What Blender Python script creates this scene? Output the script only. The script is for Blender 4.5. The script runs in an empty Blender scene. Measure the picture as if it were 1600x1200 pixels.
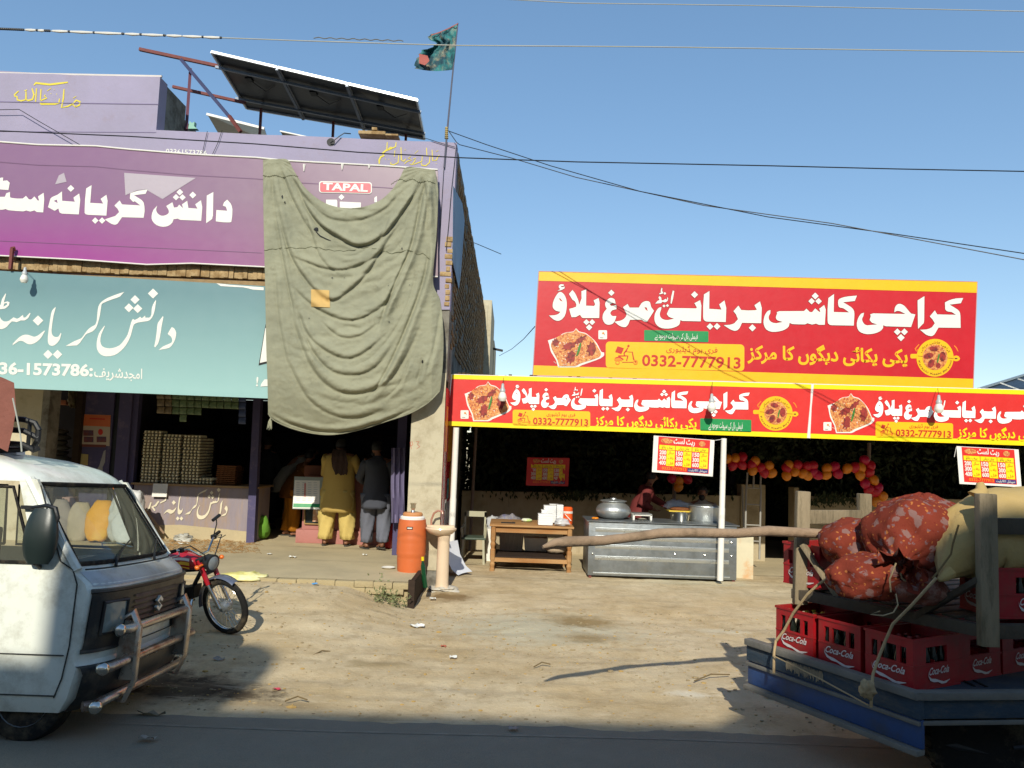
import bpy, bmesh, math, random
from math import sin, cos, tan, pi, sqrt, exp, radians as R, atan2
from mathutils import Vector as V, Matrix, noise
from mathutils.geometry import tessellate_polygon
random.seed(7)
sc = bpy.context.scene
COL = sc.collection
# ---------------- camera ----------------
F = 1200.0; CZ = 1.96; PITCH = math.atan(103/1200); ROLL = R(2.0)
cam = bpy.data.cameras.new('camera'); camo = bpy.data.objects.new('camera', cam); COL.objects.link(camo); sc.camera = camo
cam.sensor_width = 36; cam.lens = 27.0; cam.clip_start = 0.05; cam.clip_end = 3000
_f = V((0, cos(PITCH), sin(PITCH))); _r0 = V((1, 0, 0)); _u0 = V((0, -sin(PITCH), cos(PITCH)))
_u = _u0*cos(ROLL) - _r0*sin(ROLL); _r = _r0*cos(ROLL) + _u0*sin(ROLL)
camo.matrix_world = Matrix(((_r.x, _u.x, -_f.x, 0), (_r.y, _u.y, -_f.y, 0), (_r.z, _u.z, -_f.z, CZ), (0, 0, 0, 1)))
# ---------------- sky, sun, exposure ----------------
SUN_EL = 33.0; SUN_AZ = 4.0       # the sun stands behind the camera; shadows fall away and slightly to the right
w = bpy.data.worlds.new('World'); sc.world = w; w.use_nodes = True
nt = w.node_tree; nt.nodes.clear()
sky = nt.nodes.new('ShaderNodeTexSky'); sky.sky_type = 'NISHITA'; sky.sun_disc = False
sky.sun_elevation = R(SUN_EL); sky.sun_rotation = R(180 + SUN_AZ); sky.air_density = 1.0; sky.dust_density = 0.15; sky.ozone_density = 2.2; sky.altitude = 100
bg = nt.nodes.new('ShaderNodeBackground'); bg.inputs['Strength'].default_value = 0.15
ow = nt.nodes.new('ShaderNodeOutputWorld'); gm = nt.nodes.new('ShaderNodeGamma'); gm.inputs[1].default_value = .66; hs = nt.nodes.new('ShaderNodeHueSaturation'); hs.inputs['Saturation'].default_value = 1.32; hs.inputs['Value'].default_value = 1.40
nt.links.new(sky.outputs[0], gm.inputs[0]); nt.links.new(gm.outputs[0], hs.inputs['Color']); nt.links.new(hs.outputs[0], bg.inputs[0]); nt.links.new(bg.outputs[0], ow.inputs[0])
sl = bpy.data.lights.new('sun', 'SUN'); sl.energy = 3.8; sl.angle = R(0.5); sl.color = (1.0, 0.95, 0.82)
so = bpy.data.objects.new('sun', sl); COL.objects.link(so)
_d = V((sin(R(SUN_AZ))*cos(R(SUN_EL)), cos(R(SUN_AZ))*cos(R(SUN_EL)), -sin(R(SUN_EL))))
so.rotation_euler = _d.to_track_quat('-Z', 'Y').to_euler(); so.location = (0, -20, 20)
sc.view_settings.view_transform = 'Standard'; sc.view_settings.look = 'None'; sc.view_settings.exposure = 0.34; sc.view_settings.gamma = 1
# ---------------- placing helpers (points of the place read off at known depths) ----------------
def ray(px, py): return _f + _r*((px-800)/F) - _u*((py-600)/F)
def P(px, py, Y):
    d = ray(px, py); return V((0, 0, CZ)) + d*(Y/d.y)
def G(px, py, z=0.0):
    d = ray(px, py); return V((0, 0, CZ)) + d*((z-CZ)/d.z)
def PX(px, py, X):
    d = ray(px, py); return V((0, 0, CZ)) + d*(X/d.x)
def lin(c):
    if isinstance(c, str): c = tuple(int(c[i:i+2], 16) for i in (0, 2, 4))
    return tuple(((x/255)/12.92 if x/255 <= .04045 else ((x/255+.055)/1.055)**2.4) for x in c) + (1.0,)
# ---------------- materials ----------------
MT = {}
def mat(name, col, rough=0.7, metal=0.0, var=0.12, vs=3.0, bump=0.0, bs=40.0, col2=None, c2s=1.5, c2t=0.55, c2w=0.12, spec=0.5, stretch=None, dirt=None, coat=0, alpha=1.0, trans=0.0, grain=0.0):
    if name in MT: return MT[name]
    m = bpy.data.materials.new(name); m.use_nodes = True; n = m.node_tree.nodes; L = m.node_tree.links
    b = n['Principled BSDF']; c = lin(col)
    b.inputs['Roughness'].default_value = rough; b.inputs['Metallic'].default_value = metal; b.inputs['Specular IOR Level'].default_value = spec
    if coat: b.inputs['Coat Weight'].default_value = coat; b.inputs['Coat Roughness'].default_value = .08
    if alpha < 1: b.inputs['Alpha'].default_value = alpha
    if trans: b.inputs['Transmission Weight'].default_value = trans; b.inputs['IOR'].default_value = 1.3
    tc = n.new('ShaderNodeTexCoord'); mp = n.new('ShaderNodeMapping'); L.new(tc.outputs['Object'], mp.inputs[0])
    if stretch: mp.inputs['Scale'].default_value = stretch
    def noi(s, d=5, r=.6):
        t = n.new('ShaderNodeTexNoise'); t.inputs['Scale'].default_value = s; t.inputs['Detail'].default_value = d; t.inputs['Roughness'].default_value = r
        L.new(mp.outputs[0], t.inputs['Vector']); return t
    rgb = n.new('ShaderNodeRGB'); rgb.outputs[0].default_value = c; out = rgb.outputs[0]
    def mix(a, bb, fac, bt='MIX'):
        x = n.new('ShaderNodeMix'); x.data_type = 'RGBA'; x.blend_type = bt
        L.new(fac, x.inputs[0]) if not isinstance(fac, float) else setattr(x.inputs[0], 'default_value', fac)
        for k, s in ((6, a), (7, bb)):
            if isinstance(s, tuple): x.inputs[k].default_value = s
            else: L.new(s, x.inputs[k])
        return x.outputs[2]
    def step(src, a, bb):
        q = n.new('ShaderNodeMapRange'); q.inputs[1].default_value = a; q.inputs[2].default_value = bb; L.new(src, q.inputs[0]); return q.outputs[0]
    if col2:
        out = mix(out, lin(col2), step(noi(c2s, 6, .65).outputs[0], c2t-c2w, c2t+c2w))
    if dirt:
        dc, amt, ds = dirt
        out = mix(out, lin(dc), step(noi(ds, 8, .75).outputs[0], 1-amt-.15, 1-amt+.15))
    if var:
        t = noi(vs, 6, .7); q = n.new('ShaderNodeMapRange'); q.inputs[1].default_value = .25; q.inputs[2].default_value = .75; q.inputs[3].default_value = 1-var; q.inputs[4].default_value = 1+var
        L.new(t.outputs[0], q.inputs[0]); h = n.new('ShaderNodeHueSaturation'); L.new(q.outputs[0], h.inputs['Value']); L.new(out, h.inputs['Color']); out = h.outputs[0]
    if grain:
        t = noi(bs*3, 2, .5); q = n.new('ShaderNodeMapRange'); q.inputs[1].default_value = .3; q.inputs[2].default_value = .7; q.inputs[3].default_value = 1-grain; q.inputs[4].default_value = 1+grain
        L.new(t.outputs[0], q.inputs[0]); h = n.new('ShaderNodeHueSaturation'); L.new(q.outputs[0], h.inputs['Value']); L.new(out, h.inputs['Color']); out = h.outputs[0]
    L.new(out, b.inputs['Base Color'])
    t = noi(vs*3, 4, .6); q = n.new('ShaderNodeMapRange'); q.inputs[3].default_value = max(0, rough-.12); q.inputs[4].default_value = min(1, rough+.12); L.new(t.outputs[0], q.inputs[0]); L.new(q.outputs[0], b.inputs['Roughness'])
    if bump:
        t = noi(bs, 6, .65); bp = n.new('ShaderNodeBump'); bp.inputs['Strength'].default_value = bump; bp.inputs['Distance'].default_value = .02; L.new(t.outputs[0], bp.inputs['Height']); L.new(bp.outputs[0], b.inputs['Normal'])
    MT[name] = m; return m
def flat(name, col, rough=.6, var=.05): return mat(name, col, rough, var=max(var, .05), vs=2.5, bump=.22, bs=2.2)
# ---------------- mesh builder ----------------
class MB:
    def __init__(s): s.v = []; s.f = []; s.m = []; s.cur = 0; s.mats = []
    def mt(s, m):
        if m not in s.mats: s.mats.append(m)
        s.cur = s.mats.index(m); return s
    def add(s, vs, fs):
        o = len(s.v); s.v += [tuple(p) for p in vs]; s.f += [tuple(i+o for i in f) for f in fs]; s.m += [s.cur]*len(fs); return s
    def box(s, c, sz, rot=None):
        c = V(c); h = V(sz)/2; vs = []
        for x in (-1, 1):
            for y in (-1, 1):
                for z in (-1, 1):
                    p = V((x*h.x, y*h.y, z*h.z)); p = (rot @ p if rot else p) + c; vs.append(p)
        return s.add(vs, [(0, 1, 3, 2), (4, 6, 7, 5), (0, 4, 5, 1), (2, 3, 7, 6), (0, 2, 6, 4), (1, 5, 7, 3)])
    def b2(s, a, b):    # box from min corner to max corner
        a = V(a); b = V(b); return s.box((a+b)/2, (abs(b.x-a.x), abs(b.y-a.y), abs(b.z-a.z)))
    def bar(s, a, b, wd, th, up=(0, 0, 1)):
        a = V(a); b = V(b); d = (b-a); L = d.length; d.normalize(); up = V(up)
        if abs(d.dot(up)) > .98: up = V((0, 1, 0))
        x = d.cross(up).normalized(); z = x.cross(d)
        return s.box((a+b)/2, (wd, L, th), Matrix((x, d, z)).transposed())
    def tube(s, pts, r, n=8, caps=True, sq=1.0):
        pts = [V(p) for p in pts]; N = len(pts); rr = r if isinstance(r, (list, tuple)) else [r]*N; vs = []; fs = []; px = None
        for i, p in enumerate(pts):
            d = (pts[min(i+1, N-1)]-pts[max(i-1, 0)])
            if d.length < 1e-9: d = V((0, 0, 1))
            d.normalize()
            if px is None:
                px = d.orthogonal().normalized()
            else:
                px = (px - d*px.dot(d)); px = px.normalized() if px.length > 1e-6 else d.orthogonal().normalized()
            y = d.cross(px)
            for k in range(n):
                a = 2*pi*k/n; vs.append(p+px*cos(a)*rr[i]+y*sin(a)*rr[i]*sq)
        for i in range(N-1):
            for k in range(n): fs.append((i*n+k, i*n+(k+1) % n, (i+1)*n+(k+1) % n, (i+1)*n+k))
        if caps: fs.append(tuple(reversed(range(n)))); fs.append(tuple((N-1)*n+k for k in range(n)))
        return s.add(vs, fs)
    def loft(s, rings, caps=True):   # rings: lists of points, all the same count
        n = len(rings[0]); vs = [p for r in rings for p in r]; fs = []
        for i in range(len(rings)-1):
            for k in range(n): fs.append((i*n+k, i*n+(k+1) % n, (i+1)*n+(k+1) % n, (i+1)*n+k))
        if caps: fs.append(tuple(reversed(range(n)))); fs.append(tuple((len(rings)-1)*n+k for k in range(n)))
        return s.add(vs, fs)
    def lathe(s, c, prof, n=24, ax=(0, 0, 1), caps=True):
        c = V(c); q = V((0, 0, 1)).rotation_difference(V(ax)).to_matrix()
        return s.loft([[c + q @ V((r*cos(2*pi*k/n), r*sin(2*pi*k/n), h)) for k in range(n)] for r, h in prof], caps)
    def ball(s, c, r, n=12, m=8, q=None):
        r = V((r, r, r)) if not hasattr(r, '__len__') else V(r); c = V(c); rings = []
        for i in range(m+1):
            t = max(1e-3, min(pi-1e-3, pi*i/m)); ring = []
            for k in range(n):
                p = V((r.x*sin(t)*cos(2*pi*k/n), r.y*sin(t)*sin(2*pi*k/n), -r.z*cos(t))); ring.append((q @ p if q else p)+c)
            rings.append(ring)
        return s.loft(rings)
    def quad(s, a, b, c, d): return s.add([a, b, c, d], [(0, 1, 2, 3)])
    def grid(s, rows):
        n = len(rows[0]); vs = [p for r in rows for p in r]
        return s.add(vs, [(i*n+k, i*n+k+1, (i+1)*n+k+1, (i+1)*n+k) for i in range(len(rows)-1) for k in range(n-1)])
    def poly(s, pts, holes=()):
        loops = [[V(p) for p in pts]] + [[V(p) for p in h] for h in holes]
        t = tessellate_polygon(loops); flatv = [p for l in loops for p in l]; return s.add(flatv, [tuple(x) for x in t])
    def prism(s, pts, off):     # outline extruded along a vector
        off = V(off); pts = [V(p) for p in pts]; n = len(pts); t = tessellate_polygon([pts])
        vs = pts+[p+off for p in pts]; fs = [tuple(x) for x in t]+[tuple(i+n for i in reversed(x)) for x in t]+[(i, (i+1) % n, (i+1) % n+n, i+n) for i in range(n)]
        return s.add(vs, fs)
    def build(s, name, m=None, parent=None, smooth=False, bevel=0.0, org=None, ang=40):
        me = bpy.data.meshes.new(name); o0 = V(org) if org is not None else (WORLD(parent) if parent else V((0, 0, 0)))
        me.from_pydata([tuple(V(p)-o0) for p in s.v], [], s.f)
        mats = s.mats if s.mats else [m]
        for q in mats: me.materials.append(q)
        if s.mats: me.polygons.foreach_set('material_index', s.m)
        me.validate(); bm = bmesh.new(); bm.from_mesh(me)
        bmesh.ops.recalc_face_normals(bm, faces=bm.faces)
        if bevel:
            ed = [e for e in bm.edges if len(e.link_faces) == 2 and e.calc_face_angle(0) > .6]
            bmesh.ops.bevel(bm, geom=ed, offset=bevel, segments=2, profile=.6, affect='EDGES', clamp_overlap=True)
        bm.to_mesh(me); bm.free()
        if smooth or bevel:
            me.polygons.foreach_set('use_smooth', [True]*len(me.polygons)); me.set_sharp_from_angle(angle=R(ang))
        o = bpy.data.objects.new(name, me); COL.objects.link(o)
        if parent: o.parent = parent
        else: o.location = o0
        return o
def WORLD(o):
    p = V((0, 0, 0))
    while o: p += o.location; o = o.parent
    return p
def tag(o, label=None, cat=None, group=None, kind=None):
    if label: o['label'] = label
    if cat: o['category'] = cat
    if group: o['group'] = group
    if kind: o['kind'] = kind
    return o
def thing(name, label, cat, loc=(0, 0, 0), group=None):
    o = bpy.data.objects.new(name, None); COL.objects.link(o); o.location = loc; o.empty_display_size = .1
    return tag(o, label, cat, group)
def dup(root, loc=None, rz=None, label=None):
    r = root.copy(); COL.objects.link(r)
    if loc is not None: r.location = loc
    if rz is not None: r.rotation_euler = (0, 0, rz)
    if label: r['label'] = label
    def rec(a, b):
        for ch in list(a.children):
            if ch == b: continue
            c = ch.copy(); COL.objects.link(c); c.parent = b; rec(ch, c)
    rec(root, r); return r
def single(mb, name, label, cat, m=None, group=None, org=None, **k):
    if org is None:
        xs = [p[0] for p in mb.v]; ys = [p[1] for p in mb.v]; zs = [p[2] for p in mb.v]
        org = ((min(xs)+max(xs))/2, (min(ys)+max(ys))/2, min(zs))
    return tag(mb.build(name, m, org=org, **k), label, cat, group)
ORD = ['first', 'second', 'third', 'fourth', 'fifth', 'sixth', 'seventh', 'eighth', 'ninth', 'tenth', 'eleventh', 'twelfth', 'thirteenth', 'fourteenth', 'fifteenth', 'sixteenth', 'seventeenth', 'eighteenth', 'nineteenth', 'twentieth']
def fbm(x, y, z=0., o=4): return noise.fractal(V((x, y, z)), 1.0, 2.0, o)
# ---------------- lettering ----------------
AR = {'ا': ('FE8D', 'FE8E'), 'آ': ('FE81', 'FE82'), 'ب': ('FE8F', 'FE90', 'FE91', 'FE92'), 'پ': ('FB56', 'FB57', 'FB58', 'FB59'), 'ت': ('FE95', 'FE96', 'FE97', 'FE98'), 'ٹ': ('FB66', 'FB67', 'FB68', 'FB69'),
 'ج': ('FE9D', 'FE9E', 'FE9F', 'FEA0'), 'چ': ('FB7A', 'FB7B', 'FB7C', 'FB7D'), 'ح': ('FEA1', 'FEA2', 'FEA3', 'FEA4'), 'د': ('FEA9', 'FEAA'), 'ڈ': ('FB88', 'FB89'), 'ر': ('FEAD', 'FEAE'), 'ز': ('FEAF', 'FEB0'),
 'س': ('FEB1', 'FEB2', 'FEB3', 'FEB4'), 'ش': ('FEB5', 'FEB6', 'FEB7', 'FEB8'), 'ظ': ('FEC5', 'FEC6', 'FEC7', 'FEC8'), 'ع': ('FEC9', 'FECA', 'FECB', 'FECC'), 'غ': ('FECD', 'FECE', 'FECF', 'FED0'), 'ف': ('FED1', 'FED2', 'FED3', 'FED4'),
 'ک': ('FB8E', 'FB8F', 'FB90', 'FB91'), 'گ': ('FB92', 'FB93', 'FB94', 'FB95'), 'ل': ('FEDD', 'FEDE', 'FEDF', 'FEE0'), 'م': ('FEE1', 'FEE2', 'FEE3', 'FEE4'), 'ن': ('FEE5', 'FEE6', 'FEE7', 'FEE8'), 'ں': ('FB9E', 'FB9F'),
 'و': ('FEED', 'FEEE'), 'ؤ': ('FE85', 'FE86'), 'ہ': ('FBA6', 'FBA7', 'FBA8', 'FBA9'), 'ی': ('FBFC', 'FBFD', 'FBFE', 'FBFF'), 'ئ': ('FE89', 'FE8A', 'FE8B', 'FE8C'), 'ے': ('FBAE', 'FBAF'), 'ء': ('FE80',)}
def shape(s):
    out = []
    for i, c in enumerate(s):
        if c not in AR: out.append(c); continue
        fm = AR[c]; prev = i > 0 and s[i-1] in AR and len(AR[s[i-1]]) == 4; nxt = i+1 < len(s) and s[i+1] in AR and len(fm) == 4 and len(AR[s[i+1]]) > 1
        k = (3 if nxt else 1) if prev else (2 if nxt else 0)
        if k >= len(fm): k = 0
        out.append(chr(int(fm[k], 16)))
    return ''.join(reversed(out))
_tc = {}
def glyphs(s, off=0.0, rtl=False):
    key = (s, off, rtl)
    if key not in _tc:
        c = bpy.data.curves.new('t', 'FONT'); c.body = shape(s) if rtl else s; c.offset = off; c.resolution_u = 3
        o = bpy.data.objects.new('t', c); COL.objects.link(o); bpy.context.view_layer.update()
        me = bpy.data.meshes.new_from_object(o.evaluated_get(bpy.context.evaluated_depsgraph_get()))
        vs = [(v.co.x, v.co.y) for v in me.vertices]; fs = [tuple(p.vertices) for p in me.polygons]
        x0 = min(v[0] for v in vs); x1 = max(v[0] for v in vs); vs = [((a-x0)/(x1-x0), b) for a, b in vs]
        bpy.data.objects.remove(o); bpy.data.curves.remove(c); bpy.data.meshes.remove(me); _tc[key] = (vs, fs, x1-x0)
    return _tc[key]
def text(mb, s, a, b, h, fn, off=0.0, rtl=False, slant=0.0):
    """letters from baseline point a to b in drawing coordinates, h = em height; fn maps drawing coordinates to space"""
    vs, fs, wd = glyphs(s, off, rtl); dx, dy = b[0]-a[0], b[1]-a[1]; L = sqrt(dx*dx+dy*dy); nx, ny = dy/L, -dx/L
    mb.add([fn(a[0]+dx*u+(nx*v*h)+slant*v*h, a[1]+dy*u+ny*v*h) for u, v in vs], fs)
def onY(Y): return lambda x, y: P(x, y, Y)
def dia(x, y, r): return [(x-r, y), (x, y-r*.97), (x+r, y), (x, y+r*.97)]
def sm(pts, k=2):      # gentle rounding of an outline, keeping its points
    n = len(pts); out = []
    for i in range(n):
        p0, p1, p2, p3 = pts[i-1], pts[i], pts[(i+1) % n], pts[(i+2) % n]
        out.append(p1)
        def ang(a, b, c):
            ux, uy, wx, wy = b[0]-a[0], b[1]-a[1], c[0]-b[0], c[1]-b[1]; q = (ux*wx+uy*wy)/((sqrt(ux*ux+uy*uy)*sqrt(wx*wx+wy*wy))+1e-9); return q
        if ang(p0, p1, p2) > .55 and ang(p1, p2, p3) > .55:
            for j in range(1, k):
                t = j/k; out.append(tuple(.5*((2*p1[c])+(-p0[c]+p2[c])*t+(2*p0[c]-5*p1[c]+4*p2[c]-p3[c])*t*t+(-p0[c]+3*p1[c]-3*p2[c]+p3[c])*t**3) for c in (0, 1)))
    return out
def rrect(x0, y0, x1, y1, r, sk=0.0, n=4):
    out = []
    for cx, cy, a0 in ((x1-r, y0+r, -90), (x1-r, y1-r, 0), (x0+r, y1-r, 90), (x0+r, y0+r, 180)):
        for k in range(n+1):
            a = R(a0+90*k/n); x = cx+r*cos(a); out.append((x, cy+r*sin(a)+sk*(x-x0)))
    return out
def T(data, ox, oy, s): return [([(ox+x/s, oy+y/s) for x, y in o], [[(ox+x/s, oy+y/s) for x, y in h] for h in hs]) for o, hs in data]
# ---------------- outlines of the large painted lettering ----------------
D = lambda x, y, r: (dia(x, y, r), [])
def pl(s): 
    a = [float(t) for t in s.split()]; return list(zip(a[0::2], a[1::2]))
def O(s, *h): return (sm(pl(s)), [pl(x) for x in h])
TITLE = T([
 O('165 117 205 95 185 75 190 45 215 32 250 38 245 55 215 55 218 72 262 62 255 85 210 108'),
 O('212 130 250 160 278 220 285 300 270 400 240 455 200 485 160 490 115 470 62 425 130 420 180 405 205 378 150 365 118 335 108 300 120 240 150 180 180 140', '185 210 205 212 235 250 205 240'),
 O('355 105 385 140 410 190 430 240 440 290 470 210 468 120 528 98 526 300 625 305 640 285 620 235 682 205 695 260 690 455 520 455 475 450 450 415 420 430 395 443 345 445 330 400 315 340 360 330 400 315 405 290 385 245 355 225 312 155'),
 D(530, 507, 38), D(602, 507, 38), D(564, 572, 40), D(842, 140, 40),
 O('850 205 885 225 895 275 855 265 820 290 845 305 905 290 905 345 860 355 830 385 835 410 860 432 905 430 890 480 860 525 810 540 765 525 735 475 735 420 755 375 785 340 770 315 765 270 790 230 820 207'),
 O('1045 280 1070 325 1185 325 1215 275 1250 250 1290 243 1325 260 1340 320 1375 365 1335 430 1285 505 1245 495 1210 475 1075 478 1055 530 1025 565 990 568 940 550 880 502 950 490 1000 465 1033 415 1010 360 988 318', '1255 320 1285 325 1297 370 1270 350'),
], 850, 440, 8)+T([
 O('250 112 268 118 255 200 235 278 222 270 230 190'), O('110 75 120 85 115 120 130 130 125 150 80 160 85 145 100 140 100 110'), D(150, 148, 18),
 O('180 195 192 205 185 240 150 260 120 250 105 270 30 275 60 240 85 230 70 200 85 180 105 200 110 235 130 235 160 215 178 230'), D(140, 305, 20), D(183, 300, 20),
 O('108 318 105 345 92 380 88 420 105 455 140 475 190 480 265 465 200 440 175 405 195 360 210 330 545 335 550 320 520 270 592 232 607 300 600 497 370 492 345 480 335 530 300 560 230 583 150 587 85 570 40 530 20 470 28 400 55 350 80 325'),
 D(522, 163, 44), O('708 118 705 340 858 350 830 285 895 235 918 330 912 505 680 500 645 480 630 440 640 160'), D(715, 562, 43), D(803, 560, 43),
 O('1070 300 1105 355 1280 358 1300 350 1270 295 1340 248 1362 330 1355 520 1115 515 1090 570 1060 605 1020 615 965 595 885 545 960 540 1020 520 1065 470 1040 410 1008 370'), D(1245, 578, 46),
], 1020, 440, 8)+T([
 O('190 355 188 400 170 430 172 470 200 505 260 520 345 505 280 485 258 450 275 400 300 370 610 368 640 338 680 378 715 378 750 335 800 378 815 375 800 340 862 292 882 350 870 540 795 540 760 525 710 537 650 520 620 535 460 530 430 515 420 560 370 600 300 622 210 628 140 600 108 540 105 480 125 410 160 365'),
 D(750, 180, 44), D(705, 245, 41), D(792, 245, 41),
 O('985 155 982 380 1175 385 1105 335 1060 325 1040 300 1038 235 1075 205 1160 185 1272 175 1245 242 1100 258 1170 300 1225 345 1240 410 1232 550 960 545 925 530 905 490 915 205'),
], 1180, 440, 8)+T([
 O('240 388 232 430 215 470 235 520 280 547 405 535 340 515 310 480 325 430 355 397 760 405 690 370 645 368 618 385 625 330 650 290 690 278 740 300 790 355 830 400 882 410 828 568 510 558 480 545 478 580 440 620 370 648 280 657 200 635 160 590 150 520 170 450 205 400'),
 D(657, 628, 44), D(745, 628, 44), D(702, 700, 46), O('995 182 992 480 975 530 915 592 910 235'),
 O('1125 360 1155 410 1390 415 1335 380 1290 375 1255 345 1252 260 1300 235 1390 210 1480 205 1450 270 1310 288 1380 330 1430 370 1445 430 1448 578 1170 575 1145 620 1115 665 1075 682 1010 660 940 602 1020 598 1090 570 1125 520 1095 470 1062 435'),
], 1320, 440, 8)
PURPLE = T([
 O('-40 105 12 60 40 60 35 100 90 95 122 125 105 215 -40 205'), O('-160 300 60 300 80 255 125 240 125 295 150 315 285 322 325 288 360 330 395 330 430 295 470 345 490 348 475 295 545 250 553 330 540 495 460 490 430 470 380 485 325 470 290 482 110 468 70 452 30 462 -160 460'),
 O('775 232 778 350 935 362 918 310 990 258 1003 340 985 520 775 510 740 480 730 445 685 475 600 430 630 325 670 295 722 272', '672 352 710 335 722 380'), D(885, 195, 44),
 O('1145 155 1128 375 1290 385 1258 325 1330 275 1345 350 1330 535 1100 525 1065 505 1058 470 1078 195'), D(1190, 597, 41), D(1276, 597, 41)], 0, 270, 8)+T([
 O('55 265 85 315 315 328 245 275 225 285 183 240 190 175 280 145 405 128 380 182 235 200 300 240 355 290 368 400 355 482 85 475 30 555 -15 568 -70 545 -130 502 0 460 50 410 30 370 -10 330'),
 O('525 330 512 375 525 420 560 450 600 457 650 440 672 410 660 370 638 335 715 288 735 355 775 350 800 318 850 365 835 315 900 270 915 360 1030 368 1000 315 1072 262 1088 350 1075 520 815 508 790 492 730 500 715 540 670 580 600 595 520 575 465 520 455 455 480 380'),
 D(808, 162, 42), D(760, 225, 40), D(841, 227, 40), D(970, 198, 44), O('1227 160 1222 450 1195 510 1137 550 1145 205'),
 O('1400 255 1440 300 1465 375 1455 510 1430 540 1280 530 1258 510 1265 385 1400 395 1385 345 1345 330 1360 290')], 180, 280, 8)
NASTA = T([
 O('80 170 88 180 55 300 110 285 138 300 130 340 70 390 -10 400 -10 350 10 330 30 250', '60 318 95 308 105 330 50 362'), O('-20 480 15 540 60 575 130 565 195 515 240 535 280 520 330 480 340 520 370 515 430 450 440 460 410 520 355 560 300 560 240 585 170 575 100 650 30 685 -60 680 -80 500'),
 D(548, 562, 76), O('640 705 648 715 600 800 530 870 450 905 390 895 330 860 270 860 180 920 185 895 280 800 360 765 430 775 490 795 550 775'),
 O('800 365 803 380 775 480 750 640 745 740 775 790 820 800 850 785 875 740 885 750 865 830 810 900 755 928 710 910 690 860 695 750 715 600 740 450 765 400'), D(692, 1050, 68), D(830, 1050, 68)], 0, 440, 9.23)+T([
 O('-347 930 -242 870 -162 835 -112 810 -62 740 -12 680 48 640 83 620 103 560 110 480 120 390 140 330 180 285 260 235 400 180 500 148 440 215 330 255 190 312 168 360 150 480 120 600 90 670 40 720 -10 740 -55 765 -110 840 -182 920'),
 O('215 635 220 645 170 760 155 860 180 930 250 960 330 958 430 920 500 840 550 760 590 620 610 560 625 538 650 555 700 530 730 505 740 520 760 525 800 490 805 520 860 520 890 480 895 400 915 330 950 268 960 275 945 380 920 480 870 555 800 575 700 590 640 620 620 680 590 790 530 910 450 1000 360 1060 240 1078 160 1050 110 980 102 880 130 760 180 680'),
 D(655, 260, 66), D(567, 378, 66), D(694, 390, 66), D(915, 172, 74),
 O('1055 498 1065 510 1040 640 1015 800 985 900 945 950 932 935 950 850 970 700 980 610 1010 560'),
 O('1185 655 1220 675 1250 740 1235 830 1200 900 1150 955 1060 975 995 988 1050 940 1140 900 1185 875 1190 830 1170 790 1125 755 1150 710')], 140, 440, 9.23)
MASHA = [(w_, [(x/10, 110+y/10) for x, y in pl(s)]) for w_, s in (
 (1.5, '530 230 560 195 640 205 780 220 900 205 1060 185'), (1.3, '1180 570 1240 540 1250 490 1190 465 1130 530 1190 575'), (1.2, '1130 525 1060 560 960 580 990 430 1000 290'),
 (1.3, '930 440 920 510 860 525 640 525 620 500'), (1.0, '840 300 850 300'), (1.0, '790 360 800 362'), (1.0, '880 372 890 370'), (1.2, '640 470 730 430 690 400 710 380'), (1.3, '640 290 630 470'), (1.3, '570 280 555 490'),
 (1.3, '500 280 530 380 510 450 440 470 405 455 405 330'), (1.2, '405 455 330 475 270 460 265 410 230 400 225 380 290 320'), (.7, '735 320 800 275'), (.7, '1140 435 1190 405'), (.9, '380 310 400 320 420 300'))]
CALLI = [(w_, [(570+x/10, 210+y/10) for x, y in pl(s)]) for w_, s in (
 (.8, '1165 320 1140 350 1120 400 1060 410 1050 240'), (.8, '1020 330 1010 440 950 490 890 480 880 440'), (.9, '965 210 970 330'), (.7, '900 330 890 420 840 440 760 470'), (.8, '800 370 760 380 790 400 740 470 700 460'),
 (.7, '720 340 680 370 730 400 660 420 620 460'), (.9, '640 380 610 420 570 400 565 200'), (.8, '530 320 520 440 450 475 400 460 410 430'), (.8, '470 250 460 350'), (.9, '490 120 480 190 440 210 400 200 370 230 345 230 350 120'),
 (1.3, '430 215 330 250 270 300 300 330 250 350 225 400 225 460'), (1.0, '320 385 330 388'), (1.0, '370 390 380 388'), (.6, '960 400 968 402'), (.6, '470 380 478 384'), (.6, '1110 455 1120 460'), (.5, '780 300 835 250'), (.5, '1110 270 1150 250'), (.5, '620 250 640 235'))]
def strokes(mb, data, fn):
    for w_, pts in data:
        L = []; Rr = []
        n = len(pts)
        for i, (x, y) in enumerate(pts):
            a = pts[max(i-1, 0)]; b = pts[min(i+1, n-1)]; dx, dy = b[0]-a[0], b[1]-a[1]; l = sqrt(dx*dx+dy*dy)+1e-9; ww = w_*(1 if 0 < i < n-1 else .7)
            L.append(fn(x-dy/l*ww, y+dx/l*ww)); Rr.append(fn(x+dy/l*ww, y-dx/l*ww))
        mb.grid([L, Rr])
def lay(mb, data, fn, g=None):
    g = g or (lambda x, y: (x, y))
    for o, hs in data: mb.poly([fn(*g(*p)) for p in o], [[fn(*g(*p)) for p in h] for h in hs])
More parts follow.
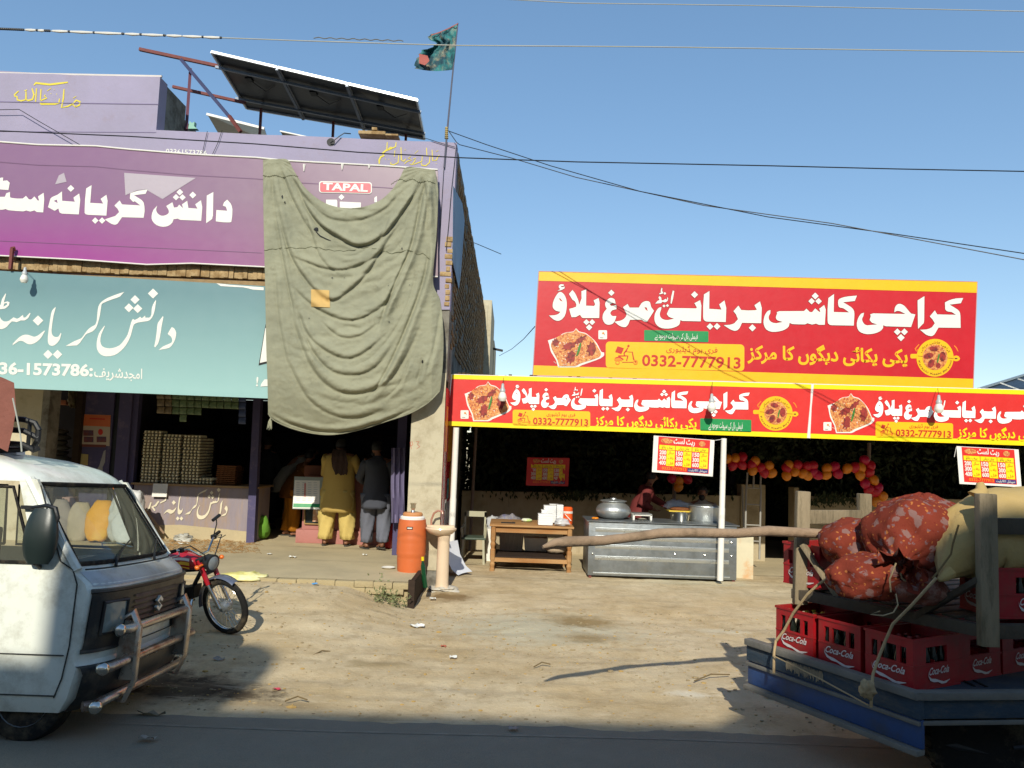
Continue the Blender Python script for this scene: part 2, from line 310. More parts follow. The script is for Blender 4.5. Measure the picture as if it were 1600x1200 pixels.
# ================= materials =================
def sandmat():
    m = mat('sand_dust', (196, 179, 147), .95, var=.10, vs=1.3, bump=.35, bs=28, col2=(178, 156, 118), c2s=.9, c2t=.52, c2w=.15, dirt=((150, 130, 98), .36, 5.0), grain=.07, spec=.1)
    n = m.node_tree.nodes; L = m.node_tree.links; b = n['Principled BSDF']; src = b.inputs['Base Color'].links[0].from_socket
    tc = n.new('ShaderNodeTexCoord'); ns = n.new('ShaderNodeTexNoise'); ns.inputs['Scale'].default_value = 5; ns.inputs['Detail'].default_value = 7; ns.inputs['Roughness'].default_value = .7; L.new(tc.outputs['Object'], ns.inputs['Vector'])
    for (px, py), (rx, ry), col, k in SPOTS:      # damp, ashy and very dark patches that lie on the dirt
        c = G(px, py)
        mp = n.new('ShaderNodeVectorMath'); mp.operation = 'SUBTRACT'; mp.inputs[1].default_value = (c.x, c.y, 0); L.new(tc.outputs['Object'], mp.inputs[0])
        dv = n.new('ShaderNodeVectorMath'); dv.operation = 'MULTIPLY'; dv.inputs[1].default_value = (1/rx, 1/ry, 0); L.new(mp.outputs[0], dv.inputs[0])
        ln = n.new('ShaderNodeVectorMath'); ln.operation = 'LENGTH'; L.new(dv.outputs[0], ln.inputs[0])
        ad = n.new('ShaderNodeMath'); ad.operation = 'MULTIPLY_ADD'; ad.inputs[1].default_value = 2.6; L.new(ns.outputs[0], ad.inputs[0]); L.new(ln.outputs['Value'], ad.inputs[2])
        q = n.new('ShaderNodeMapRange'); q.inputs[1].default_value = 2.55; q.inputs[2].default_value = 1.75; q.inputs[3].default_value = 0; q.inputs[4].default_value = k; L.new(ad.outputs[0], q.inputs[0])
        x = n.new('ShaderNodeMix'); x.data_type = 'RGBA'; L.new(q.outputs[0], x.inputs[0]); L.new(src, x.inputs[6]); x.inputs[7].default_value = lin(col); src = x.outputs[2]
    for sc3, dk, amt in (((.5, 3.2, 1), (156, 136, 104), .42), ((1.6, 9, 1), (216, 202, 172), .5), ((6, 14, 1), (138, 118, 90), .22)):
        mp = n.new('ShaderNodeMapping'); mp.inputs['Scale'].default_value = sc3; mp.inputs['Rotation'].default_value = (0, 0, .06); L.new(tc.outputs['Object'], mp.inputs[0]); nz = n.new('ShaderNodeTexNoise'); nz.inputs['Scale'].default_value = 1.6; nz.inputs['Detail'].default_value = 8; nz.inputs['Roughness'].default_value = .68; nz.inputs['Distortion'].default_value = .6; L.new(mp.outputs[0], nz.inputs['Vector'])
        q = n.new('ShaderNodeMapRange'); q.inputs[1].default_value = .56; q.inputs[2].default_value = .74; q.inputs[3].default_value = 0; q.inputs[4].default_value = amt; L.new(nz.outputs[0], q.inputs[0]); x = n.new('ShaderNodeMix'); x.data_type = 'RGBA'; L.new(q.outputs[0], x.inputs[0]); L.new(src, x.inputs[6]); x.inputs[7].default_value = lin(dk); src = x.outputs[2]
    L.new(src, b.inputs['Base Color']); return m
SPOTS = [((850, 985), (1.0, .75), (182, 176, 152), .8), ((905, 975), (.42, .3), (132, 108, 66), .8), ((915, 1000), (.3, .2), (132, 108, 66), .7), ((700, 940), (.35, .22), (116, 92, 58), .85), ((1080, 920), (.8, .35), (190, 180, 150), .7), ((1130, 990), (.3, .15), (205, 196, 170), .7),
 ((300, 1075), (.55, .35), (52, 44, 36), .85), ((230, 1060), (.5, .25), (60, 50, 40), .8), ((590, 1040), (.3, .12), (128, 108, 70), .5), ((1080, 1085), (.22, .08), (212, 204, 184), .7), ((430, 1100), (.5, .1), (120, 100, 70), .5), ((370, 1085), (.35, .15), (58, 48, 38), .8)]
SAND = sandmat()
ASPH = mat('asphalt', (134, 127, 112), .9, var=.10, vs=2.0, bump=.5, bs=70, col2=(136, 127, 108), c2s=.8, c2t=.6, c2w=.2, grain=.15, spec=.2)
CEM = mat('dusty_cement', (188, 172, 138), .93, var=.08, vs=1.2, bump=.25, bs=30, col2=(172, 158, 128), c2s=1.1, grain=.05, spec=.15)
LILAC = mat('lilac_paint', (158, 150, 172), .8, var=.05, vs=1.3, bump=.18, bs=14, col2=(150, 143, 160), c2s=1.2, c2t=.55, c2w=.2, dirt=((148, 132, 138), .30, 2.2), spec=.2)
VIOLET = mat('violet_paint', (78, 73, 104), .75, var=.08, vs=2, bump=.25, bs=12, dirt=((132, 118, 130), .32, 2.5), spec=.25)
BRICK = mat('bare_brick', (150, 122, 88), .95, var=.2, vs=5, bump=.6, bs=22, col2=(124, 98, 70), c2s=6, spec=.1)
BRICKL = mat('cream_brick', (178, 152, 112), .92, var=.22, vs=9, bump=.5, bs=40, col2=(150, 122, 84), c2s=5, c2w=.06, dirt=((110, 86, 56), .36, 8), spec=.1)
GREYW = mat('weathered_plaster', (138, 134, 124), .93, var=.16, vs=2.2, bump=.5, bs=14, col2=(104, 98, 88), c2s=1.5, dirt=((70, 64, 56), .4, 3), spec=.1)
CREAM = mat('cream_plaster', (186, 176, 150), .85, var=.07, vs=2, bump=.2, bs=16, dirt=((140, 126, 98), .36, 3), spec=.2)
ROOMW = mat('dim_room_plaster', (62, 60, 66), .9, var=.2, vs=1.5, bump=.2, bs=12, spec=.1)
DARKW = mat('dark_wood', (54, 42, 34), .8, var=.25, vs=5, bump=.3, bs=20, stretch=(1, 1, 6), spec=.2)
WOOD = mat('raw_wood', (174, 134, 88), .7, var=.2, vs=6, bump=.3, bs=30, stretch=(.6, 3, 3), col2=(146, 98, 52), c2s=3, spec=.3)
GWOOD = mat('weathered_timber', (150, 134, 108), .85, var=.22, vs=6, bump=.5, bs=30, stretch=(3, 3, .5), col2=(112, 100, 78), c2s=3, dirt=((84, 76, 58), .36, 6), spec=.2)
WHITEP = mat('white_paint', (226, 222, 212), .5, var=.05, vs=4, bump=.08, bs=20, dirt=((150, 138, 118), .24, 6), spec=.4)
BLACKP = mat('black_plastic', (26, 28, 30), .5, var=.2, vs=5, bump=.1, bs=60, spec=.4)
RUBBER = mat('tyre_rubber', (30, 29, 28), .85, var=.2, vs=6, bump=.3, bs=50, dirt=((110, 98, 78), .35, 4), spec=.2)
STEEL = mat('galvanised_steel', (150, 156, 160), .42, metal=.75, var=.14, vs=5, bump=.08, bs=30, col2=(118, 122, 122), c2s=4, c2w=.2, dirt=((130, 118, 92), .3, 5))
CHROME = mat('chrome', (205, 200, 190), .16, metal=1.0, var=.05, vs=5, dirt=((120, 84, 54), .3, 9))
ALU = mat('beaten_aluminium', (196, 198, 194), .38, metal=.8, var=.06, vs=8, bump=.25, bs=35)
RUSTB = mat('red_oxide_steel', (112, 56, 50), .7, metal=.1, var=.15, vs=6, bump=.2, bs=30, dirt=((70, 44, 40), .3, 8))
BLUEST = mat('dark_blue_steel', (48, 52, 88), .6, metal=.1, var=.15, vs=6)
YEL = flat('sign_yellow', (236, 180, 6), .45); LYEL = flat('sign_lemon', (242, 212, 2), .45); RED = flat('sign_red', (190, 16, 30), .45, .06); LRED = flat('sign_scarlet', (208, 42, 36), .45, .06)
WHT = flat('sign_white', (222, 220, 210), .45, .03); GRN = flat('sign_green', (14, 134, 70), .45); DRED = flat('sign_brick_red', (186, 40, 16), .5); BRN = flat('sign_brown', (92, 52, 20), .6); ORG = flat('sign_orange', (236, 130, 20), .5)
NAVY = flat('navy_print', (46, 44, 110), .5); BLK = flat('black_print', (20, 20, 20), .6); CREAMP = flat('cream_letter_paint', (214, 204, 178), .8, .1); YPAINT = flat('yellow_letter_paint', (214, 196, 66), .8, .08)
RICE = mat('rice_print', (206, 122, 54), .5, var=.3, vs=50, col2=(168, 60, 30), c2s=30, c2t=.5, c2w=.06, dirt=((238, 196, 120), .42, 45))
MEAT = mat('roast_print', (150, 44, 34), .5, var=.35, vs=30, col2=(96, 28, 24), c2s=18, c2w=.08); CHIL = flat('chilli_print', (58, 120, 40), .5)
# ================= setting =================
XS = [-400, -120, -40, -20, -12]+[-10+i*.1 for i in range(1, 180)]+[8.5, 10, 14, 20, 40, 120, 400]
YS = [-300, -60, -20, -6, 0, 3, 5]+[5.3+i*.06 for i in range(0, 125)]+[13, 14, 16, 20, 30, 60, 150, 420, 900]
def gz(x, y):
    if y < 5.3: return -.02
    m = .235*max(0, min(1, (y-6.6)/2.7))**1.2*max(0, min(1, (-1.12-x)/.8))
    t = min(1, (y-5.3)/1.2)
    z = m+t*(.018*fbm(x*.9, y*1.4)+.013*fbm(x*3, y*7, 3)+.009*fbm(x*8, y*11, 5)+.03*max(0, min(1, (y-6)/4)))
    z += .085*max(0, min(1, (y-9.3)/1.8))*max(0, min(1, (x+1.1)/.2))
    if -2.2 < x < 0: z -= .02*exp(-((y-9.4)/.5)**2)
    z -= .012*exp(-((y-7.7+.15*sin(x))/.12)**2)+.010*exp(-((y-6.5+.1*sin(x*1.3))/.10)**2)
    return z if y < 12.5 else 0
tag(MB().grid([[(x, y, gz(x, y)) for x in XS] for y in YS]).build('ground', SAND, smooth=True, ang=180), 'dry sandy roadside dirt with tyre ruts, stains and scattered litter', kind='structure')
xs = [-400, -60, -20]+[-10+i*.06 for i in range(336)]+[20, 60, 400]
EDG = [(x, 5.62+.05*fbm(x*1.7, 1)+.035*fbm(x*5, 4)+(0.006*x)) for x in xs]
tag(MB().grid([[(x, -9, .012) for x in xs], [(x, 2.5, .022) for x in xs], [(x, e, .014) for x, e in EDG], [(x, e+.03, -.03) for x, e in EDG]]).build('road', ASPH), 'worn grey asphalt road', kind='structure')
LINEM = mat('worn_line_paint', (140, 133, 117), .9, var=.2, vs=8, col2=(126, 118, 102), c2s=2.2, c2t=.50, c2w=.14)
tag(MB().grid([[(x, 5.42+.012*x+.02*sin(x*1.3), .0172) for x in xs[3:-3]], [(x, 5.45+.012*x+.02*sin(x*1.3), .0172) for x in xs[3:-3]]]).build('road_edge_line', LINEM), 'faded white edge line painted along the asphalt', kind='structure')
# left raised pavement with brick kerb
def wob(x, k=1.0, s=0): return .02*fbm(x*1.5, s)*k+.008*fbm(x*6, s+2)*k
xl = [-14+.15*i for i in range(86)]+[-1.16]
rows = [[(x, y, .30+.006*fbm(x*2, y*2)) for x in xl] for y in [9.62, 9.9, 10.3, 10.8, 11.4, 12.0, 12.6, 13.2, 13.8, 14.2, 17]]
tag(MB().grid([[(x, 9.62+wob(x), .30) for x in xl]]+rows[1:]).build('raised_pavement', CEM, smooth=True, ang=180), 'dust covered raised pavement in front of the grocery', kind='structure')
kb = MB()
x = -11.0
while x < -1.2:
    l = min(.235, -1.17-x); kb.box((x+l/2-.004, 9.60+wob(x)-.0+random.uniform(-.008, .004), .262+random.uniform(-.004, .006)), (l-.005, .12, .075), Matrix.Rotation(random.uniform(-.02, .02), 3, 'Z')); x += .235
x = -11.1
while x < -1.25:
    l = .235; kb.box((x+l/2, 9.585+wob(x)+random.uniform(-.02, .02), .19), (l-.008, .11, .07)); x += .235
kb.b2((-14, 9.60, -.05), (-1.18, 9.72, .285))
tag(kb.build('pavement_kerb', mat('dusty_kerb_brick', (166, 150, 114), .95, var=.08, vs=6, bump=.5, bs=30), bevel=.008), 'dusty brick kerb of the raised pavement', kind='structure')
tag(MB().b2((-1.155, 9.5, -.03), (-1.10, 11.2, .33)).b2((-1.17, 9.46, -.03), (-1.09, 9.53, .345)).build('kerb_end_wall', DARKW), 'dark end board of the raised pavement beside the wash basin', kind='structure')
# right low pavement
xr = [-1.05+.2*i for i in range(100)]
tag(MB().grid([[(x, 11.1+wob(x, 1.4, 5), -.02) for x in xr], [(x, 11.12+wob(x, 1.4, 5), .085) for x in xr]]+[[(x, y, .09+.004*fbm(x*2, y*2)) for x in xr] for y in (11.25, 11.8, 12.4, 13, 14, 19)]).build('restaurant_floor', CEM, smooth=True, ang=60), 'low cement floor of the open air eatery', kind='structure')
# unseen shops added behind the camera, roof line stepped to shade road and cart
S1 = 5.78+9.0; H1 = (5.86+9.0)*tan(R(SUN_EL)); bb = MB()
bb.b2((-40, -16, -.1), (1.25, -9, H1)); bb.prism([(1.26, -9, -.1), (60, -9, -.1), (60, -9, H1+1.0), (2.1, -9, H1+1.0), (1.7, -9, H1+.85), (1.26, -9, H1+.45)], (0, -7, 0))
bb.prism([(.5, -9.001, H1-.02), (1.255, -9.001, H1-.02), (1.255, -9.001, H1+.45), (.9, -9.001, H1+.28)], (0, -6.9, 0))
opp = thing('added_shop_row', 'unseen row of shops added behind the viewer to shade the road, taller at right', 'building', (0, -12, 0))
bb.build('wall', mat('pale_bounce_wash', (226, 216, 196), .9), opp)  # facade kept pale so it bounces light onto the shaded road
for i in range(-9, 10):
    MB().b2((i*4-1.2, -9.02, 0), (i*4+1.2, -8.96, 2.6)).build('shutter', STEEL, opp)
    MB().b2((i*4-1.7, -9.06, 2.8), (i*4+1.7, -8.95, 3.5)).build('fascia_board', LILAC, opp)
# ================= grocery building =================
YF = 10.7; ZF = .30
XR = P(713, 240, YF).x; XPIL = P(690, 760, YF).x
ZT = P(713, 223, YF).z; ZB = P(690, 440, YF).z
bl = thing('grocery_building', 'lilac painted two level grocery building with dark shop interior and bare brick side wall', 'building', (-5, YF, 0))
L0 = -14.0
ztop = lambda px, py: P(px, py, YF).z
# front parapet wall as an outline with thickness
xa = P(244, 203, YF).x
front = [(L0, 3.3), (XR, 3.9), (XR, ZT)]
for i in range(1, 14):
    t = i/14; front.append((XR+(xa-XR)*t, ZT+(P(244, 203, YF).z-ZT)*t+.012*fbm(i*1.3, 2)))
front += [(xa, P(244, 203, YF).z), (xa, P(250, 120, YF).z), (P(125, 118, YF).x, P(125, 118, YF).z), (L0, P(0, 114, YF).z+.2)]
front = [(x, YF, z) for x, z in front]
MB().prism(front, (0, .24, 0)).build('front_wall', LILAC, bl)
# capping strip pale
cap = [P(252, 119.4, YF-.004)+V((0, 0, 0)), P(0, 114.5, YF-.004), P(-60, 113.5, YF-.004)]
MB().tube([p+V((0, .02, .01)) for p in cap], .02, 5).build('coping', mat('pale_coping', (214, 206, 200), .8), bl)
# groove lines on plaster
gr = MB()
gr.tube([P(-40, 158, YF-.001), P(100, 161, YF-.001), P(248, 163, YF-.001)], .008, 4); gr.tube([P(-40, 205, YF-.001), P(244, 207, YF-.001)], .006, 4)
gr.build('groove', mat('groove_shade', (128, 118, 146), .9), bl)
# high block side face and back, roof slab
zhi = P(250, 120, YF).z; zlo = P(244, 203, YF).z
sd = MB(); sd.b2((xa-.24, YF+.241, zlo-.2), (xa-.002, 12.4, zhi-.25)); sd.b2((xa-.24, 12.401, zlo-.2), (xa-.002, 13.4, zhi-.9)); sd.b2((xa-.238, YF+.241, zhi-.249), (xa-.004, 11.6, zhi-.03))
sd.build('block_side_wall', GREYW, bl)
MB().b2((L0, YF+.25, 3.25), (XR-.25, 23.4, 3.45)).b2((L0, YF+.25, 5.5), (XR-.25, 23.4, 5.62)).build('roof_slab', GREYW, bl)
# receding side wall, bare brick with courses
sw = MB()
nseg = 40
for i in range(nseg):
    y0 = YF+.02+i*(23.5-YF)/nseg; y1 = YF+.02+(i+1)*(23.5-YF)/nseg-.0
    top = ZT-.02+.05*fbm(i*.9, 7)-(0.25 if i > 34 else 0)
    if i == 0: top = ZT-.03
    sw.b2((XR-.23, y0, 3.0), (XR-.003+.008*fbm(i*.7, 1), y1-.002, top))
sw.build('side_wall', GREYW, bl)
cr = MB()
z = 3.4
while z < ZT-.1:
    for j in range(44):
        if random.random() < .82:
            yy = YF+.35+j*.29+random.uniform(-.02, .02)+(.14 if int(z*10) % 2 else 0); cr.b2((XR-.02, yy, z), (XR+.006+random.uniform(0, .012), yy+.24, z+.065))
    z += .105
cr.build('brick_course', BRICK, bl, bevel=.004)
cb = MB(); cb.b2((XR-.2, 23.6, 3.0), (XR+.2, 27.5, P(766, 486, 25.5).z)); cb.b2((XR+.0, 23.55, 3.0), (XR+.08, 23.9, P(757, 470, 23.7).z-.15)); cb.b2((XR-.1, 27.6, 2.5), (XR+.22, 31, P(771, 540, 29).z)); cb.build('rear_annex', CREAM, bl)
MB().bar((XR+.2, 27, P(775, 545, 27).z), (XR+.55, 27, P(783, 548, 27).z), .12, .07).build('wall_bracket', BLACKP, bl)
# ragged brick corner under the lilac paint
cz = MB()
for i in range(12):
    z = ZB-.35+i*.085; x0_ = XR-.07-random.random()**2*.10; cz.b2((x0_, YF-.006-random.uniform(0, .014), z+random.uniform(-.008, .008)), (XR+.004+random.uniform(-.035, .012), YF+.12, z+random.uniform(.058, .072)))
cz.build('corner_brick', BRICKL, bl, bevel=.006)
# weathered lower side wall with red posters
MB().b2((XPIL-.22, YF+.01, .02), (XPIL, 16.5, 3.3)).build('lower_side_wall', GREYW, bl)
MB().b2((XPIL+.001, YF, 2.9), (XR-.004, 16.4, 3.05)).build('overhang_soffit', GREYW, bl)
# pillar
pz = MB().b2((P(638, 760, YF).x, YF+.0, .28), (XPIL, YF+.32, 3.0)); pz.build('front_pillar', CREAM, bl)
sc_ = MB(); strokes(sc_, [(.35, [(641, 692), (643, 702)]), (.35, [(640, 692), (644, 690), (645, 695), (641, 697)]), (.35, [(650, 690), (655, 690), (652, 694), (656, 698), (651, 701)])], onY(YF-.004)); sc_.build('faint_scrawl', DRED, bl)
# ceiling / canopy over the shop front
MB().b2((L0, YF+.02, 2.86), (XPIL-.23, 17.0, 3.0)).build('canopy_slab', GREYW, bl)
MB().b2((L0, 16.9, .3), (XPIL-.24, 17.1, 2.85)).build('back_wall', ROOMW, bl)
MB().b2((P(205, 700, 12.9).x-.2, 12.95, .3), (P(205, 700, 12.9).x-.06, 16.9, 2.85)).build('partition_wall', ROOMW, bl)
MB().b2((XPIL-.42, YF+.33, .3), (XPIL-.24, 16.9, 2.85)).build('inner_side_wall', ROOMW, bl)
# shelves with goods inside on the back wall
shf = MB()
for z in (.8, 1.25, 1.7, 2.15): shf.b2((-8.5, 16.5, z), (-1.5, 16.88, z+.03))
for xx in (-8, -6.6, -5.2, -3.8, -2.4): shf.b2((xx, 16.5, .32), (xx+.04, 16.86, 2.5))
shf.build('wall_shelf', DARKW, bl)
# narrow posts
for (a, b, dx) in (((402, 625), (392, 846), 12),):
    A = P(*a, 12.8); B = P(*b, 12.8); MB().prism([V((B.x-.06, 12.74, .3)), V((B.x+.07, 12.74, .3)), V((A.x+.07, 12.74, 2.87)), V((A.x-.05, 12.74, 2.87))], (0, .14, 0)).build('post', VIOLET, bl)
A = P(632, 700, 11.6); MB().b2((A.x-.16, 11.9, .3), (A.x-.02, 12.05, 2.86)).build('post', VIOLET, bl)
# purple pilasters and closed door wall at the left
YD = 12.86
def wallpx(x0, x1, Y, m, nm, th=.12, zz=(.28, 2.86)):
    a = P(x0, 760, Y).x; b = P(x1, 760, Y).x; return MB().b2((a, Y, zz[0]), (b, Y+th, zz[1])).build(nm, m, bl)
wallpx(118, 168, YD, VIOLET, 'violet_door'); wallpx(168.3, 176, YD+.04, BLACKP, 'door_gap'); wallpx(176.2, 196, YD-.06, VIOLET, 'violet_pilaster'); wallpx(196.2, 207, YD, VIOLET, 'violet_pilaster')
wallpx(108, 117.8, YD-.1, DARKW, 'door_jamb', .2); wallpx(55, 66, 12.1, GREYW, 'pier', .3); wallpx(-60, 54.8, 12.1, CREAM, 'pier', .3)
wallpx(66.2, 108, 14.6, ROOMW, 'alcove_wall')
# brick band of the canopy edge
bb = MB(); YB = 10.62
for i in range(64):
    x0 = -55+i*7.4+random.uniform(-.6, .6); wdt = 6.5+random.uniform(-.6, .3)
    yt = 401.5+x0*.0415+random.uniform(-1.5, 1.0); yb = 421+x0*.0415+random.uniform(-1.2, .8)
    if 22 < x0 < 34: yt += 5
    a = P(x0, yt, YB); b = P(x0+wdt, yb, YB); d = .16+random.uniform(-.02, .02)
    bb.b2((a.x, YB-.02-random.uniform(0, .02), b.z), (b.x, YB+d, a.z))
bb.build('brick_band', BRICKL, bl, bevel=.012)
sl_ = MB(); sl_.prism([P(-60, 423, 10.60), P(415, 440, 10.60), P(415, 452, 10.60), P(-60, 430, 10.60)], (0, .5, 0)); sl_.build('canopy_edge', mat('crumbling_mortar', (150, 124, 88), .95, var=.25, vs=8, bump=.9, bs=18), bl)
# painted writing on the lilac wall
mm = MB(); strokes(mm, MASHA, onY(YF-.005)); mm.build('painted_script', YPAINT, bl)
mm = MB(); strokes(mm, CALLI, onY(YF-.005)); mm.build('painted_calligraphy', YPAINT, bl)
mm = MB(); text(mm, '03361573786', (259, 240), (323, 243), 11, onY(YF-.005), .008); mm.build('painted_phone_number', WHT, bl)
# hole with pipe stub
c = P(517, 222, YF-.003)
MB().lathe(c+V((0, .02, 0)), [(.055, 0), (.06, -.01), (.06, .02)], 16, (0, -1, 0)).build('vent_hole', BLK, bl)
MB().tube([c+V((0, -.02, -.02)), P(521, 220, YF-.06), P(530, 213, YF-.04), P(538, 208, YF-.02), P(548, 209, YF+.05)], .008, 6).build('vent_cable', BLACKP, bl)
# loose bricks on the parapet
for k, (x0, x1, y0, y1) in enumerate(((561, 603, 206, 213), (582, 590, 201, 206), (603, 623, 211, 215))):
    a = P(x0, y0, YF+.05); b = P(x1, y1, YF+.05)
    single(MB().b2((a.x, YF-.01, b.z+.003), (b.x, YF+.22, a.z)), 'loose_brick', ('row of loose cream bricks laid on the lilac parapet below the solar panels', 'small broken brick on top of the brick row under the panels', 'thin cream brick at the right end of the brick row on the parapet')[k], 'brick', BRICKL, 'bricks on the parapet', bevel=.008)
# blue poster on side wall
bp = [(PX(708, 291, XR+.03)), (PX(722, 318, XR+.03)), (PX(725.5, 345, XR+.03)), (PX(720, 425, XR+.03)), (PX(716.5, 452, XR+.03)), (PX(707, 410, XR+.03))]
single(MB().prism(bp, (.006, 0, 0)), 'wall_banner', 'faded blue banner stretched on the bare side wall of the lilac building', 'banner', mat('faded_blue_print', (96, 128, 156), .6, var=.15, vs=2, col2=(60, 92, 128), c2s=1.2, c2w=.05, dirt=((190, 200, 196), .3, 1.2)))
# red posters on the lower side wall
X0 = XPIL+.004
def PW(y0, y1, z0, z1, m, nm, k=0, par=None): return MB().b2((X0+k*.004, y0, z0), (X0+.003+k*.004, y1, z1)).build(nm, m, par)
rp = thing('wall_poster', 'tall glossy red and yellow poster sheet covering the side wall next to the cream pillar', 'poster', (X0, 11.5, 0))
GRED = mat('glossy_red_poster', (164, 26, 34), .25, var=.15, vs=3)
PW(10.75, 13.6, .35, 2.8, GRED, 'sheet', 0, rp)
PW(10.85, 11.15, 1.9, 2.55, ORG, 'yellow_block', 1, rp); PW(11.4, 12.4, 1.75, 2.35, flat('poster_amber', (196, 132, 40), .3), 'yellow_block', 1, rp); PW(11.2, 11.6, 1.05, 1.2, WHT, 'white_block', 1, rp)
for k in range(5): PW(11.3+k*.3, 11.5+k*.3, .8, 1.15, flat('poster_grey', (150, 150, 156), .3), 'picture_block', 1, rp)
PW(10.9, 11.0, 1.35, 1.7, WHT, 'white_block', 1, rp); PW(11.5, 11.8, 1.2, 1.5, flat('poster_teal', (80, 140, 140), .3), 'picture_block', 2, rp)
mm = MB(); mm.lathe((X0+.012, 12.1, 1.5), [(.001, 0), (.26, 0), (.26, .004), (.001, .005)], 24, (1, 0, 0)); mm.build('round_emblem', flat('emblem_gold', (200, 150, 60), .3), rp)
wt = thing('added_shadow_tank', 'unseen round topped water tank added behind the viewer to cast shadow beside the van', 'water tank', (-3.5, -9.4, H1))  # tank put on the unseen roof to cast the rounded shadow beside the van
MB().lathe((-3.52, -9.5, H1-.01), [(.001, 0), (.42, 0), (.42, .95), (.36, 1.15), (.2, 1.3), (.001, 1.33)], 28).build('tank_shell', STEEL, wt, smooth=True)
# ================= sign boards on the grocery =================
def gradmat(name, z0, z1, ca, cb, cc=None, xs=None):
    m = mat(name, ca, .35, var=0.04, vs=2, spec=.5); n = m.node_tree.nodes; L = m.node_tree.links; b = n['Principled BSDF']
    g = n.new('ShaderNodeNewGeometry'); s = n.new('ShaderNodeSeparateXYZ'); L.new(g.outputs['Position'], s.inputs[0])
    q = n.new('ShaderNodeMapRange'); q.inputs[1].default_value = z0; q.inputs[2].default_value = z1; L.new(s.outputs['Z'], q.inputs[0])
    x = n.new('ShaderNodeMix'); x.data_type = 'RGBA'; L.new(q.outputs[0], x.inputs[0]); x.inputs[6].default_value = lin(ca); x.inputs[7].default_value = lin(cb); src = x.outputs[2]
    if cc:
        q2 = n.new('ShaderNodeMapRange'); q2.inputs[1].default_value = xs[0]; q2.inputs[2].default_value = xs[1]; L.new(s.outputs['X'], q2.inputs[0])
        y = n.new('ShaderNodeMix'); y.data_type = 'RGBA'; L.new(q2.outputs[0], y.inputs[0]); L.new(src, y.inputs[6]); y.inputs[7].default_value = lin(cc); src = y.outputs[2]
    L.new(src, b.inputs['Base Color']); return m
YP = 10.50      # purple board printed face
pb = thing('purple_signboard', 'wide purple printed sign board with white Urdu lettering above the brick band', 'sign', P(200, 400, YP))
top = [(-70, 219), (-20, 221), (60, 227), (150, 229), (200, 234), (300, 242), (400, 247), (450, 252), (600, 260), (684, 266)]
bot = [(684, 432), (410, 416.5), (300, 411), (230, 413), (120, 405), (-20, 398), (-70, 396)]
fp = onY(YP)
MB().prism([fp(*p) for p in top+bot], (0, .05, 0)).build('printed_sheet', gradmat('purple_print', P(100, 400, YP).z, P(100, 300, YP).z, (148, 66, 134), (132, 98, 128), (138, 116, 126), (-6.0, -1.2)), pb)
mm = MB()
a = [fp(x, y-.7) for x, y in top]; mm.tube([p+V((0, -.005, 0)) for p in a], .012, 6); mm.tube([fp(x, y+.5)+V((0, -.004, 0)) for x, y in bot], .01, 6); mm.build('white_hem', WHITEP, pb)
f1 = onY(YP-.004)
mm = MB(); mm.grid([[f1(x, y+30+x*.004) for x, y in top], [f1(x, y+31.2+x*.004) for x, y in top]]); mm.grid([[f1(x, 376+x*.046) for x in (-60, 100, 200, 300, 410)], [f1(x, 376.7+x*.046) for x in (-60, 100, 200, 300, 410)]]); mm.build('printed_rule', flat('mauve_rule', (112, 78, 110), .5), pb)
mm = MB(); lay(mm, PURPLE, f1); mm.build('white_lettering', WHT, pb)
mm = MB(); mm.poly([f1(*p) for p in ((194, 270), (306, 278), (290, 288), (254, 311), (228, 296), (215, 297), (196, 305))]); mm.build('pale_print_shape', flat('pale_mauve', (172, 160, 168), .4), pb); mm = MB(); mm.poly([f1(*p) for p in ((92, 274), (100, 270), (104, 284), (86, 288))]); mm.build('pale_print_shape', flat('pale_mauve', (172, 160, 168), .4), pb)
f2 = onY(YP-.008); f3 = onY(YP-.012)
lg = MB(); lg.poly([f2(*p) for p in rrect(498.5, 283, 581, 301, 4, .022)]); lo = lg.build('brand_plate', WHT, pb)
MB().poly([f3(*p) for p in rrect(500, 284.5, 579.5, 299.6, 3.2, .022)]).build('plate_field', flat('plate_rose', (216, 90, 98), .4), lo)
mm = MB(); text(mm, 'TAPAL', (504.5, 296.2), (574.5, 299.3), 15.5, onY(YP-.016), .035); mm.build('plate_letters', WHT, lo)
mm = MB(); mm.poly([f1(*p) for p in dia(533.5, 308, 4.7)])
for s_ in ('395 520 560 520 570 545 570 700 395 700', '610 550 940 565 935 700 610 700', '1150 490 1180 465 1190 470 1190 560 1150 560'): mm.poly([f1(470+x/10, 260+y/10) for x, y in pl(s_)])
mm.build('white_lettering', WHT, pb)
for k, x in enumerate((475.5, 535, 577)):
    a = f1(x, 257); MB().tube([a+V((0, 0, 0)), a+V((0, -.005, -.10+.02*k))], [.022, .006], 6).build('bright_rivet', WHITEP, pb)
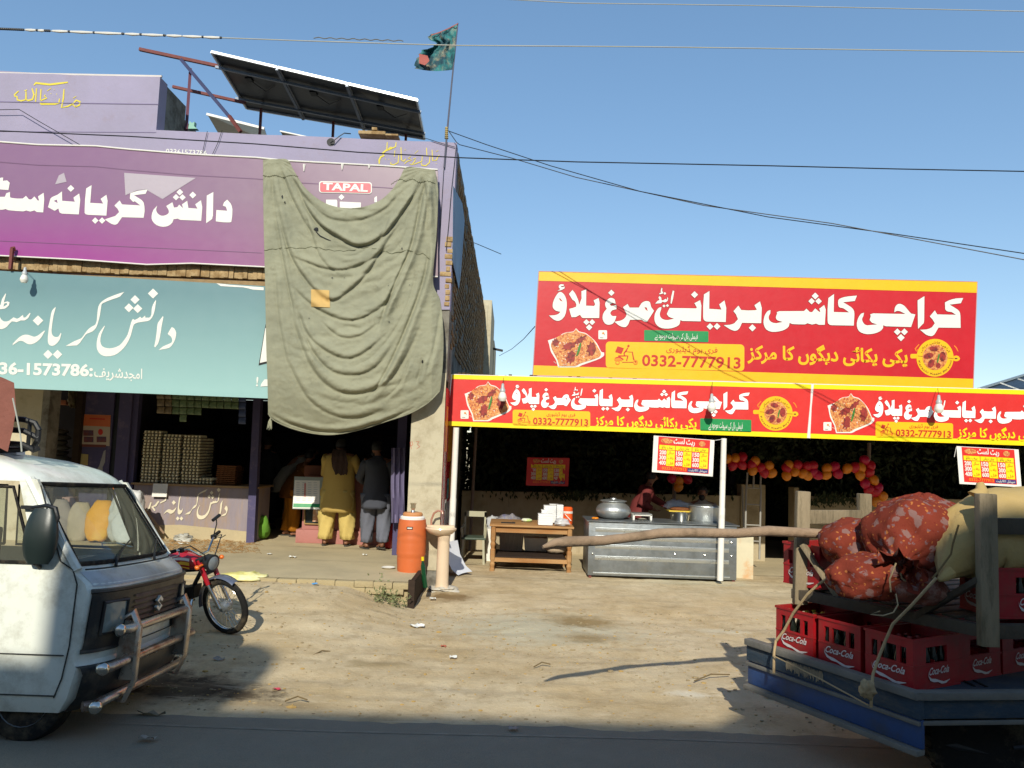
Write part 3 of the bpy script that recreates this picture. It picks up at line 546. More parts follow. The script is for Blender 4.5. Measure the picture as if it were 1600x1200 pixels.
# teal board
YT = 10.46
tb = thing('teal_signboard', 'pale teal sign board with white slanted Urdu lettering and phone number under the brick band', 'sign', P(200, 600, YT))
ft = onY(YT); q4 = [(-70, 419), (414, 447), (470, 451), (470, 624), (418, 622.5), (-70, 603)]
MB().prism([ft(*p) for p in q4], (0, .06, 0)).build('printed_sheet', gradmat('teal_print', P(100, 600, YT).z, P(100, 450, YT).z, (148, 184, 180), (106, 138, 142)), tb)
f1 = onY(YT-.004)
mm = MB(); lay(mm, NASTA, f1); mm.build('white_lettering', WHT, tb)
mm = MB(); text(mm, '36-1573786:', (-1, 584), (145, 587.5), 25, f1, .035); text(mm, 'امجد', (193, 591), (222, 592), 22, f1, .012, True); text(mm, 'شریف', (147, 588.5), (192, 590.5), 22, f1, .012, True); mm.build('phone_lettering', WHT, tb)
mm = MB(); mm.poly([f1(*p) for p in ((415, 506), (424, 500), (424, 566), (404, 571))]); mm.build('dark_letter_edge', BLK, tb)
mm = MB(); mm.poly([f2_(*p) for f2_ in (onY(YT-.008),) for p in ((414.5, 513), (424, 506), (424, 563), (406, 567))]); text(mm, '!', (400, 603), (403, 603.2), 20, onY(YT-.008), .02); mm.poly([onY(YT-.008)(*p) for p in ((408, 600), (413, 593), (424, 592), (424, 603), (407, 604))]); mm.build('white_lettering', WHT, tb)
mm = MB(); mm.poly([f1(*p) for p in sm([(338, 442.5), (360, 445), (412, 449), (412, 453.5), (395, 452.5), (380, 449), (345, 447)])]); mm.build('torn_edge', WHT, tb)
# rusty bracket in front of the band
single(MB().b2(P(15.5, 421, 10.44), P(20, 388, 10.40)).tube([P(17, 388, 10.42), P(22, 386.5, 10.44), P(23, 392, 10.46)], .02, 6), 'iron_bracket', 'short rusty iron bracket standing between purple sign and brick band', 'bracket', RUSTB)
# bulb on teal sign
def bulb(px, py, Y, s, label, hang=None, m=None):
    c = P(px, py, Y); t = thing('light_bulb', label, 'light bulb', c, 'hanging light bulbs')
    q = c
    MB().lathe(q+V((0, 0, -.075*s)), [(.004*s, 0), (.035*s, .003*s), (.052*s, .035*s), (.055*s, .05*s), (.045*s, .09*s), (.03*s, .12*s)], 14).build('glass', mat('bulb_white', (222, 220, 210), .35), t, smooth=True)
    MB().lathe(q+V((0, 0, .045*s)), [(.036*s, 0), (.036*s, .03*s), (.022*s, .05*s), (.018*s, .1*s), (.006*s, .11*s)], 12).build('socket', mat('grey_socket', (172, 176, 176), .4), t, smooth=True)
    if hang: MB().tube([q+V((0, 0, .15*s)), V(hang)], .004, 4).build('flex', BLACKP, t)
    return t
bulb(38, 434, 10.26, .95, 'small white light bulb hanging in front of the teal sign below the brick band', P(39, 424, 10.5))
# ================= tarpaulin =================
import numpy as np
def bez(pts, n):      # even resample of a polyline with smoothing
    pts = [np.array(p, float) for p in pts]; out = []
    seg = [0]
    for a, b in zip(pts, pts[1:]): seg.append(seg[-1]+np.linalg.norm(b-a))
    for i in range(n):
        s = seg[-1]*i/(n-1); k = min(len(seg)-2, max(j for j in range(len(seg)) if seg[j] <= s+1e-9)); t = (s-seg[k])/(seg[k+1]-seg[k]+1e-9)
        p0 = pts[max(k-1, 0)]; p1 = pts[k]; p2 = pts[k+1]; p3 = pts[min(k+2, len(pts)-1)]
        out.append(.5*((2*p1)+(p2-p0)*t+(2*p0-5*p1+4*p2-p3)*t*t+(3*p1-p0-3*p2+p3)*t**3))
    return np.array(out)
NU, NV = 190, 230
Tp = bez([(411, 249.5), (430, 248.5), (449, 249.5), (459, 266), (475, 291), (500, 313), (528, 323.5), (560, 324.5), (590, 315), (610, 299), (625, 277), (634, 262), (655, 262), (680, 266)], NU)
Bt = bez([(419, 648), (428, 655), (452, 668), (485, 676.5), (520, 679), (560, 672), (605, 658), (640, 646), (668, 629), (688, 610)], NU)
Lf = bez([(411, 249.5), (411.5, 330), (414, 440), (416, 540), (418, 600), (419, 648)], NV); Rt = bez([(680, 266), (685, 300), (682, 370), (677, 440), (688, 470), (693, 520), (692, 570), (688, 610)], NV)
us = np.linspace(0, 1, NU)[None, :, None]; vs_ = np.linspace(0, 1, NV)[:, None, None]
GRD = (1-vs_)*Tp[None]+vs_*Bt[None]+(1-us)*Lf[:, None]+us*Rt[:, None]-((1-us)*(1-vs_)*Tp[0]+us*(1-vs_)*Tp[-1]+(1-us)*vs_*Bt[0]+us*vs_*Bt[-1])
FOLDS = [(.6, 5, '448 262 475 305 505 335 535 345 575 340 610 320 622 300'), (1.5, 5, '465 290 480 325 500 352 530 372 560 385 590 375 612 355 640 315 665 272'), (1.8, 5, '672 268 660 310 650 360 640 395 620 440 600 490 592 520'),
 (1.0, 5, '425 280 440 350 455 400 480 440 500 460 520 470 545 455 575 425 600 385 630 340'), (.8, 4, '455 400 480 410 510 420 545 420 580 405 612 380'), (.9, 5, '450 440 480 470 510 490 540 500 570 495 610 465 640 400 655 350'),
 (1.6, 5, '672 380 665 430 645 490 615 560 590 605 570 628'), (.8, 5, '460 470 480 520 505 545 540 560 570 550 605 520'), (.8, 5, '468 500 490 550 520 580 560 585 590 570 612 540'), (.9, 6, '452 480 480 560 510 600 550 615 600 600 632 560 660 500'),
 (.7, 5, '448 560 480 620 520 648 560 652 600 640'), (.9, 4, '424 645 450 660 500 673 550 672 600 657 650 635'), (.8, 4, '425 260 430 330 445 420 462 500'), (.7, 4, '436 255 452 300 472 340 492 372'), (.7, 5, '662 560 652 600'), (.6, 5, '690 480 680 540 665 590'),
 (.5, 4, '475 330 500 400 530 430'), (.6, 4, '610 330 595 370 560 398 530 400'), (.5, 3, '640 560 625 600 600 625'), (.5, 4, '500 500 530 525 560 525 590 505'), (.8, 4, '660 275 668 320 664 360'), (.6, 4, '430 420 436 500 450 570'), (.5, 4, '655 410 640 470 615 520 580 560 545 575')]
def tarpdepth(Q):      # forward bulge in metres for points (px, py)
    X, Yy = Q[..., 0], Q[..., 1]; d = .035*np.clip((Yy-250)/400, 0, 1)
    for a, wd, s in FOLDS:
        p = bez([tuple(t) for t in np.array(pl(s))], 40); best = np.full(X.shape, 1e9); sd = np.zeros(X.shape); tt = np.zeros(X.shape)
        for k in range(39):
            ax, ay = p[k]; bx, by = p[k+1]; dx, dy = bx-ax, by-ay; l2 = dx*dx+dy*dy+1e-9; t = np.clip(((X-ax)*dx+(Yy-ay)*dy)/l2, 0, 1)
            ex, ey = X-ax-t*dx, Yy-ay-t*dy; q = ex*ex+ey*ey; mk = q < best; best = np.where(mk, q, best); sd = np.where(mk, np.sign(dx*ey-dy*ex), sd); tt = np.where(mk, (k+t)/39, tt)
        r = np.sqrt(best); fade = np.clip(np.minimum(tt, 1-tt)*6, 0, 1)
        s_ = r*sd
        d = d+a*fade*(.036*np.exp(-((s_+wd*1.1)/(wd*1.2))**2)-.032*np.exp(-((s_-wd*.2)/(wd*.5))**2))
    return d
def tby(y): u = min(1, max(0, (y-520)/160)); return 10.36+.03*max(0, (y-250)/430)+.36*u**3
dep = tarpdepth(GRD)
rows = []
for i in range(NV):
    row = []
    for j in range(NU):
        x, y = GRD[i, j]; e = min(j, NU-1-j)/12
        n1 = .008*fbm(x*.03, y*.07, 2)+.007*abs(fbm(x*.07, y*.11+x*.02, 9))+.0022*fbm(x*.3, y*.4, 4)
        yb = tby(y)
        uu = j/(NU-1); vv = i/(NV-1); mid = sin(pi*uu)**1.1
        rp = abs(sin(vv*41+5*fbm(uu*2.2, vv*3, 1)))**1.3*.019*mid*(.5+.5*fbm(uu*2, vv*6, 8)+.3)
        for cx_, cy_, fq in ((674, 258, 21), (428, 246, 17)):
            dx_, dy_ = x-cx_, y-cy_; rr_ = sqrt(dx_*dx_+dy_*dy_)+1; th_ = atan2(dy_, dx_); rp += .014*abs(sin(th_*fq+1.5*fbm(th_*3, rr_*.01)))**1.4*exp(-rr_/150)*min(1, rr_/25)
        row.append(P(x, y, yb-dep[i, j]-rp-n1*min(1, e+.3)+(.05*max(0, 1-(684-x)/10) if x > 674 else 0)))
    rows.append(row)
TARP = mat('olive_canvas', (150, 149, 126), .9, var=.07, vs=2.2, bump=.35, bs=120, col2=(136, 136, 116), c2s=2.0, c2t=.55, dirt=((110, 104, 82), .27, 3.5), spec=.12, stretch=(1, 1, 1), grain=.05)
tp = thing('canvas_tarpaulin', 'big sagging olive canvas tarpaulin draped over the right half of the shop signs', 'tarpaulin', P(550, 680, 10.7))
cl = MB().grid(rows).build('canvas', TARP, tp, smooth=True, ang=180)
sm_ = cl.modifiers.new('thickness', 'SOLIDIFY'); sm_.thickness = .004
FL = GRD.reshape(-1, 2); RY = np.array([p.y for r in rows for p in r])
def onTarp(x, y, k=.006): return P(x, y, float(RY[np.argmin((FL[:, 0]-x)**2+(FL[:, 1]-y)**2)])-k)
for nm, s_ in (('seam', '411 274 420 276 430 274 442 277 455 274 466 276'), ('seam', '611 288 625 280 634 283 645 280 655 285 668 283 680 287'), ('seam', '413 391 430 389 450 387 470 388 490 386 510 390 530 392 550 391 575 387 600 392 612 396 640 391 652 398 660 396 675 408'), ('hem_rope', '419 646 427 656 452 668 485 676.5 520 679 560 672 605 658 640 646 668 630 687 611')):
    p = bez(pl(s_), 60); MB().tube([onTarp(x, y+(.8*sin(i*1.9) if nm == 'seam' else 0), .002) for i, (x, y) in enumerate(p)], .0045 if nm == 'seam' else .007, 5).build(nm, mat('seam_shade', (92, 92, 66), .9) if nm == 'seam' else TARP, tp)
pp = [[onTarp(486+28.5*u+(1 if v > .5 else 0)*u, 452+27*v+u*1.5, .010) for u in [k/8 for k in range(9)]] for v in [k/8 for k in range(9)]]
MB().grid(pp).build('cloth_patch', mat('ochre_patch', (194, 160, 98), .9, var=.1, vs=8, bump=.2, bs=60), tp, smooth=True, ang=180)
for (x, y, w_, h_) in ((441, 307, 1.3, 5), (445, 316, 1, 4), (494, 358, 4, 6), (519, 434, 1.6, 1.4), (628, 388, 1, 3), (538, 434, 1, .8), (660, 565, 1.5, 5.5), (608, 503, 1.4, 1.4), (483, 497, 1, 1), (640, 445, .9, .9), (607, 446, .8, .8)):
    MB().poly([onTarp(x+w_*cos(k*.785)*(.8+.3*sin(k*2)), y+h_*.5*sin(k*.785), .012) for k in range(8)]).build('hole', BLK, tp)
MB().tube([onTarp(494, 362), onTarp(500, 368, .02), onTarp(510, 373, .014), onTarp(517, 376)], [.008, .006, .005, .003], 5).build('loose_cord', BLK, tp)
tf = MB()
for k in range(9):
    a = P(426+random.uniform(-2, 2), 652, 10.66); tf.tube([a, a+V((-.03+.01*random.random(), -.02, -.06)), a+V((-.06+.06*random.random(), -.01, -.14-.04*random.random()))], [.012, .008, .004], 5)
tf.build('frayed_corner', TARP, tp, smooth=True)
# ================= signs of the eatery =================
def foodpic(par, fn0, Y, g):       # plate of rice with pieces of roast
    q = lambda k: (lambda x, y: P(*g(x, y), Y-.004*k))
    o = pl('862 530 868 528 874 526 878 522 886 519 896 518 900 513 905 518 914 520 920 524 927 530 933 537 937 545 940 550 944 551 944 555 938 560 925 565 908 571 900 574 872 574 869 563 861 550 858 538 856 532')
    e = MB().poly([q(1)(*p) for p in sm(o)]).build('plate_picture', WHT, par)
    r = pl('866 531 870 527 878 523 886 519.5 896 519 900 514 904 519 913 521 920 525 927 531 932 539 936 546 939 552 936 558 922 563 906 568 898 572 874 572 871 562 865 551 861 541 862 535')
    rc = MB().mt(RICE); rc.poly([q(2)(*p) for p in sm(r)])
    m1 = MB()
    for cx, cy, a, b, t in ((889, 541, 11, 5.5, -.35), (907, 531, 10, 4, -.6), (892, 558, 7, 10, .35), (924, 545, 7, 11, .1), (868, 535, 5, 6, 0)):
        m1.poly([q(3)(cx+(1+.28*sin(k*2.9+cx))*(a*cos(k*.393)*cos(t)-b*sin(k*.393)*sin(t)), cy+(1+.28*sin(k*2.9+cx))*(a*cos(k*.393)*sin(t)+b*sin(k*.393)*cos(t))) for k in range(16)])
    m1.build('roast', MEAT, e)
    m1 = rc
    rr = random.Random(5)
    for k in range(150):
        cx, cy = rr.uniform(866, 936), rr.uniform(522, 570)
        if cy > 574-(cx-866)*.2 and cx > 900: continue
        if cy < 540-(cx-862)*.6 or cy < 519+(cx-905)*.75: continue
        t = rr.uniform(0, 3.1); m1.mt(rr.choice([MT['sign_orange'], MT['roast_print'], MT['sign_white'], CRUMB])); l = rr.uniform(.8, 1.8)
        m1.poly([q(2.5)(cx+l*cos(t), cy+l*sin(t)), q(2.5)(cx-.5*sin(t), cy+.5*cos(t)), q(2.5)(cx-l*cos(t), cy-l*sin(t)), q(2.5)(cx+.5*sin(t), cy-.5*cos(t))])
    m1.build('rice', None, e)
    MB().poly([q(5)(*p) for p in pl('907 535 908.5 537 907 545 903 555 900 556 902 548 904.5 540')]).build('green_chilli', CHIL, e)
CRUMB = flat('rice_cream', (246, 216, 150), .5)
def scooter(par, Y, g):
    q = lambda x, y: P(*g(x, y), Y)
    m1 = MB().mt(DRED)
    m1.poly([q(*p) for p in pl('965 541 975 544 971 553 961 550')]); m1.poly([q(*p) for p in sm(dia(982, 540.5, 2.3))])
    for wd, s in ((1.1, '981 543 979 547 975 552 976 556 981 556 979 564'), (.5, '976 549 984 550 989 550'), (1.0, '988 550 990 561 994 567'), (1.6, '961 560 968 558 974 562'), (.7, '972 566 990 566'), (1.2, '966 556 975 556')): strokes(m1, [(wd, pl(s))], q)
    m1.mt(ORG)
    for cx, cy in ((965, 566), (993, 566)): strokes(m1, [(.8, [(cx+3*cos(k*.7), cy+3*sin(k*.7)) for k in range(10)])], lambda x, y: P(*g(x, y), Y-.003))
    strokes(m1, [(2.0, pl('960 562 967 561 972 563'))], lambda x, y: P(*g(x, y), Y-.002))
    m1.build('scooter_drawing', None, par)
def logo(par, cx, cy, r, Y):
    q = lambda k: (lambda x, y: P(cx+(x-1461)*r/29, cy+(y-559)*r/29, Y-.004*k))
    e = MB(); e.poly([q(1)(1461+29*cos(k*.13), 559+29.5*sin(k*.13)) for k in range(48)]); e.poly([q(.5)(*p) for p in rrect(1422.5, 553, 1436, 560, 2)]); e.poly([q(.5)(1494+6*cos(k*.6), 560+4.5*sin(k*.6)) for k in range(10)])
    e = e.build('round_logo', MT['sign_yellow'], par)
    m1 = MB(); strokes(m1, [(.9, pl('1432 549 1430 545 1436 538')), (.9, pl('1497 549 1494 543 1491 540')), (.9, pl('1436 551 1433 546'))], q(.5)); m1.build('steam_mark', ORG, e)
    m1 = MB(); strokes(m1, [(.4, pl('1434 556 1444 557')), (.4, pl('1479 559 1490 560')), (1.2, pl('1492 560 1496 560'))], q(2)); m1.build('handle_line', BRN, e)
    MB().poly([q(2)(1461+19.5*cos(k*.16), 558+20*sin(k*.16)) for k in range(39)]).build('dish', RICE, e)
    m1 = MB()
    for bx, by, a, b, t in ((1451, 556, 8, 4.5, -.2), (1459, 545, 7, 4, .2), (1455, 568, 5, 7, .4), (1473, 557, 5, 8, 0), (1466, 571, 4, 4, 0)):
        m1.poly([q(3)(bx+a*cos(k*.628)*cos(t)-b*sin(k*.628)*sin(t), by+a*cos(k*.628)*sin(t)+b*sin(k*.628)*cos(t)) for k in range(10)])
    m1.build('roast', MEAT, e); MB().poly([q(4)(*p) for p in pl('1467 552 1468.5 554 1466 566 1464 567 1465 559')]).build('green_chilli', CHIL, e)
    m1 = MB()
    def arc(x, y): a = R(170)-x*R(160); return q(2)(1461+(22.2+y)*cos(a), 559+(22.2+y)*sin(a))
    vs, fs, wd = glyphs('Karachi Kashi Biryani', .0); m1.add([arc(u, (1-v)*4.6) for u, v in vs], fs)
    def arc2(x, y): a = R(200)+x*R(140); return q(2)(1461+(22.5+y)*cos(a), 559+(22.5+y)*sin(a))
    vs, fs, wd = glyphs('کراچی کاشی بریانی', .0, True); m1.add([arc2(u, v*5) for u, v in vs], fs)
    m1.build('ring_lettering', BRN, e)
def signart(par, Y, gt, gf, gi, gph, gsub, ggr, lg, W=WHT):
    at = lambda g, k: (lambda x, y: P(*g(x, y), Y-.004*k))
    m1 = MB(); lay(m1, TITLE, at(gt, 2)); m1.build('white_title_lettering', W, par)
    m1 = MB()
    for o, hs in TITLE:      # dark edge of the letters
        n = len(o)
        for i in range(n):
            a, b = o[i], o[(i+1) % n]; dx, dy = b[0]-a[0], b[1]-a[1]; l = sqrt(dx*dx+dy*dy)+1e-6; nx, ny = dy/l*.55, -dx/l*.55
            m1.quad(at(gt, 1)(a[0]+nx, a[1]+ny), at(gt, 1)(b[0]+nx, b[1]+ny), at(gt, 1)(b[0]-nx, b[1]-ny), at(gt, 1)(a[0]-nx, a[1]-ny))
    m1.build('letter_outline', flat('outline_maroon', (122, 14, 26), .5), par)
    foodpic(par, None, Y, gf)
    e = MB().poly([at(gi, 1)(*p) for p in rrect(935, 516, 948.5, 530, 1.5)]).build('small_badge', WHT, par)
    m1 = MB().mt(ORG); m1.poly([at(gi, 2)(*p) for p in sm(dia(942.5, 520.5, 2))]); m1.mt(BLK); strokes(m1, [(.35, [(937.5, 527.5), (943, 527.8)])], at(gi, 2)); strokes(m1, [(.4, [(944, 521), (945, 524)])], at(gi, 2)); m1.build('badge_mark', None, e)
    e = MB().poly([at(gph, 1)(*p) for p in rrect(946.5, 533.5, 1163, 575, 6, .022)]).build('phone_panel', MT['sign_yellow'], par)
    m1 = MB(); text(m1, '0332-7777913', (1003, 571), (1157, 575.5), 24, at(gph, 2), .022); text(m1, 'فری ہوم ڈیلیوری', (1041, 549), (1121, 551), 11.5, at(gph, 2), .004, True); m1.build('phone_number', DRED, e)
    scooter(e, Y-.008, gph)
    m1 = MB(); text(m1, 'پکی پکائی دیگوں کا مرکز', (1168, 560.5), (1418, 567), 29, at(gsub, 1), .030, True); m1.build('yellow_lettering', MT['sign_yellow'] if W == WHT else LYEL, par)
    e = MB().poly([at(ggr, 1)(*p) for p in rrect(1006.5, 515.5, 1107, 532.5, 1.5, .022)]).build('green_panel', GRN, par)
    m1 = MB(); text(m1, 'فیملی ہال کی سہولت موجود ہے', (1023, 528), (1090, 530), 12, at(ggr, 2), .004, True); m1.build('green_panel_lettering', WHT, e)
    logo(par, *lg, Y)
YU = 11.75
us_ = thing('rooftop_signboard', 'large red and yellow sign board standing on the eatery roof above the other two', 'sign', P(1180, 600, YU))
fu = onY(YU)
MB().prism([fu(842, 424.5), fu(1527, 441), fu(1520.5, 607), fu(832.5, 586)], (0, .05, 0)).build('red_sheet', RED, us_)
fu1 = onY(YU-.004)
mm = MB(); mm.quad(fu1(842, 424.5), fu1(1527, 441), fu1(1526.2, 457.5), fu1(840.5, 438.5)); mm.build('yellow_top_band', YEL, us_)
mm = MB(); mm.quad(fu1(833.5, 570.8), fu1(1521.3, 592), fu1(1520.5, 607), fu1(832.5, 586)); mm.build('yellow_bottom_band', YEL, us_)
mm = MB(); mm.tube([fu(842, 424), fu(1527, 440.5)], .008, 5).tube([fu(832, 587), fu(1520, 608)], .012, 5).tube([fu(1527, 441), fu(1520.5, 607)], .008, 5).tube([fu(842, 424.5), fu(832.5, 586)], .008, 5); mm.build('board_edge', flat('pale_board_edge', (190, 140, 140), .6), us_)
mm = MB()
for x in (900, 1050, 1200, 1350, 1480):
    a = fu(x, 430+.024*(x-842))+V((0, .07, 0)); b = fu(x-6, 590+.026*(x-842))+V((0, .07, 0)); mm.bar(a, b, .04, .04); mm.bar(a+V((0, 0, -.1)), b+V((0, .9, 0)), .03, .03)
mm.build('board_support', RUSTB, us_)
idt = lambda x, y: (x, y)
signart(us_, YU, idt, idt, idt, idt, idt, idt, (1461, 559, 29))
YLW = 11.40
def lowsign(dx, dy, label, x0, x1, nm='front_signboard'):
    s = thing(nm, label, 'sign', P(x0+200, 640, YLW)); Y = YLW
    fl = onY(Y); tp_ = lambda x: 585+.0272*(x-705); bt_ = lambda x: 665+.0345*(x-697)
    MB().prism([fl(x0+8, tp_(x0+8)), fl(x1, tp_(x1)), fl(x1-4, bt_(x1)), fl(x0, bt_(x0))], (0, .05, 0)).build('red_sheet', LRED, s)
    f1 = onY(Y-.004)
    MB().quad(f1(x0+8, tp_(x0)), f1(x1, tp_(x1)), f1(x1, tp_(x1)+7.2), f1(x0+7.5, tp_(x0)+7.2)).build('yellow_top_band', LYEL, s)
    MB().quad(f1(x0+1, bt_(x0)-7), f1(x1-4, bt_(x1)-7.5), f1(x1-4, bt_(x1)), f1(x0, bt_(x0))).build('yellow_bottom_band', LYEL, s)
    e = MB(); e.tube([fl(x0+8, tp_(x0+8)), fl(x0, bt_(x0))], .016, 6).tube([fl(x1, tp_(x1)), fl(x1-4, bt_(x1))], .014, 6).tube([fl(x0+8, tp_(x0+8)), fl(x1, tp_(x1))], .007, 5); e.build('white_frame', WHITEP, s)
    sh = lambda g: (lambda x, y: (g(x, y)[0]+dx, g(x, y)[1]+dy))
    def aff(sx, ox, sy, oy, X, Yy): return sh(lambda x, y: (X+(x-ox)*sx, Yy+(y-oy)*sy))
    signart(s, Y, aff(.5787, 857.8, .565, 493, 797, 629), aff(.83, 856, 1.02, 514, 726, 597), aff(.93, 935, .95, 516, 719.6, 641), aff(.56, 946.5, .60, 533.5, 801, 640), aff(.637, 1168, .66, 560.5, 929, 663.5), aff(.795, 1006.5, 1.15, 515.5, 1094, 653.5), (1212+dx, 646+dy, 26.5), flat('sign_bright_white', (244, 242, 236), .45, .02))
    return s
lowsign(0, 0, 'long red and yellow eatery sign directly above the steel counter, left of the white divider', 697, 1268.5)
lowsign(567, 18.5, 'long red and yellow eatery sign right of the white divider, cut by the picture edge', 1262, 1840)
bulb(785, 618, 11.15, 1.15, 'white light bulb dangling in front of the rice picture of the left eatery sign', P(787, 590, 11.34))
bulb(1112, 634, 11.15, 1.15, 'white light bulb dangling over the white title of the left eatery sign', P(1113, 597, 11.34))
bulb(1467, 636, 11.15, 1.15, 'white light bulb dangling in front of the right eatery sign', P(1465, 607, 11.34))
# roof of the eatery
rf = thing('eatery_roof', 'flat thatched eatery roof seen as a ragged edge behind the red signs', 'roof', (3, 14, 3))
zR = P(1100, 597, 11.55).z
mm = MB(); mm.b2((-.93, 11.5, zR-.16), (13.4, 17.2, zR-.04)); mm.build('deck', mat('old_thatch', (92, 78, 56), .95, var=.25, vs=8, bump=.8, bs=25), rf)
mm = MB(); x = -.85
while x < 13.3:
    mm.bar((x, 11.46, zR-.02+random.uniform(-.02, .01)), (x+random.uniform(-.02, .02), 12.4, zR+.0+random.uniform(-.01, .02)), .05, .045); x += random.uniform(.06, .085)
mm.build('reed_edge', mat('dark_reeds', (78, 60, 44), .95, var=.3, vs=12, bump=.6, bs=30), rf)
mm = MB()
for x in (.4, 2.2, 4.0, 5.8, 7.6, 9.4, 11.2): mm.tube([(x, 11.5, zR-.24), (x, 17, zR-.24)], .04, 8)
mm.build('roof_pole', RUSTB, rf)
# white poles
def pole(t, b, Yt, Yb, r, label, m=WHITEP, grp='poles of the eatery'):
    a = P(*t, Yt); c = P(*b, Yb); s = MB()
    s.tube([c, c+(a-c)*.5, c+(a-c)*.51, a], [r*1.08, r*1.08, r, r], 12); return single(s, 'support_pole', label, 'pole', m, grp, smooth=True)
pole((713, 668), (703, 893), 11.42, 11.5, .045, 'white steel pole standing beside the wash basin at the left corner of the eatery')
pole((1131, 685), (1125, 907), 11.42, 11.42, .042, 'white steel pole standing in front of the steel counter')
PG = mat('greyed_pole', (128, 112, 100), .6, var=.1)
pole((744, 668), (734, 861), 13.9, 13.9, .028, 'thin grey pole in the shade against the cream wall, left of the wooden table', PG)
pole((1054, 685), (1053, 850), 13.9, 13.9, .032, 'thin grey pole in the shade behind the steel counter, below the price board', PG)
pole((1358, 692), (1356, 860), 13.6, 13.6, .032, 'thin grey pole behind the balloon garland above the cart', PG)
# price boards
def price(px, py, w_, h_, Y, sk, label, cur=0.0, full=True):
    g = lambda x, y: (px+x*w_+sk[0]*y*h_, py+y*h_+sk[1]*x*w_)
    q = lambda k: (lambda x, y: P(*g(x, y), Y-.003*k+cur*(sin(x*3.1)+.4*sin(x*7+y*3))))
    s = thing('price_board', label, 'sign', P(px+w_/2, py+h_, Y), 'price list sheets')
    def sheet(x0, y0, x1, y1, k, m, nm, par): return MB().grid([[q(k)(x0+(x1-x0)*i/8, y0+(y1-y0)*j/3) for i in range(9)] for j in range(4)]).build(nm, m, par)
    sheet(0, 0, 1, 1, 0, WHITEP if full else LRED, 'sheet', s); sheet(.08, .015, .93, .94, 1, LRED, 'red_field', s)
    m1 = MB(); text(m1, 'ریٹ لسٹ', (.33, .17), (.68, .175), .20, q(2), .03, True); m1.build('list_title', WHT, s)
    for k, (cx, cy, rx, ry) in enumerate(((.22, .12, .1, .075), (.80, .13, .055, .075))): MB().poly([q(2)(cx+rx*cos(a*.63), cy+ry*sin(a*.63)) for a in range(10)]).build('dish_picture', RICE, s)
    for c in range(3):
        xx = .10+c*.272
        sheet(xx, .24, xx+.262, .36, 2, LYEL, 'heading_cell', s)
        m1 = MB(); text(m1, ('بیف پلاؤ', 'چکن بریانی', 'چکن پلاؤ')[c], (xx+.04, .325), (xx+.22, .325), .10, q(3), .0, True); m1.build('heading_lettering', BRN, s)
        sheet(xx+.125, .375, xx+.262, .80, 2, LYEL, 'weight_cells', s)
        m1 = MB()
        for r_ in range(3):
            text(m1, (('200', '300', '400'), ('150', '300', '600'), ('150', '300', '600'))[c][r_], (xx+.008, .495+r_*.14), (xx+.118, .495+r_*.14), .155, q(2), .035)
        m1.build('prices', WHT, s)
        m1 = MB()
        for r_ in range(3): text(m1, ('سنگل', 'ہاف', 'فل')[r_], (xx+.15, .47+r_*.14), (xx+.24, .47+r_*.14), .09, q(3), 0, True)
        m1.build('weight_lettering', DRED, s)
    m1 = MB(); text(m1, '0332-7777913', (.16, .905), (.56, .905), .11, q(2), .02); m1.build('phone_lettering', ORG, s)
    sheet(.58, .82, .92, .92, 2, NAVY, 'navy_strip', s)
    m1 = MB(); text(m1, 'سپیشل 110 پلیٹ', (.60, .895), (.90, .895), .09, q(3), .01, True); m1.build('strip_lettering', WHT, s)
    return s
pbd = price(1021.5, 680.5, 95, 57, 11.34, (-.05, .075), 'white edged red and yellow price list hanging by the pole above the steel counter', .01)
price(1494.5, 697, 97, 59, 11.34, (.08, .055), 'white edged red and yellow price list sheet hanging above the yellow sack of the cart', .012)
price(824, 714.5, 66, 44, 13.4, (-.05, .02), 'unlit red price list cloth hanging in the shade above the wooden table', .04, False)
for (a, b, Y1, Y2, lb) in (((1117, 688), (1131, 686), 11.34, 11.4, 'short white string tying the price list to the white pole'), ((1494, 699), (1491, 714), 11.34, 11.34, 'loose string end at the left corner of the right price list')):
    single(MB().tube([P(*a, Y1), P(*b, Y2)], .004, 4), 'string', lb, 'string', WHITEP)
# dark roof with panels far right
sr = thing('distant_solar_roof', 'dark sloping roof of solar panels behind the eatery signs at the right picture edge', 'solar panels', P(1570, 610, 19))
mm = MB(); mm.prism([P(1515, 612, 17.5), P(1700, 640, 17.5), P(1800, 590, 21), P(1612, 583, 21)], (0, 0, -.06)); mm.build('panel', mat('panel_underside', (30, 36, 42), .4, var=.2, vs=3), sr)
mm = MB()
for a, b in (((1528, 606), (1560, 620)), ((1562, 598), (1600, 612)), ((1590, 592), (1640, 607))): mm.bar(P(*a, 17.4), P(*b, 17.3), .03, .03)
mm.bar(P(1522, 610, 17.42), P(1612, 582, 20.9), .05, .05); mm.build('frame_rail', ALU, sr)
# ================= eatery yard =================
zg = .09
YW = 14.35
wl = thing('yard_wall', 'low cream plastered wall closing the back of the eatery, under dark foliage', 'wall', P(950, 860, YW))
def wallseg(x0, x1, yt, Y, th=.2, m=CREAM, lo=-.02):
    a = P(x0, yt, Y); b = P(x1, yt+(x1-x0)*.018, Y)
    s = MB(); n = 14; top = [V((a.x+(b.x-a.x)*i/n, Y, a.z+(b.z-a.z)*i/n+.012*fbm(i*.7, x0))) for i in range(n+1)]
    s.prism([V((a.x, Y, lo))]+top+[V((b.x, Y, lo))], (0, th, 0)); return s
WALLM = mat('shaded_cream_wall', (176, 162, 134), .88, var=.08, vs=1.6, bump=.2, bs=14, dirt=((136, 120, 92), .38, 2.2), spec=.15)
wallseg(722, 1158, 767, YW).build('wall_section', WALLM, wl); wallseg(1158.5, 1196, 757, YW-.05, .3).build('end_pier', WALLM, wl)
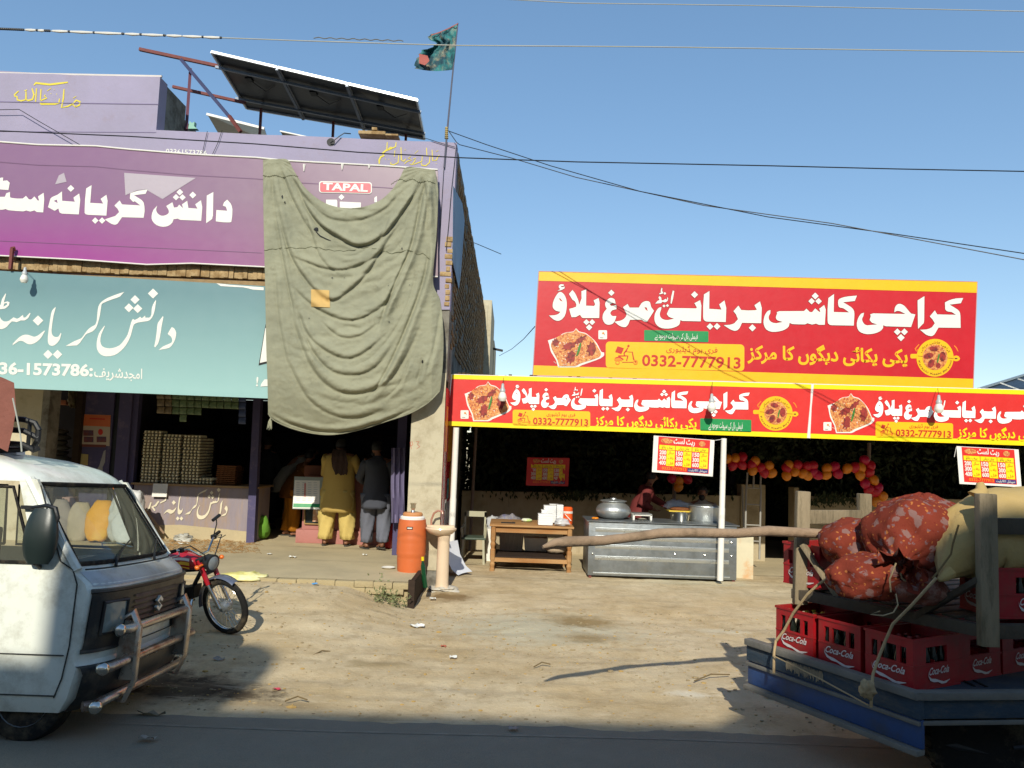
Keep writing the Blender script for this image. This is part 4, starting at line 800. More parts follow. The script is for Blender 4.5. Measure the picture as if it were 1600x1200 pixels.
w2 = thing('side_yard_wall', 'lower cream wall right of the dark gateway, behind the cart posts', 'wall', P(1400, 860, YW))
wallseg(1241, 1248, 762, YW-.15, .3).build('end_pier', WALLM, w2); wallseg(1248.5, 1700, 776, YW).build('wall_section', WALLM, w2)
# gateway darkness: a deep shed with plastered walls
sh = thing('dark_shed', 'dark roofed shed interior seen through the gateway behind the ladder', 'shed', (6, 20, 0))
MB().b2((4.0, 18.6, 0), (10, 18.8, 3.2)).build('back_wall', ROOMW, sh); MB().b2((4.2, 14.9, 2.75), (10, 18.6, 2.85)).build('roof', DARKW, sh); MB().b2((4.3, 15, 0), (4.4, 18.6, 2.75)).build('side_wall', ROOMW, sh)
# foliage behind the wall
LEAF = mat('dark_leaf', (52, 62, 38), .7, var=.35, vs=5, col2=(34, 44, 28), c2s=2, spec=.3)
hd = thing('hedge', 'dense dark trees and creeper rising behind the cream yard wall under the eatery roof', 'hedge', (3, 16, 0))
fo = MB(); rr = random.Random(11)
for k in range(38000):
    x = rr.uniform(-.9, 12.9); y = 14.75+rr.random()**1.5*3.2; z = rr.uniform(.95, 3.35); 
    if x > 4.6 and x < 5.5 and y < 18 and z < 1.9: continue
    c = V((x, y, z)); a = V((rr.gauss(0, 1), rr.gauss(0, .6), rr.gauss(0, 1))).normalized(); b = a.orthogonal().normalized(); l = rr.uniform(.05, .10); w_ = l*.42
    b = Matrix.Rotation(rr.uniform(0, 6.3), 3, a) @ b
    fo.add([c-a*l, c+b*w_, c+a*l, c-b*w_], [(0, 1, 2, 3)])
for k in range(500):       # leaves that hang over the wall top
    x = rr.choice([rr.uniform(-.5, 4.2), rr.gauss(1.2, .3), rr.gauss(5.9, .25), rr.gauss(6.1, .25)]); z = P(800+x*83, 772, YW).z+rr.uniform(-.10, .06)-(.14*rr.random() if x > 5.4 else 0); c = V((x, YW-.03-rr.random()*.05, z)); a = V((rr.gauss(0, .5), rr.gauss(0, .3), -1)).normalized(); b = V((1, rr.gauss(0, .4), 0)).normalized(); l = rr.uniform(.03, .06)
    fo.add([c-a*l, c+b*l*.4, c+a*l, c-b*l*.4], [(0, 1, 2, 3)])
fo.build('leaves', LEAF, hd)
tk = MB()
for k in range(14):
    x = -.5+k*.75+rr.uniform(-.2, .2)
    if 4.4 < x < 5.6: continue
    tk = MB().tube([(x, 15.6, 0), (x+.1, 15.7, 1.4), (x-.1+rr.uniform(-.2, .2), 15.9, 2.6), (x+rr.uniform(-.3, .3), 16, 3.3)], [.06, .05, .035, .02], 7); tk.build('stem', DARKW, hd)
NET = mat('dark_backing_net', (22, 28, 22), .9, var=.2, vs=4)
single(MB().b2((-.92, 18.05, .0), (13.5, 18.09, 3.6)), 'dark_backing_net', 'dark green net sheet added behind the trees to keep the eatery back dark', 'net', NET)  # near black sheet added behind the leaves so the background stays dark
# ladder / steel gate frame
ld = thing('steel_ladder', 'pale steel ladder frame standing upright in the gateway right of the steel counter', 'ladder', G(1175, 872, zg))
Yq = 13.3; mm = MB()
for x0, x1, y0, y1 in ((1166, 1164, 762, 866), (1189, 1186.5, 762, 874), (1168, 1166, 738, 768), (1178, 1177, 736, 764), (1189, 1188, 735, 762)): mm.tube([P(x0, y0, Yq), P(x1, y1, Yq)], .017, 6)
for y in (762, 788, 820, 845): mm.tube([P(1166, y, Yq), P(1188, y+1, Yq)], .012, 6)
mm.tube([P(1160, 760, Yq+.5), P(1163, 868, Yq+.5)], .016, 6); mm.build('frame', mat('pale_steel', (150, 146, 138), .6, var=.15), ld)
# balloons
bt = None
def balloon(px, py, Y, m, label, r=.083):
    global bt
    c = P(px, py, Y)
    if bt is None or m.name not in bt:
        s = MB().lathe((0, 0, 0), [(.004, -.105), (.012, -.1), (.045, -.08), (.072, -.045), (.083, 0), (.077, .04), (.055, .072), (.02, .088), (.002, .09)], 14); o = s.build('balloon', m, smooth=True, ang=80); bt = bt or {}; bt[m.name] = o
    else:
        o = bt[m.name].copy(); COL.objects.link(o)
    o.location = c; k = r/.083; o.scale = (k, k, k); o.rotation_euler = (random.uniform(-.9, .9), random.uniform(-.9, .9), 0); tag(o, label, 'balloon', 'balloons of the garland')
BR = mat('red_balloon', (196, 30, 52), .3, var=.03); BO = mat('orange_balloon', (232, 140, 36), .3, var=.03); BM = mat('magenta_balloon', (190, 20, 70), .3, var=.03)
BL = [(1136, 717, 'o'), (1149, 716, 'o'), (1160, 714, 'r'), (1145, 727, 'r'), (1159, 726, 'r'), (1175, 726, 'r'), (1180, 721, 'o'), (1176, 735, 'o'), (1189, 731, 'r'), (1201, 728, 'o'), (1194, 738, 'r'), (1206, 739, 'o'),
 (1229, 731, 'r'), (1232, 727, 'o'), (1229, 743, 'o'), (1246, 727, 'r'), (1242, 737, 'o'), (1255, 740, 'o'), (1262, 743, 'o'), (1261, 729, 'r'), (1270, 728, 'r'), (1270, 737, 'm'), (1277, 742, 'm'), (1292, 732, 'o'), (1291, 742, 'o'), (1304, 729, 'm'), (1309, 740, 'm'), (1324, 732, 'o'),
 (1336, 730, 'r'), (1345, 730, 'o'), (1344, 742, 'o'), (1351, 719, 'm'), (1360, 727, 'r'), (1358, 738, 'r'), (1365, 750, 'o'), (1352, 756, 'm'), (1358, 765, 'r'), (1372, 762, 'm'), (1368, 769, 'r'), (1379, 776, 'o'), (1369, 784, 'o'), (1050, 748, 'm'), (1061, 752, 'o'), (1074, 749, 'r'), (1060, 761, 'o')]
MMP = {'o': BO, 'r': BR, 'm': BM}; CN = {'o': 'orange', 'r': 'red', 'm': 'magenta red'}
cnt = {}
for i, (x, y, c) in enumerate(BL):
    cnt[c] = cnt.get(c, 0)+1
    reg = 'of the small bunch under the price list' if i > 40 else ('on the drooping garland end' if i > 30 else ('in the garland middle' if i > 11 else 'in the left garland part'))
    k = sum(1 for j in range(i) if BL[j][2] == c and (j > 40) == (i > 40) and ((j > 30) == (i > 30)) and ((j > 11) == (i > 11)))
    lb = f'{CN[c]} balloon {reg}, {ORD[k]} {CN[c]} from the left'
    if i > 40 and c != 'o': lb = f'{CN[c]} balloon of the small bunch under the price list'
    balloon(x, y, 13.1 if i < 41 else 13.6, MMP[c], lb, .083 if y else .08)
# wooden table
tb_ = thing('wooden_table', 'light wooden table with turned legs and bottom rail in front of the cream wall', 'table', G(828, 885, zg))
YT1, YT2 = 11.95, 12.9
xa_, xb_ = P(765, 880, YT1).x, P(893, 884, YT1).x; zt = P(830, 821, YT1).z
MB().b2((xa_-.02, YT1-.05, zt-.03), (xb_+.02, YT2, zt)).build('tabletop', WOOD, tb_, bevel=.006)
MB().b2((xa_+.06, YT1+.0, zt-.12), (xb_-.06, YT1+.03, zt-.031)).b2((xa_+.06, YT2-.08, zt-.12), (xb_-.06, YT2-.05, zt-.031)).build('apron', WOOD, tb_)
lp = [(.038, 0), (.038, .06), (.03, .07), (.042, .12), (.028, .16), (.04, .2), (.04, .34), (.028, .36), (.042, .42), (.03, .46), (.04, .5), (.04, zt-zg-.03)]
for x in (xa_+.04, xb_-.04):
    for y in (YT1, YT2-.1): MB().lathe((x, y, zg), lp, 8).build('leg', WOOD, tb_)
MB().b2((xa_+.05, YT1-.01, zg+.16), (xb_-.05, YT1+.03, zg+.22)).b2((xa_+.05, YT2-.12, zg+.16), (xb_-.05, YT2-.08, zg+.22)).b2((xa_+.02, YT1, zg+.16), (xa_+.06, YT2-.1, zg+.2)).b2((xb_-.06, YT1, zg+.16), (xb_-.02, YT2-.1, zg+.2)).build('bottom_rail', WOOD, tb_)
MB().b2((xa_+.08, YT1+.05, zg+.221), (xb_-.1, YT2-.1, zg+.24)).build('lower_shelf', DARKW, tb_)
# things on and under the table
def blobby(c, r, nm, lb, cat, m, seed=0, n=18, mm_=12, amp=.12, fr=3.0, ring=None, flatb=True, par=None, smooth=True, pw=.85, fold=.0):
    c = V(c); s = MB(); rings = []
    for i in range(mm_+1):
        t = pi*i/mm_; rg = []
        for k in range(n):
            a = 2*pi*k/n; d = V((cos(a)*max(1e-3, sin(t)**pw), sin(a)*max(1e-3, sin(t)**pw), -cos(t)))
            f = 1+amp*fbm(d.x*fr+seed, d.y*fr, d.z*fr)+fold*sin(a*7+seed+3*fbm(d.z*2, seed))*sin(t)
            p = V((d.x*r[0]*f, d.y*r[1]*f, d.z*r[2]*f))
            if flatb: p.z = max(p.z, -r[2]*.82)
            rg.append(c+p)
        rings.append(rg)
    s.loft(rings)
    if par: return s.build(nm, m, par, smooth=smooth, ang=100)
    return single(s, nm, lb, cat, m, smooth=smooth, ang=100)
FOAM = mat('foam_white', (238, 238, 236), .5, var=.02)
def foam(x, y, w_, h_, Y, lb):
    a = P(x, y, Y); b = P(x+w_, y+h_, Y); s = MB(); n = max(3, int(h_/3.2)); dz = (a.z-b.z)/n
    for i in range(n): s.b2((a.x+.004, Y, b.z+i*dz), (b.x-.004, Y+.24, b.z+i*dz+dz*.42)); s.b2((a.x, Y-.004, b.z+i*dz+dz*.45), (b.x, Y+.244, b.z+i*dz+dz*.9))
    single(s, 'takeaway_box_stack', lb, 'takeaway boxes', FOAM, 'foam box stacks on the table', bevel=.008)
foam(841, 803, 23, 18, 12.0, 'front low stack of white foam takeaway boxes on the wooden table')
foam(846, 797, 10, 20, 12.27, 'narrow stack of white foam boxes behind the front low stack'); foam(850, 790, 19, 27, 12.30, 'middle white foam box stack on the wooden table')
foam(859, 788, 14, 29, 12.58, 'tallest white foam box stack, second from the orange jug'); foam(870, 789, 10, 29, 12.32, 'white foam box stack touching the orange jug')
c = P(887, 806, 12.4); ck = thing('water_jug', 'small orange and white water jug at the right end of the wooden table', 'jug', (c.x, c.y, zt))
ORC = mat('orange_plastic', (226, 92, 34), .45, var=.05)
MB().lathe((c.x, c.y, zt), [(.001, 0), (.075, 0), (.08, .02), (.08, .17), (.076, .19), (.001, .19)], 20).build('body', ORC, ck, smooth=True)
MB().lathe((c.x, c.y, zt), [(.082, .19), (.082, .215)], 20).lathe((c.x, c.y, zt), [(.078, .216), (.078, .25), (.06, .27), (.001, .272)], 20).build('lid', ORC, ck, smooth=True)
MB().lathe((c.x, c.y, zt), [(.0822, .17), (.0822, .205)], 20).build('white_band', WHITEP, ck); MB().bar((c.x-.05, c.y-.085, zt+.16), (c.x+.05, c.y-.085, zt+.06), .02, .012).build('handle', WHITEP, ck)
BAG = mat('clear_plastic_bag', (206, 208, 210), .35, var=.05, alpha=.72)
blobby((P(878, 816, 12.02).x, 12.02, zt+.055), (.11, .07, .06), 'plastic_bag', 'crumpled clear plastic bag lying in front of the orange jug', 'bag', BAG, 3, amp=.5)
blobby((P(823, 812, 12.5).x, 12.5, zt+.03), (.09, .06, .03), 'tissue_pack', 'small white and green packet on the wooden table left of the foam boxes', 'packet', mat('packet_white', (222, 220, 206), .4, col2=(150, 190, 60), c2s=9), 4, amp=.2)
single(MB().b2((P(783, 815, 12.2).x, 12.15, zt), (P(805, 815, 12.2).x, 12.24, zt+.012)).b2((P(800, 815, 12.2).x, 12.15, zt+.0122), (P(805, 815, 12.2).x, 12.24, zt+.016)), 'mobile_phone', 'dark mobile phone lying flat on the left half of the wooden table', 'phone', BLACKP)
blobby((P(796, 800, 13.3).x, 13.3, .72), (.22, .2, .13), 'bagged_goods', 'large clear bag of goods behind the wooden table, with bluish print', 'bag', mat('bluish_bag', (150, 146, 150), .4, var=.2, vs=8, alpha=.8, col2=(90, 96, 150), c2s=7, c2t=.6), 6, amp=.35, flatb=False)
blobby((P(772, 806, 13.4).x, 13.4, .68), (.16, .15, .12), 'bagged_goods', 'smaller clear bag left of the bluish bag behind the table', 'bag', BAG, 7, amp=.35, flatb=False)
single(MB().tube([P(795, 770, 13.4), P(795, 792, 13.35)], .003, 4), 'string', 'thin string holding up the bluish bag from the foliage', 'string', BLK)
stl = thing('side_stand', 'box shaped stand of white boards behind the wooden table carrying the clear bags', 'stand', (P(785, 860, 13.3).x, 13.3, zg))
MB().b2((P(758, 850, 13.1).x, 13.1, zg), (P(768, 850, 13.1).x, 13.6, .6)).b2((P(800, 850, 13.1).x, 13.1, zg), (P(810, 850, 13.1).x, 13.6, .6)).b2((P(757, 850, 13.1).x, 13.1, .601), (P(812, 850, 13.1).x, 13.6, .62)).build('carcass', WHITEP, stl)
for k, (x0, x1, y0, y1, Y, m, lb) in enumerate(((780, 818, 828, 862, 12.55, mat('clear_bin', (120, 112, 104), .3, var=.3, vs=9, stretch=(4, 4, .3)), 'smoky clear plastic bin standing under the wooden table'), (819, 856, 840, 852, 12.7, WHITEP, 'long white basin pushed under the wooden table'))):
    a = P(x0, y0, Y); b = P(x1, y1, Y); s = MB(); s.loft([[V((a.x+.02, Y, .33 if k else zg+.25)), V((b.x-.02, Y, .33 if k else zg+.25)), V((b.x-.02, Y+.25, .33 if k else zg+.25)), V((a.x+.02, Y+.25, .33 if k else zg+.25))], [V((a.x, Y-.02, a.z)), V((b.x, Y-.02, a.z)), V((b.x, Y+.27, a.z)), V((a.x, Y+.27, a.z))]])
    single(s, 'storage_bin' if k == 0 else 'basin', lb, 'bin' if k == 0 else 'basin', m, bevel=.01)
blobby((P(868, 850, 12.5).x, 12.5, .40), (.17, .12, .07), 'folded_sack', 'pale folded sack under the right end of the wooden table', 'sack', mat('pale_jute', (176, 156, 130), .9, var=.15, bump=.3), 9)
# plastic chair / stool frame at left
ch = thing('plastic_chair', 'cream plastic chair in the shade left of the wooden table', 'chair', (P(740, 865, 12.8).x, 12.8, zg))
cx0 = P(722, 850, 12.7).x; cx1 = P(757, 850, 12.7).x; CP = mat('cream_plastic', (170, 166, 140), .5, var=.1)
for x in (cx0, cx1):
    for y in (12.7, 13.1): MB().bar((x+(.02 if x == cx0 else -.02), y, .48), (x, y-.02 if y < 13 else y+.02, zg), .035, .035).build('leg', CP, ch)
MB().b2((cx0-.02, 12.68, .48), (cx1+.02, 13.14, .51)).build('seat', mat('green_seat', (70, 84, 70), .5, var=.1), ch, bevel=.01)
MB().tube([(cx0, 12.75, .5), (cx0-.02, 12.72, .66), (cx0, 13.1, .69)], .018, 6).tube([(cx1, 12.75, .5), (cx1+.02, 12.72, .66), (cx1, 13.1, .69)], .018, 6).build('armrest', CP, ch, smooth=True)
MB().b2((cx0, 13.1, .511), (cx0+.03, 13.13, .9)).b2((cx1-.03, 13.1, .511), (cx1, 13.13, .9)).b2((cx0, 13.1, .82), (cx1, 13.12, .91)).build('backrest', CP, ch)
# steel counter
YC = 11.58; YC2 = 12.35
x0 = P(918, 897, YC).x; x1 = P(1151, 905, YC).x; z0 = zg+.06; z1 = P(1030, 818, YC).z
cn = thing('steel_counter', 'long dented galvanised steel serving counter with pressed horizontal ribs', 'counter', ((x0+x1)/2, YC+.3, zg))
MB().b2((x0, YC, z0), (x1, YC2, z1)).build('carcass', STEEL, cn, bevel=.012)
mm = MB()
for i, zz in enumerate((.30, .48, .62, .74)):
    z = z0+(z1-z0)*zz/.85; mm.b2((x0+.1, YC-.012, z-.012), (x1-.12, YC-.001, z+.012))
    mm.prism([V((x0+.1, YC-.001, z-.05)), V((x0+.1, YC-.018, z-.013)), V((x0+.1, YC-.001, z-.0125))], (x1-x0-.22, 0, 0))
mm.b2((x0+.08, YC-.008, z0+.03), (x1-.1, YC-.001, z0+.05)); mm.build('pressed_rib', mat('rib_steel', (196, 200, 200), .3, metal=.7, var=.1), cn, bevel=.003)
mm = MB()
for px, py in ((926, 865), (1143, 848), (1143, 869), (1101, 868), (1055, 866)): mm.lathe(P(px, py, YC-.004), [(.014, 0), (.012, .008), (.002, .012)], 8, (0, -1, 0))
mm.build('bolt', CHROME, cn); MB().b2((x0-.03, YC-.03, z1), (x1+.03, YC2+.02, z1+.012)).build('top_sheet', STEEL, cn)
mm = MB()
for x in (x0+.02, x1-.06):
    for y in (YC+.02, YC2-.06): mm.b2((x, y, zg), (x+.04, y+.04, z0))
mm.build('foot', RUSTB, cn)
cp = P(1182, 860, 12.2); single(MB().b2((x1+.05, 12.0, zg), (x1+.38, 12.5, .80)).b2((x1+.06, 11.99, .801), (x1+.4, 12.52, .815)), 'carton', 'pale cardboard carton with yellow edge at the right end of the steel counter', 'box', mat('printed_carton', (206, 196, 166), .7, var=.1, col2=(196, 130, 60), c2s=3, c2t=.6), bevel=.005)
zc = z1+.012
# degh pot
c = P(958, 805, 12.0); pt = thing('cooking_pot', 'round bellied aluminium cooking pot with domed lid on the left of the steel counter', 'pot', (c.x, 12.0, zc))
MB().lathe((c.x, 12.0, zc), [(.001, 0), (.14, .0), (.22, .04), (.265, .10), (.27, .14), (.245, .19), (.19, .235), (.175, .26), (.2, .27)], 32).build('belly', ALU, pt, smooth=True)
MB().lathe((c.x, 12.0, zc+.272), [(.21, 0), (.205, .008), (.13, .022), (.05, .03), (.045, .045), (.02, .05), (.001, .051)], 32).build('lid', ALU, pt, smooth=True)
# scale
a = P(987, 820, 12.0); b = P(1017, 820, 12.0); s_ = thing('kitchen_scale', 'white weighing scale with flat steel tray beside the round pot', 'scale', ((a.x+b.x)/2, 12.0, zc))
MB().b2((a.x, 11.9, zc), (a.x+.03, 12.15, zc+.09)).b2((b.x-.03, 11.9, zc), (b.x, 12.15, zc+.09)).b2((a.x, 11.9, zc+.065), (b.x, 12.15, zc+.091)).build('body', WHITEP, s_, bevel=.006)
MB().b2((a.x+.01, 11.88, zc+.092), (b.x-.01, 12.2, zc+.1)).build('tray', ALU, s_); MB().lathe(((a.x+b.x)/2, 11.93, zc), [(.06, 0), (.08, .02), (.06, .035)], 16).build('bowl', CHROME, s_, smooth=True)
# straight sided big pot and small one
c = P(1101, 800, 12.1); p2 = thing('stock_pot', 'large straight sided aluminium stock pot with lid behind the white pole', 'pot', (c.x, 12.1, zc))
MB().lathe((c.x, 12.1, zc), [(.001, 0), (.215, 0), (.235, .03), (.235, .225), (.24, .23)], 32).build('wall', ALU, p2, smooth=True); MB().lathe((c.x, 12.1, zc+.232), [(.245, 0), (.24, .012), (.12, .03), (.001, .034)], 32).build('lid', ALU, p2, smooth=True)
c = P(1064, 810, 12.0); single(MB().lathe((c.x, 12.0, zc), [(.001, 0), (.10, 0), (.115, .13), (.12, .135), (.112, .132), (.1, .02), (.001, .015)], 24), 'steel_bowl', 'shiny steel bowl between the scale and the large stock pot', 'bowl', CHROME, smooth=True)
c = P(1062, 806, 12.25); gs = thing('rice_tray', 'yellow edged tray heaped with food on a pale box behind the steel bowl', 'tray', (c.x, 12.25, zc))
MB().b2((c.x-.13, 12.18, zc), (c.x+.13, 12.34, zc+.13)).build('box', CREAM, gs); MB().b2((c.x-.2, 12.1, zc+.131), (c.x+.2, 12.34, zc+.15)).build('rim', flat('tray_yellow', (210, 180, 60), .5), gs)
blobby((c.x, 12.22, zc+.17), (.17, .1, .035), 'food', None, None, mat('fried_food', (120, 70, 34), .8, var=.3, vs=30, bump=.6), 2, par=gs)
blobby((c.x, 12.5, zc+.2), (.2, .1, .09), 'plastic_bag', 'greyish plastic bag behind the food tray under the price list pole', 'bag', BAG, 12, amp=.4)
c = P(930, 816, 11.8); blobby((c.x, 11.8, zc+.015), (.05, .04, .016), 'marigold_scraps', 'small orange scraps at the left end of the steel counter', 'food scraps', BO, 5, amp=.5)
# hand basin with pedestal
c = P(691, 900, 10.42); bs = thing('wash_basin', 'cream ceramic wash basin on a pedestal at the corner between both shops', 'basin', (c.x, c.y, .02))
CER = mat('cream_ceramic', (214, 190, 160), .35, var=.06, vs=5, coat=.3, dirt=((150, 110, 80), .28, 5)); bx = P(689, 830, 10.42)
zb = P(689, 826, 10.42).z
MB().lathe((c.x, 10.42, .06), [(.001, 0), (.11, 0), (.10, .03), (.085, .1), (.08, zb-.2), (.095, zb-.1)], 20).build('pedestal', CER, bs, smooth=True)
s = MB(); rg = []
for r_, z in ((.08, -.09), (.15, -.065), (.195, -.02), (.205, .0), (.20, .012), (.17, .008), (.10, -.05), (.02, -.06)):
    rg.append([V((bx.x+.0+r_*1.02*cos(k*2*pi/28), 10.42+r_*.85*sin(k*2*pi/28), zb+z)) for k in range(28)])
s.loft(rg); s.b2((bx.x-.22, 10.54, zb-.04), (bx.x+.17, 10.63, zb+.03)); s.build('bowl', CER, bs, smooth=True)
MB().tube([P(674, 828, 10.58), P(674, 812, 10.58), P(678, 802, 10.55), P(684, 798, 10.52), P(691, 799, 10.49), P(692, 803, 10.48)], [.014, .014, .015, .015, .015, .012], 10).build('swan_tap', mat('pink_tap', (190, 140, 122), .3, metal=.3), bs, smooth=True)
blobby((c.x+.02, 10.44, .08), (.2, .16, .05), 'rubble_foot', None, None, mat('white_rubble', (190, 182, 166), .95, var=.2, bump=.6), 3, par=bs, amp=.5)
# bottle, bent white sheet
c = P(664, 930, 9.55); bo = thing('green_bottle', 'slim dark green bottle with yellow cap leaning at the kerb end below the orange cooler', 'bottle', c)
MB().tube([P(665, 918, 9.85), P(663, 905, 9.85), P(661, 885, 9.85), P(660.5, 876, 9.85)], [.03, .032, .03, .012], 10).build('body', mat('green_glass', (18, 60, 34), .2), bo, smooth=True); MB().tube([P(660.5, 876, 9.85), P(660.3, 870, 9.85)], .018, 8).build('cap', flat('cap_yellow', (226, 196, 20), .4), bo)
s = MB(); 
pts = [(693, 850), (697, 872), (706, 890), (716, 899)]
s.grid([[P(x+dx_, y+dy_, 11.2+.1*k) for (x, y) in pts] for k, (dx_, dy_) in enumerate(((0, 0), (6, -3), (14, -5), (22, -6)))])
single(s, 'ceiling_sheet', 'bent white plastic sheet lying beside the basin pedestal and the white pole', 'sheet', mat('white_sheet', (214, 216, 222), .5, var=.05), smooth=True)
# cooler
c = P(641.5, 884, 10.46); z0 = .30; co = thing('water_cooler', 'tall ribbed orange water cooler with a steel cup on its lid at the pavement edge', 'water cooler', (c.x, 10.46, z0))
hz = P(641, 811, 10.46).z-z0; OR2 = mat('cooler_orange', (198, 100, 50), .5, var=.06, vs=3, bump=.05, dirt=((176, 110, 70), .3, 5)); s = MB(); rg = []
for k in range(25):
    t = k/24; z = t*hz; r = .172+.014*sin(pi*min(1, t*1.0))+(.006 if t > .3 else 0)
    if abs(t-.33) < .03 or abs(t-.62) < .03: r += .006
    rg.append([V((c.x+(r+(.0035 if (j % 2 == 0 and (.04 < t < .29 or .37 < t < .58 or .66 < t < .95)) else 0))*cos(j*2*pi/80), 10.46+(r+(.0035 if (j % 2 == 0 and (.04 < t < .29 or .37 < t < .58 or .66 < t < .95)) else 0))*sin(j*2*pi/80), z0+z)) for j in range(80)])
s.loft(rg); s.build('body', OR2, co, smooth=True, ang=50)
MB().lathe((c.x, 10.46, z0+hz), [(.165, .001), (.165, .03), (.15, .045)], 32).build('white_collar', WHITEP, co, smooth=True); MB().lathe((c.x, 10.46, z0+hz+.04), [(.13, .0), (.135, .03), (.12, .05), (.001, .052)], 32).build('lid', mat('tan_lid', (190, 130, 80), .6), co, smooth=True)
MB().b2((c.x-.05, 10.46-.19, z0+hz-.12), (c.x+.03, 10.46-.165, z0+hz-.085)).build('maker_badge', BLACKP, co); MB().b2((c.x-.04, 10.46-.193, z0+hz-.11), (c.x+.02, 10.46-.1905, z0+hz-.095)).build('badge_print', WHT, co)
single(MB().lathe((c.x-.0, 10.46, z0+hz+.093), [(.001, 0), (.028, 0), (.02, .03), (.035, .06), (.032, .09), (.045, .12), (.03, .125)], 12), 'steel_cup', 'small shiny steel cup standing on the lid of the orange cooler', 'cup', CHROME, smooth=True)
c = P(607, 884, 10.6); single(MB().lathe((c.x, 10.6, .302), [(.001, 0), (.06, 0), (.095, .018), (.09, .02), (.055, .006), (.001, .006)], 20), 'plate', 'small white plate with leftovers lying on the pavement left of the cooler', 'plate', WHITEP, smooth=True)
# ================= people =================
def skin_mesh(name, m, parent, J, E_, root=0, sub=2):
    me = bpy.data.meshes.new('sk'); me.from_pydata([tuple(j[0]) for j in J], E_, []); o = bpy.data.objects.new('sk', me); COL.objects.link(o)
    o.modifiers.new('s', 'SKIN'); k = o.modifiers.new('b', 'SUBSURF'); k.levels = sub; k.render_levels = sub
    for i, j in enumerate(J):
        q = me.skin_vertices[0].data[i]; r = j[1]; q.radius = r if isinstance(r, tuple) else (r, r); q.use_root = (i == root)
    bpy.context.view_layer.update(); r = bpy.data.meshes.new_from_object(o.evaluated_get(bpy.context.evaluated_depsgraph_get()))
    bpy.data.objects.remove(o); bpy.data.meshes.remove(me); r.name = name; r.materials.clear(); r.materials.append(m); r.polygons.foreach_set('use_smooth', [True]*len(r.polygons))
    x = bpy.data.objects.new(name, r); COL.objects.link(x); x.parent = parent; return x
SKINM = mat('brown_skin', (132, 88, 64), .6, var=.08, vs=8); HAIR = mat('black_hair', (20, 17, 16), .6, var=.3, vs=20, bump=.4, bs=60)
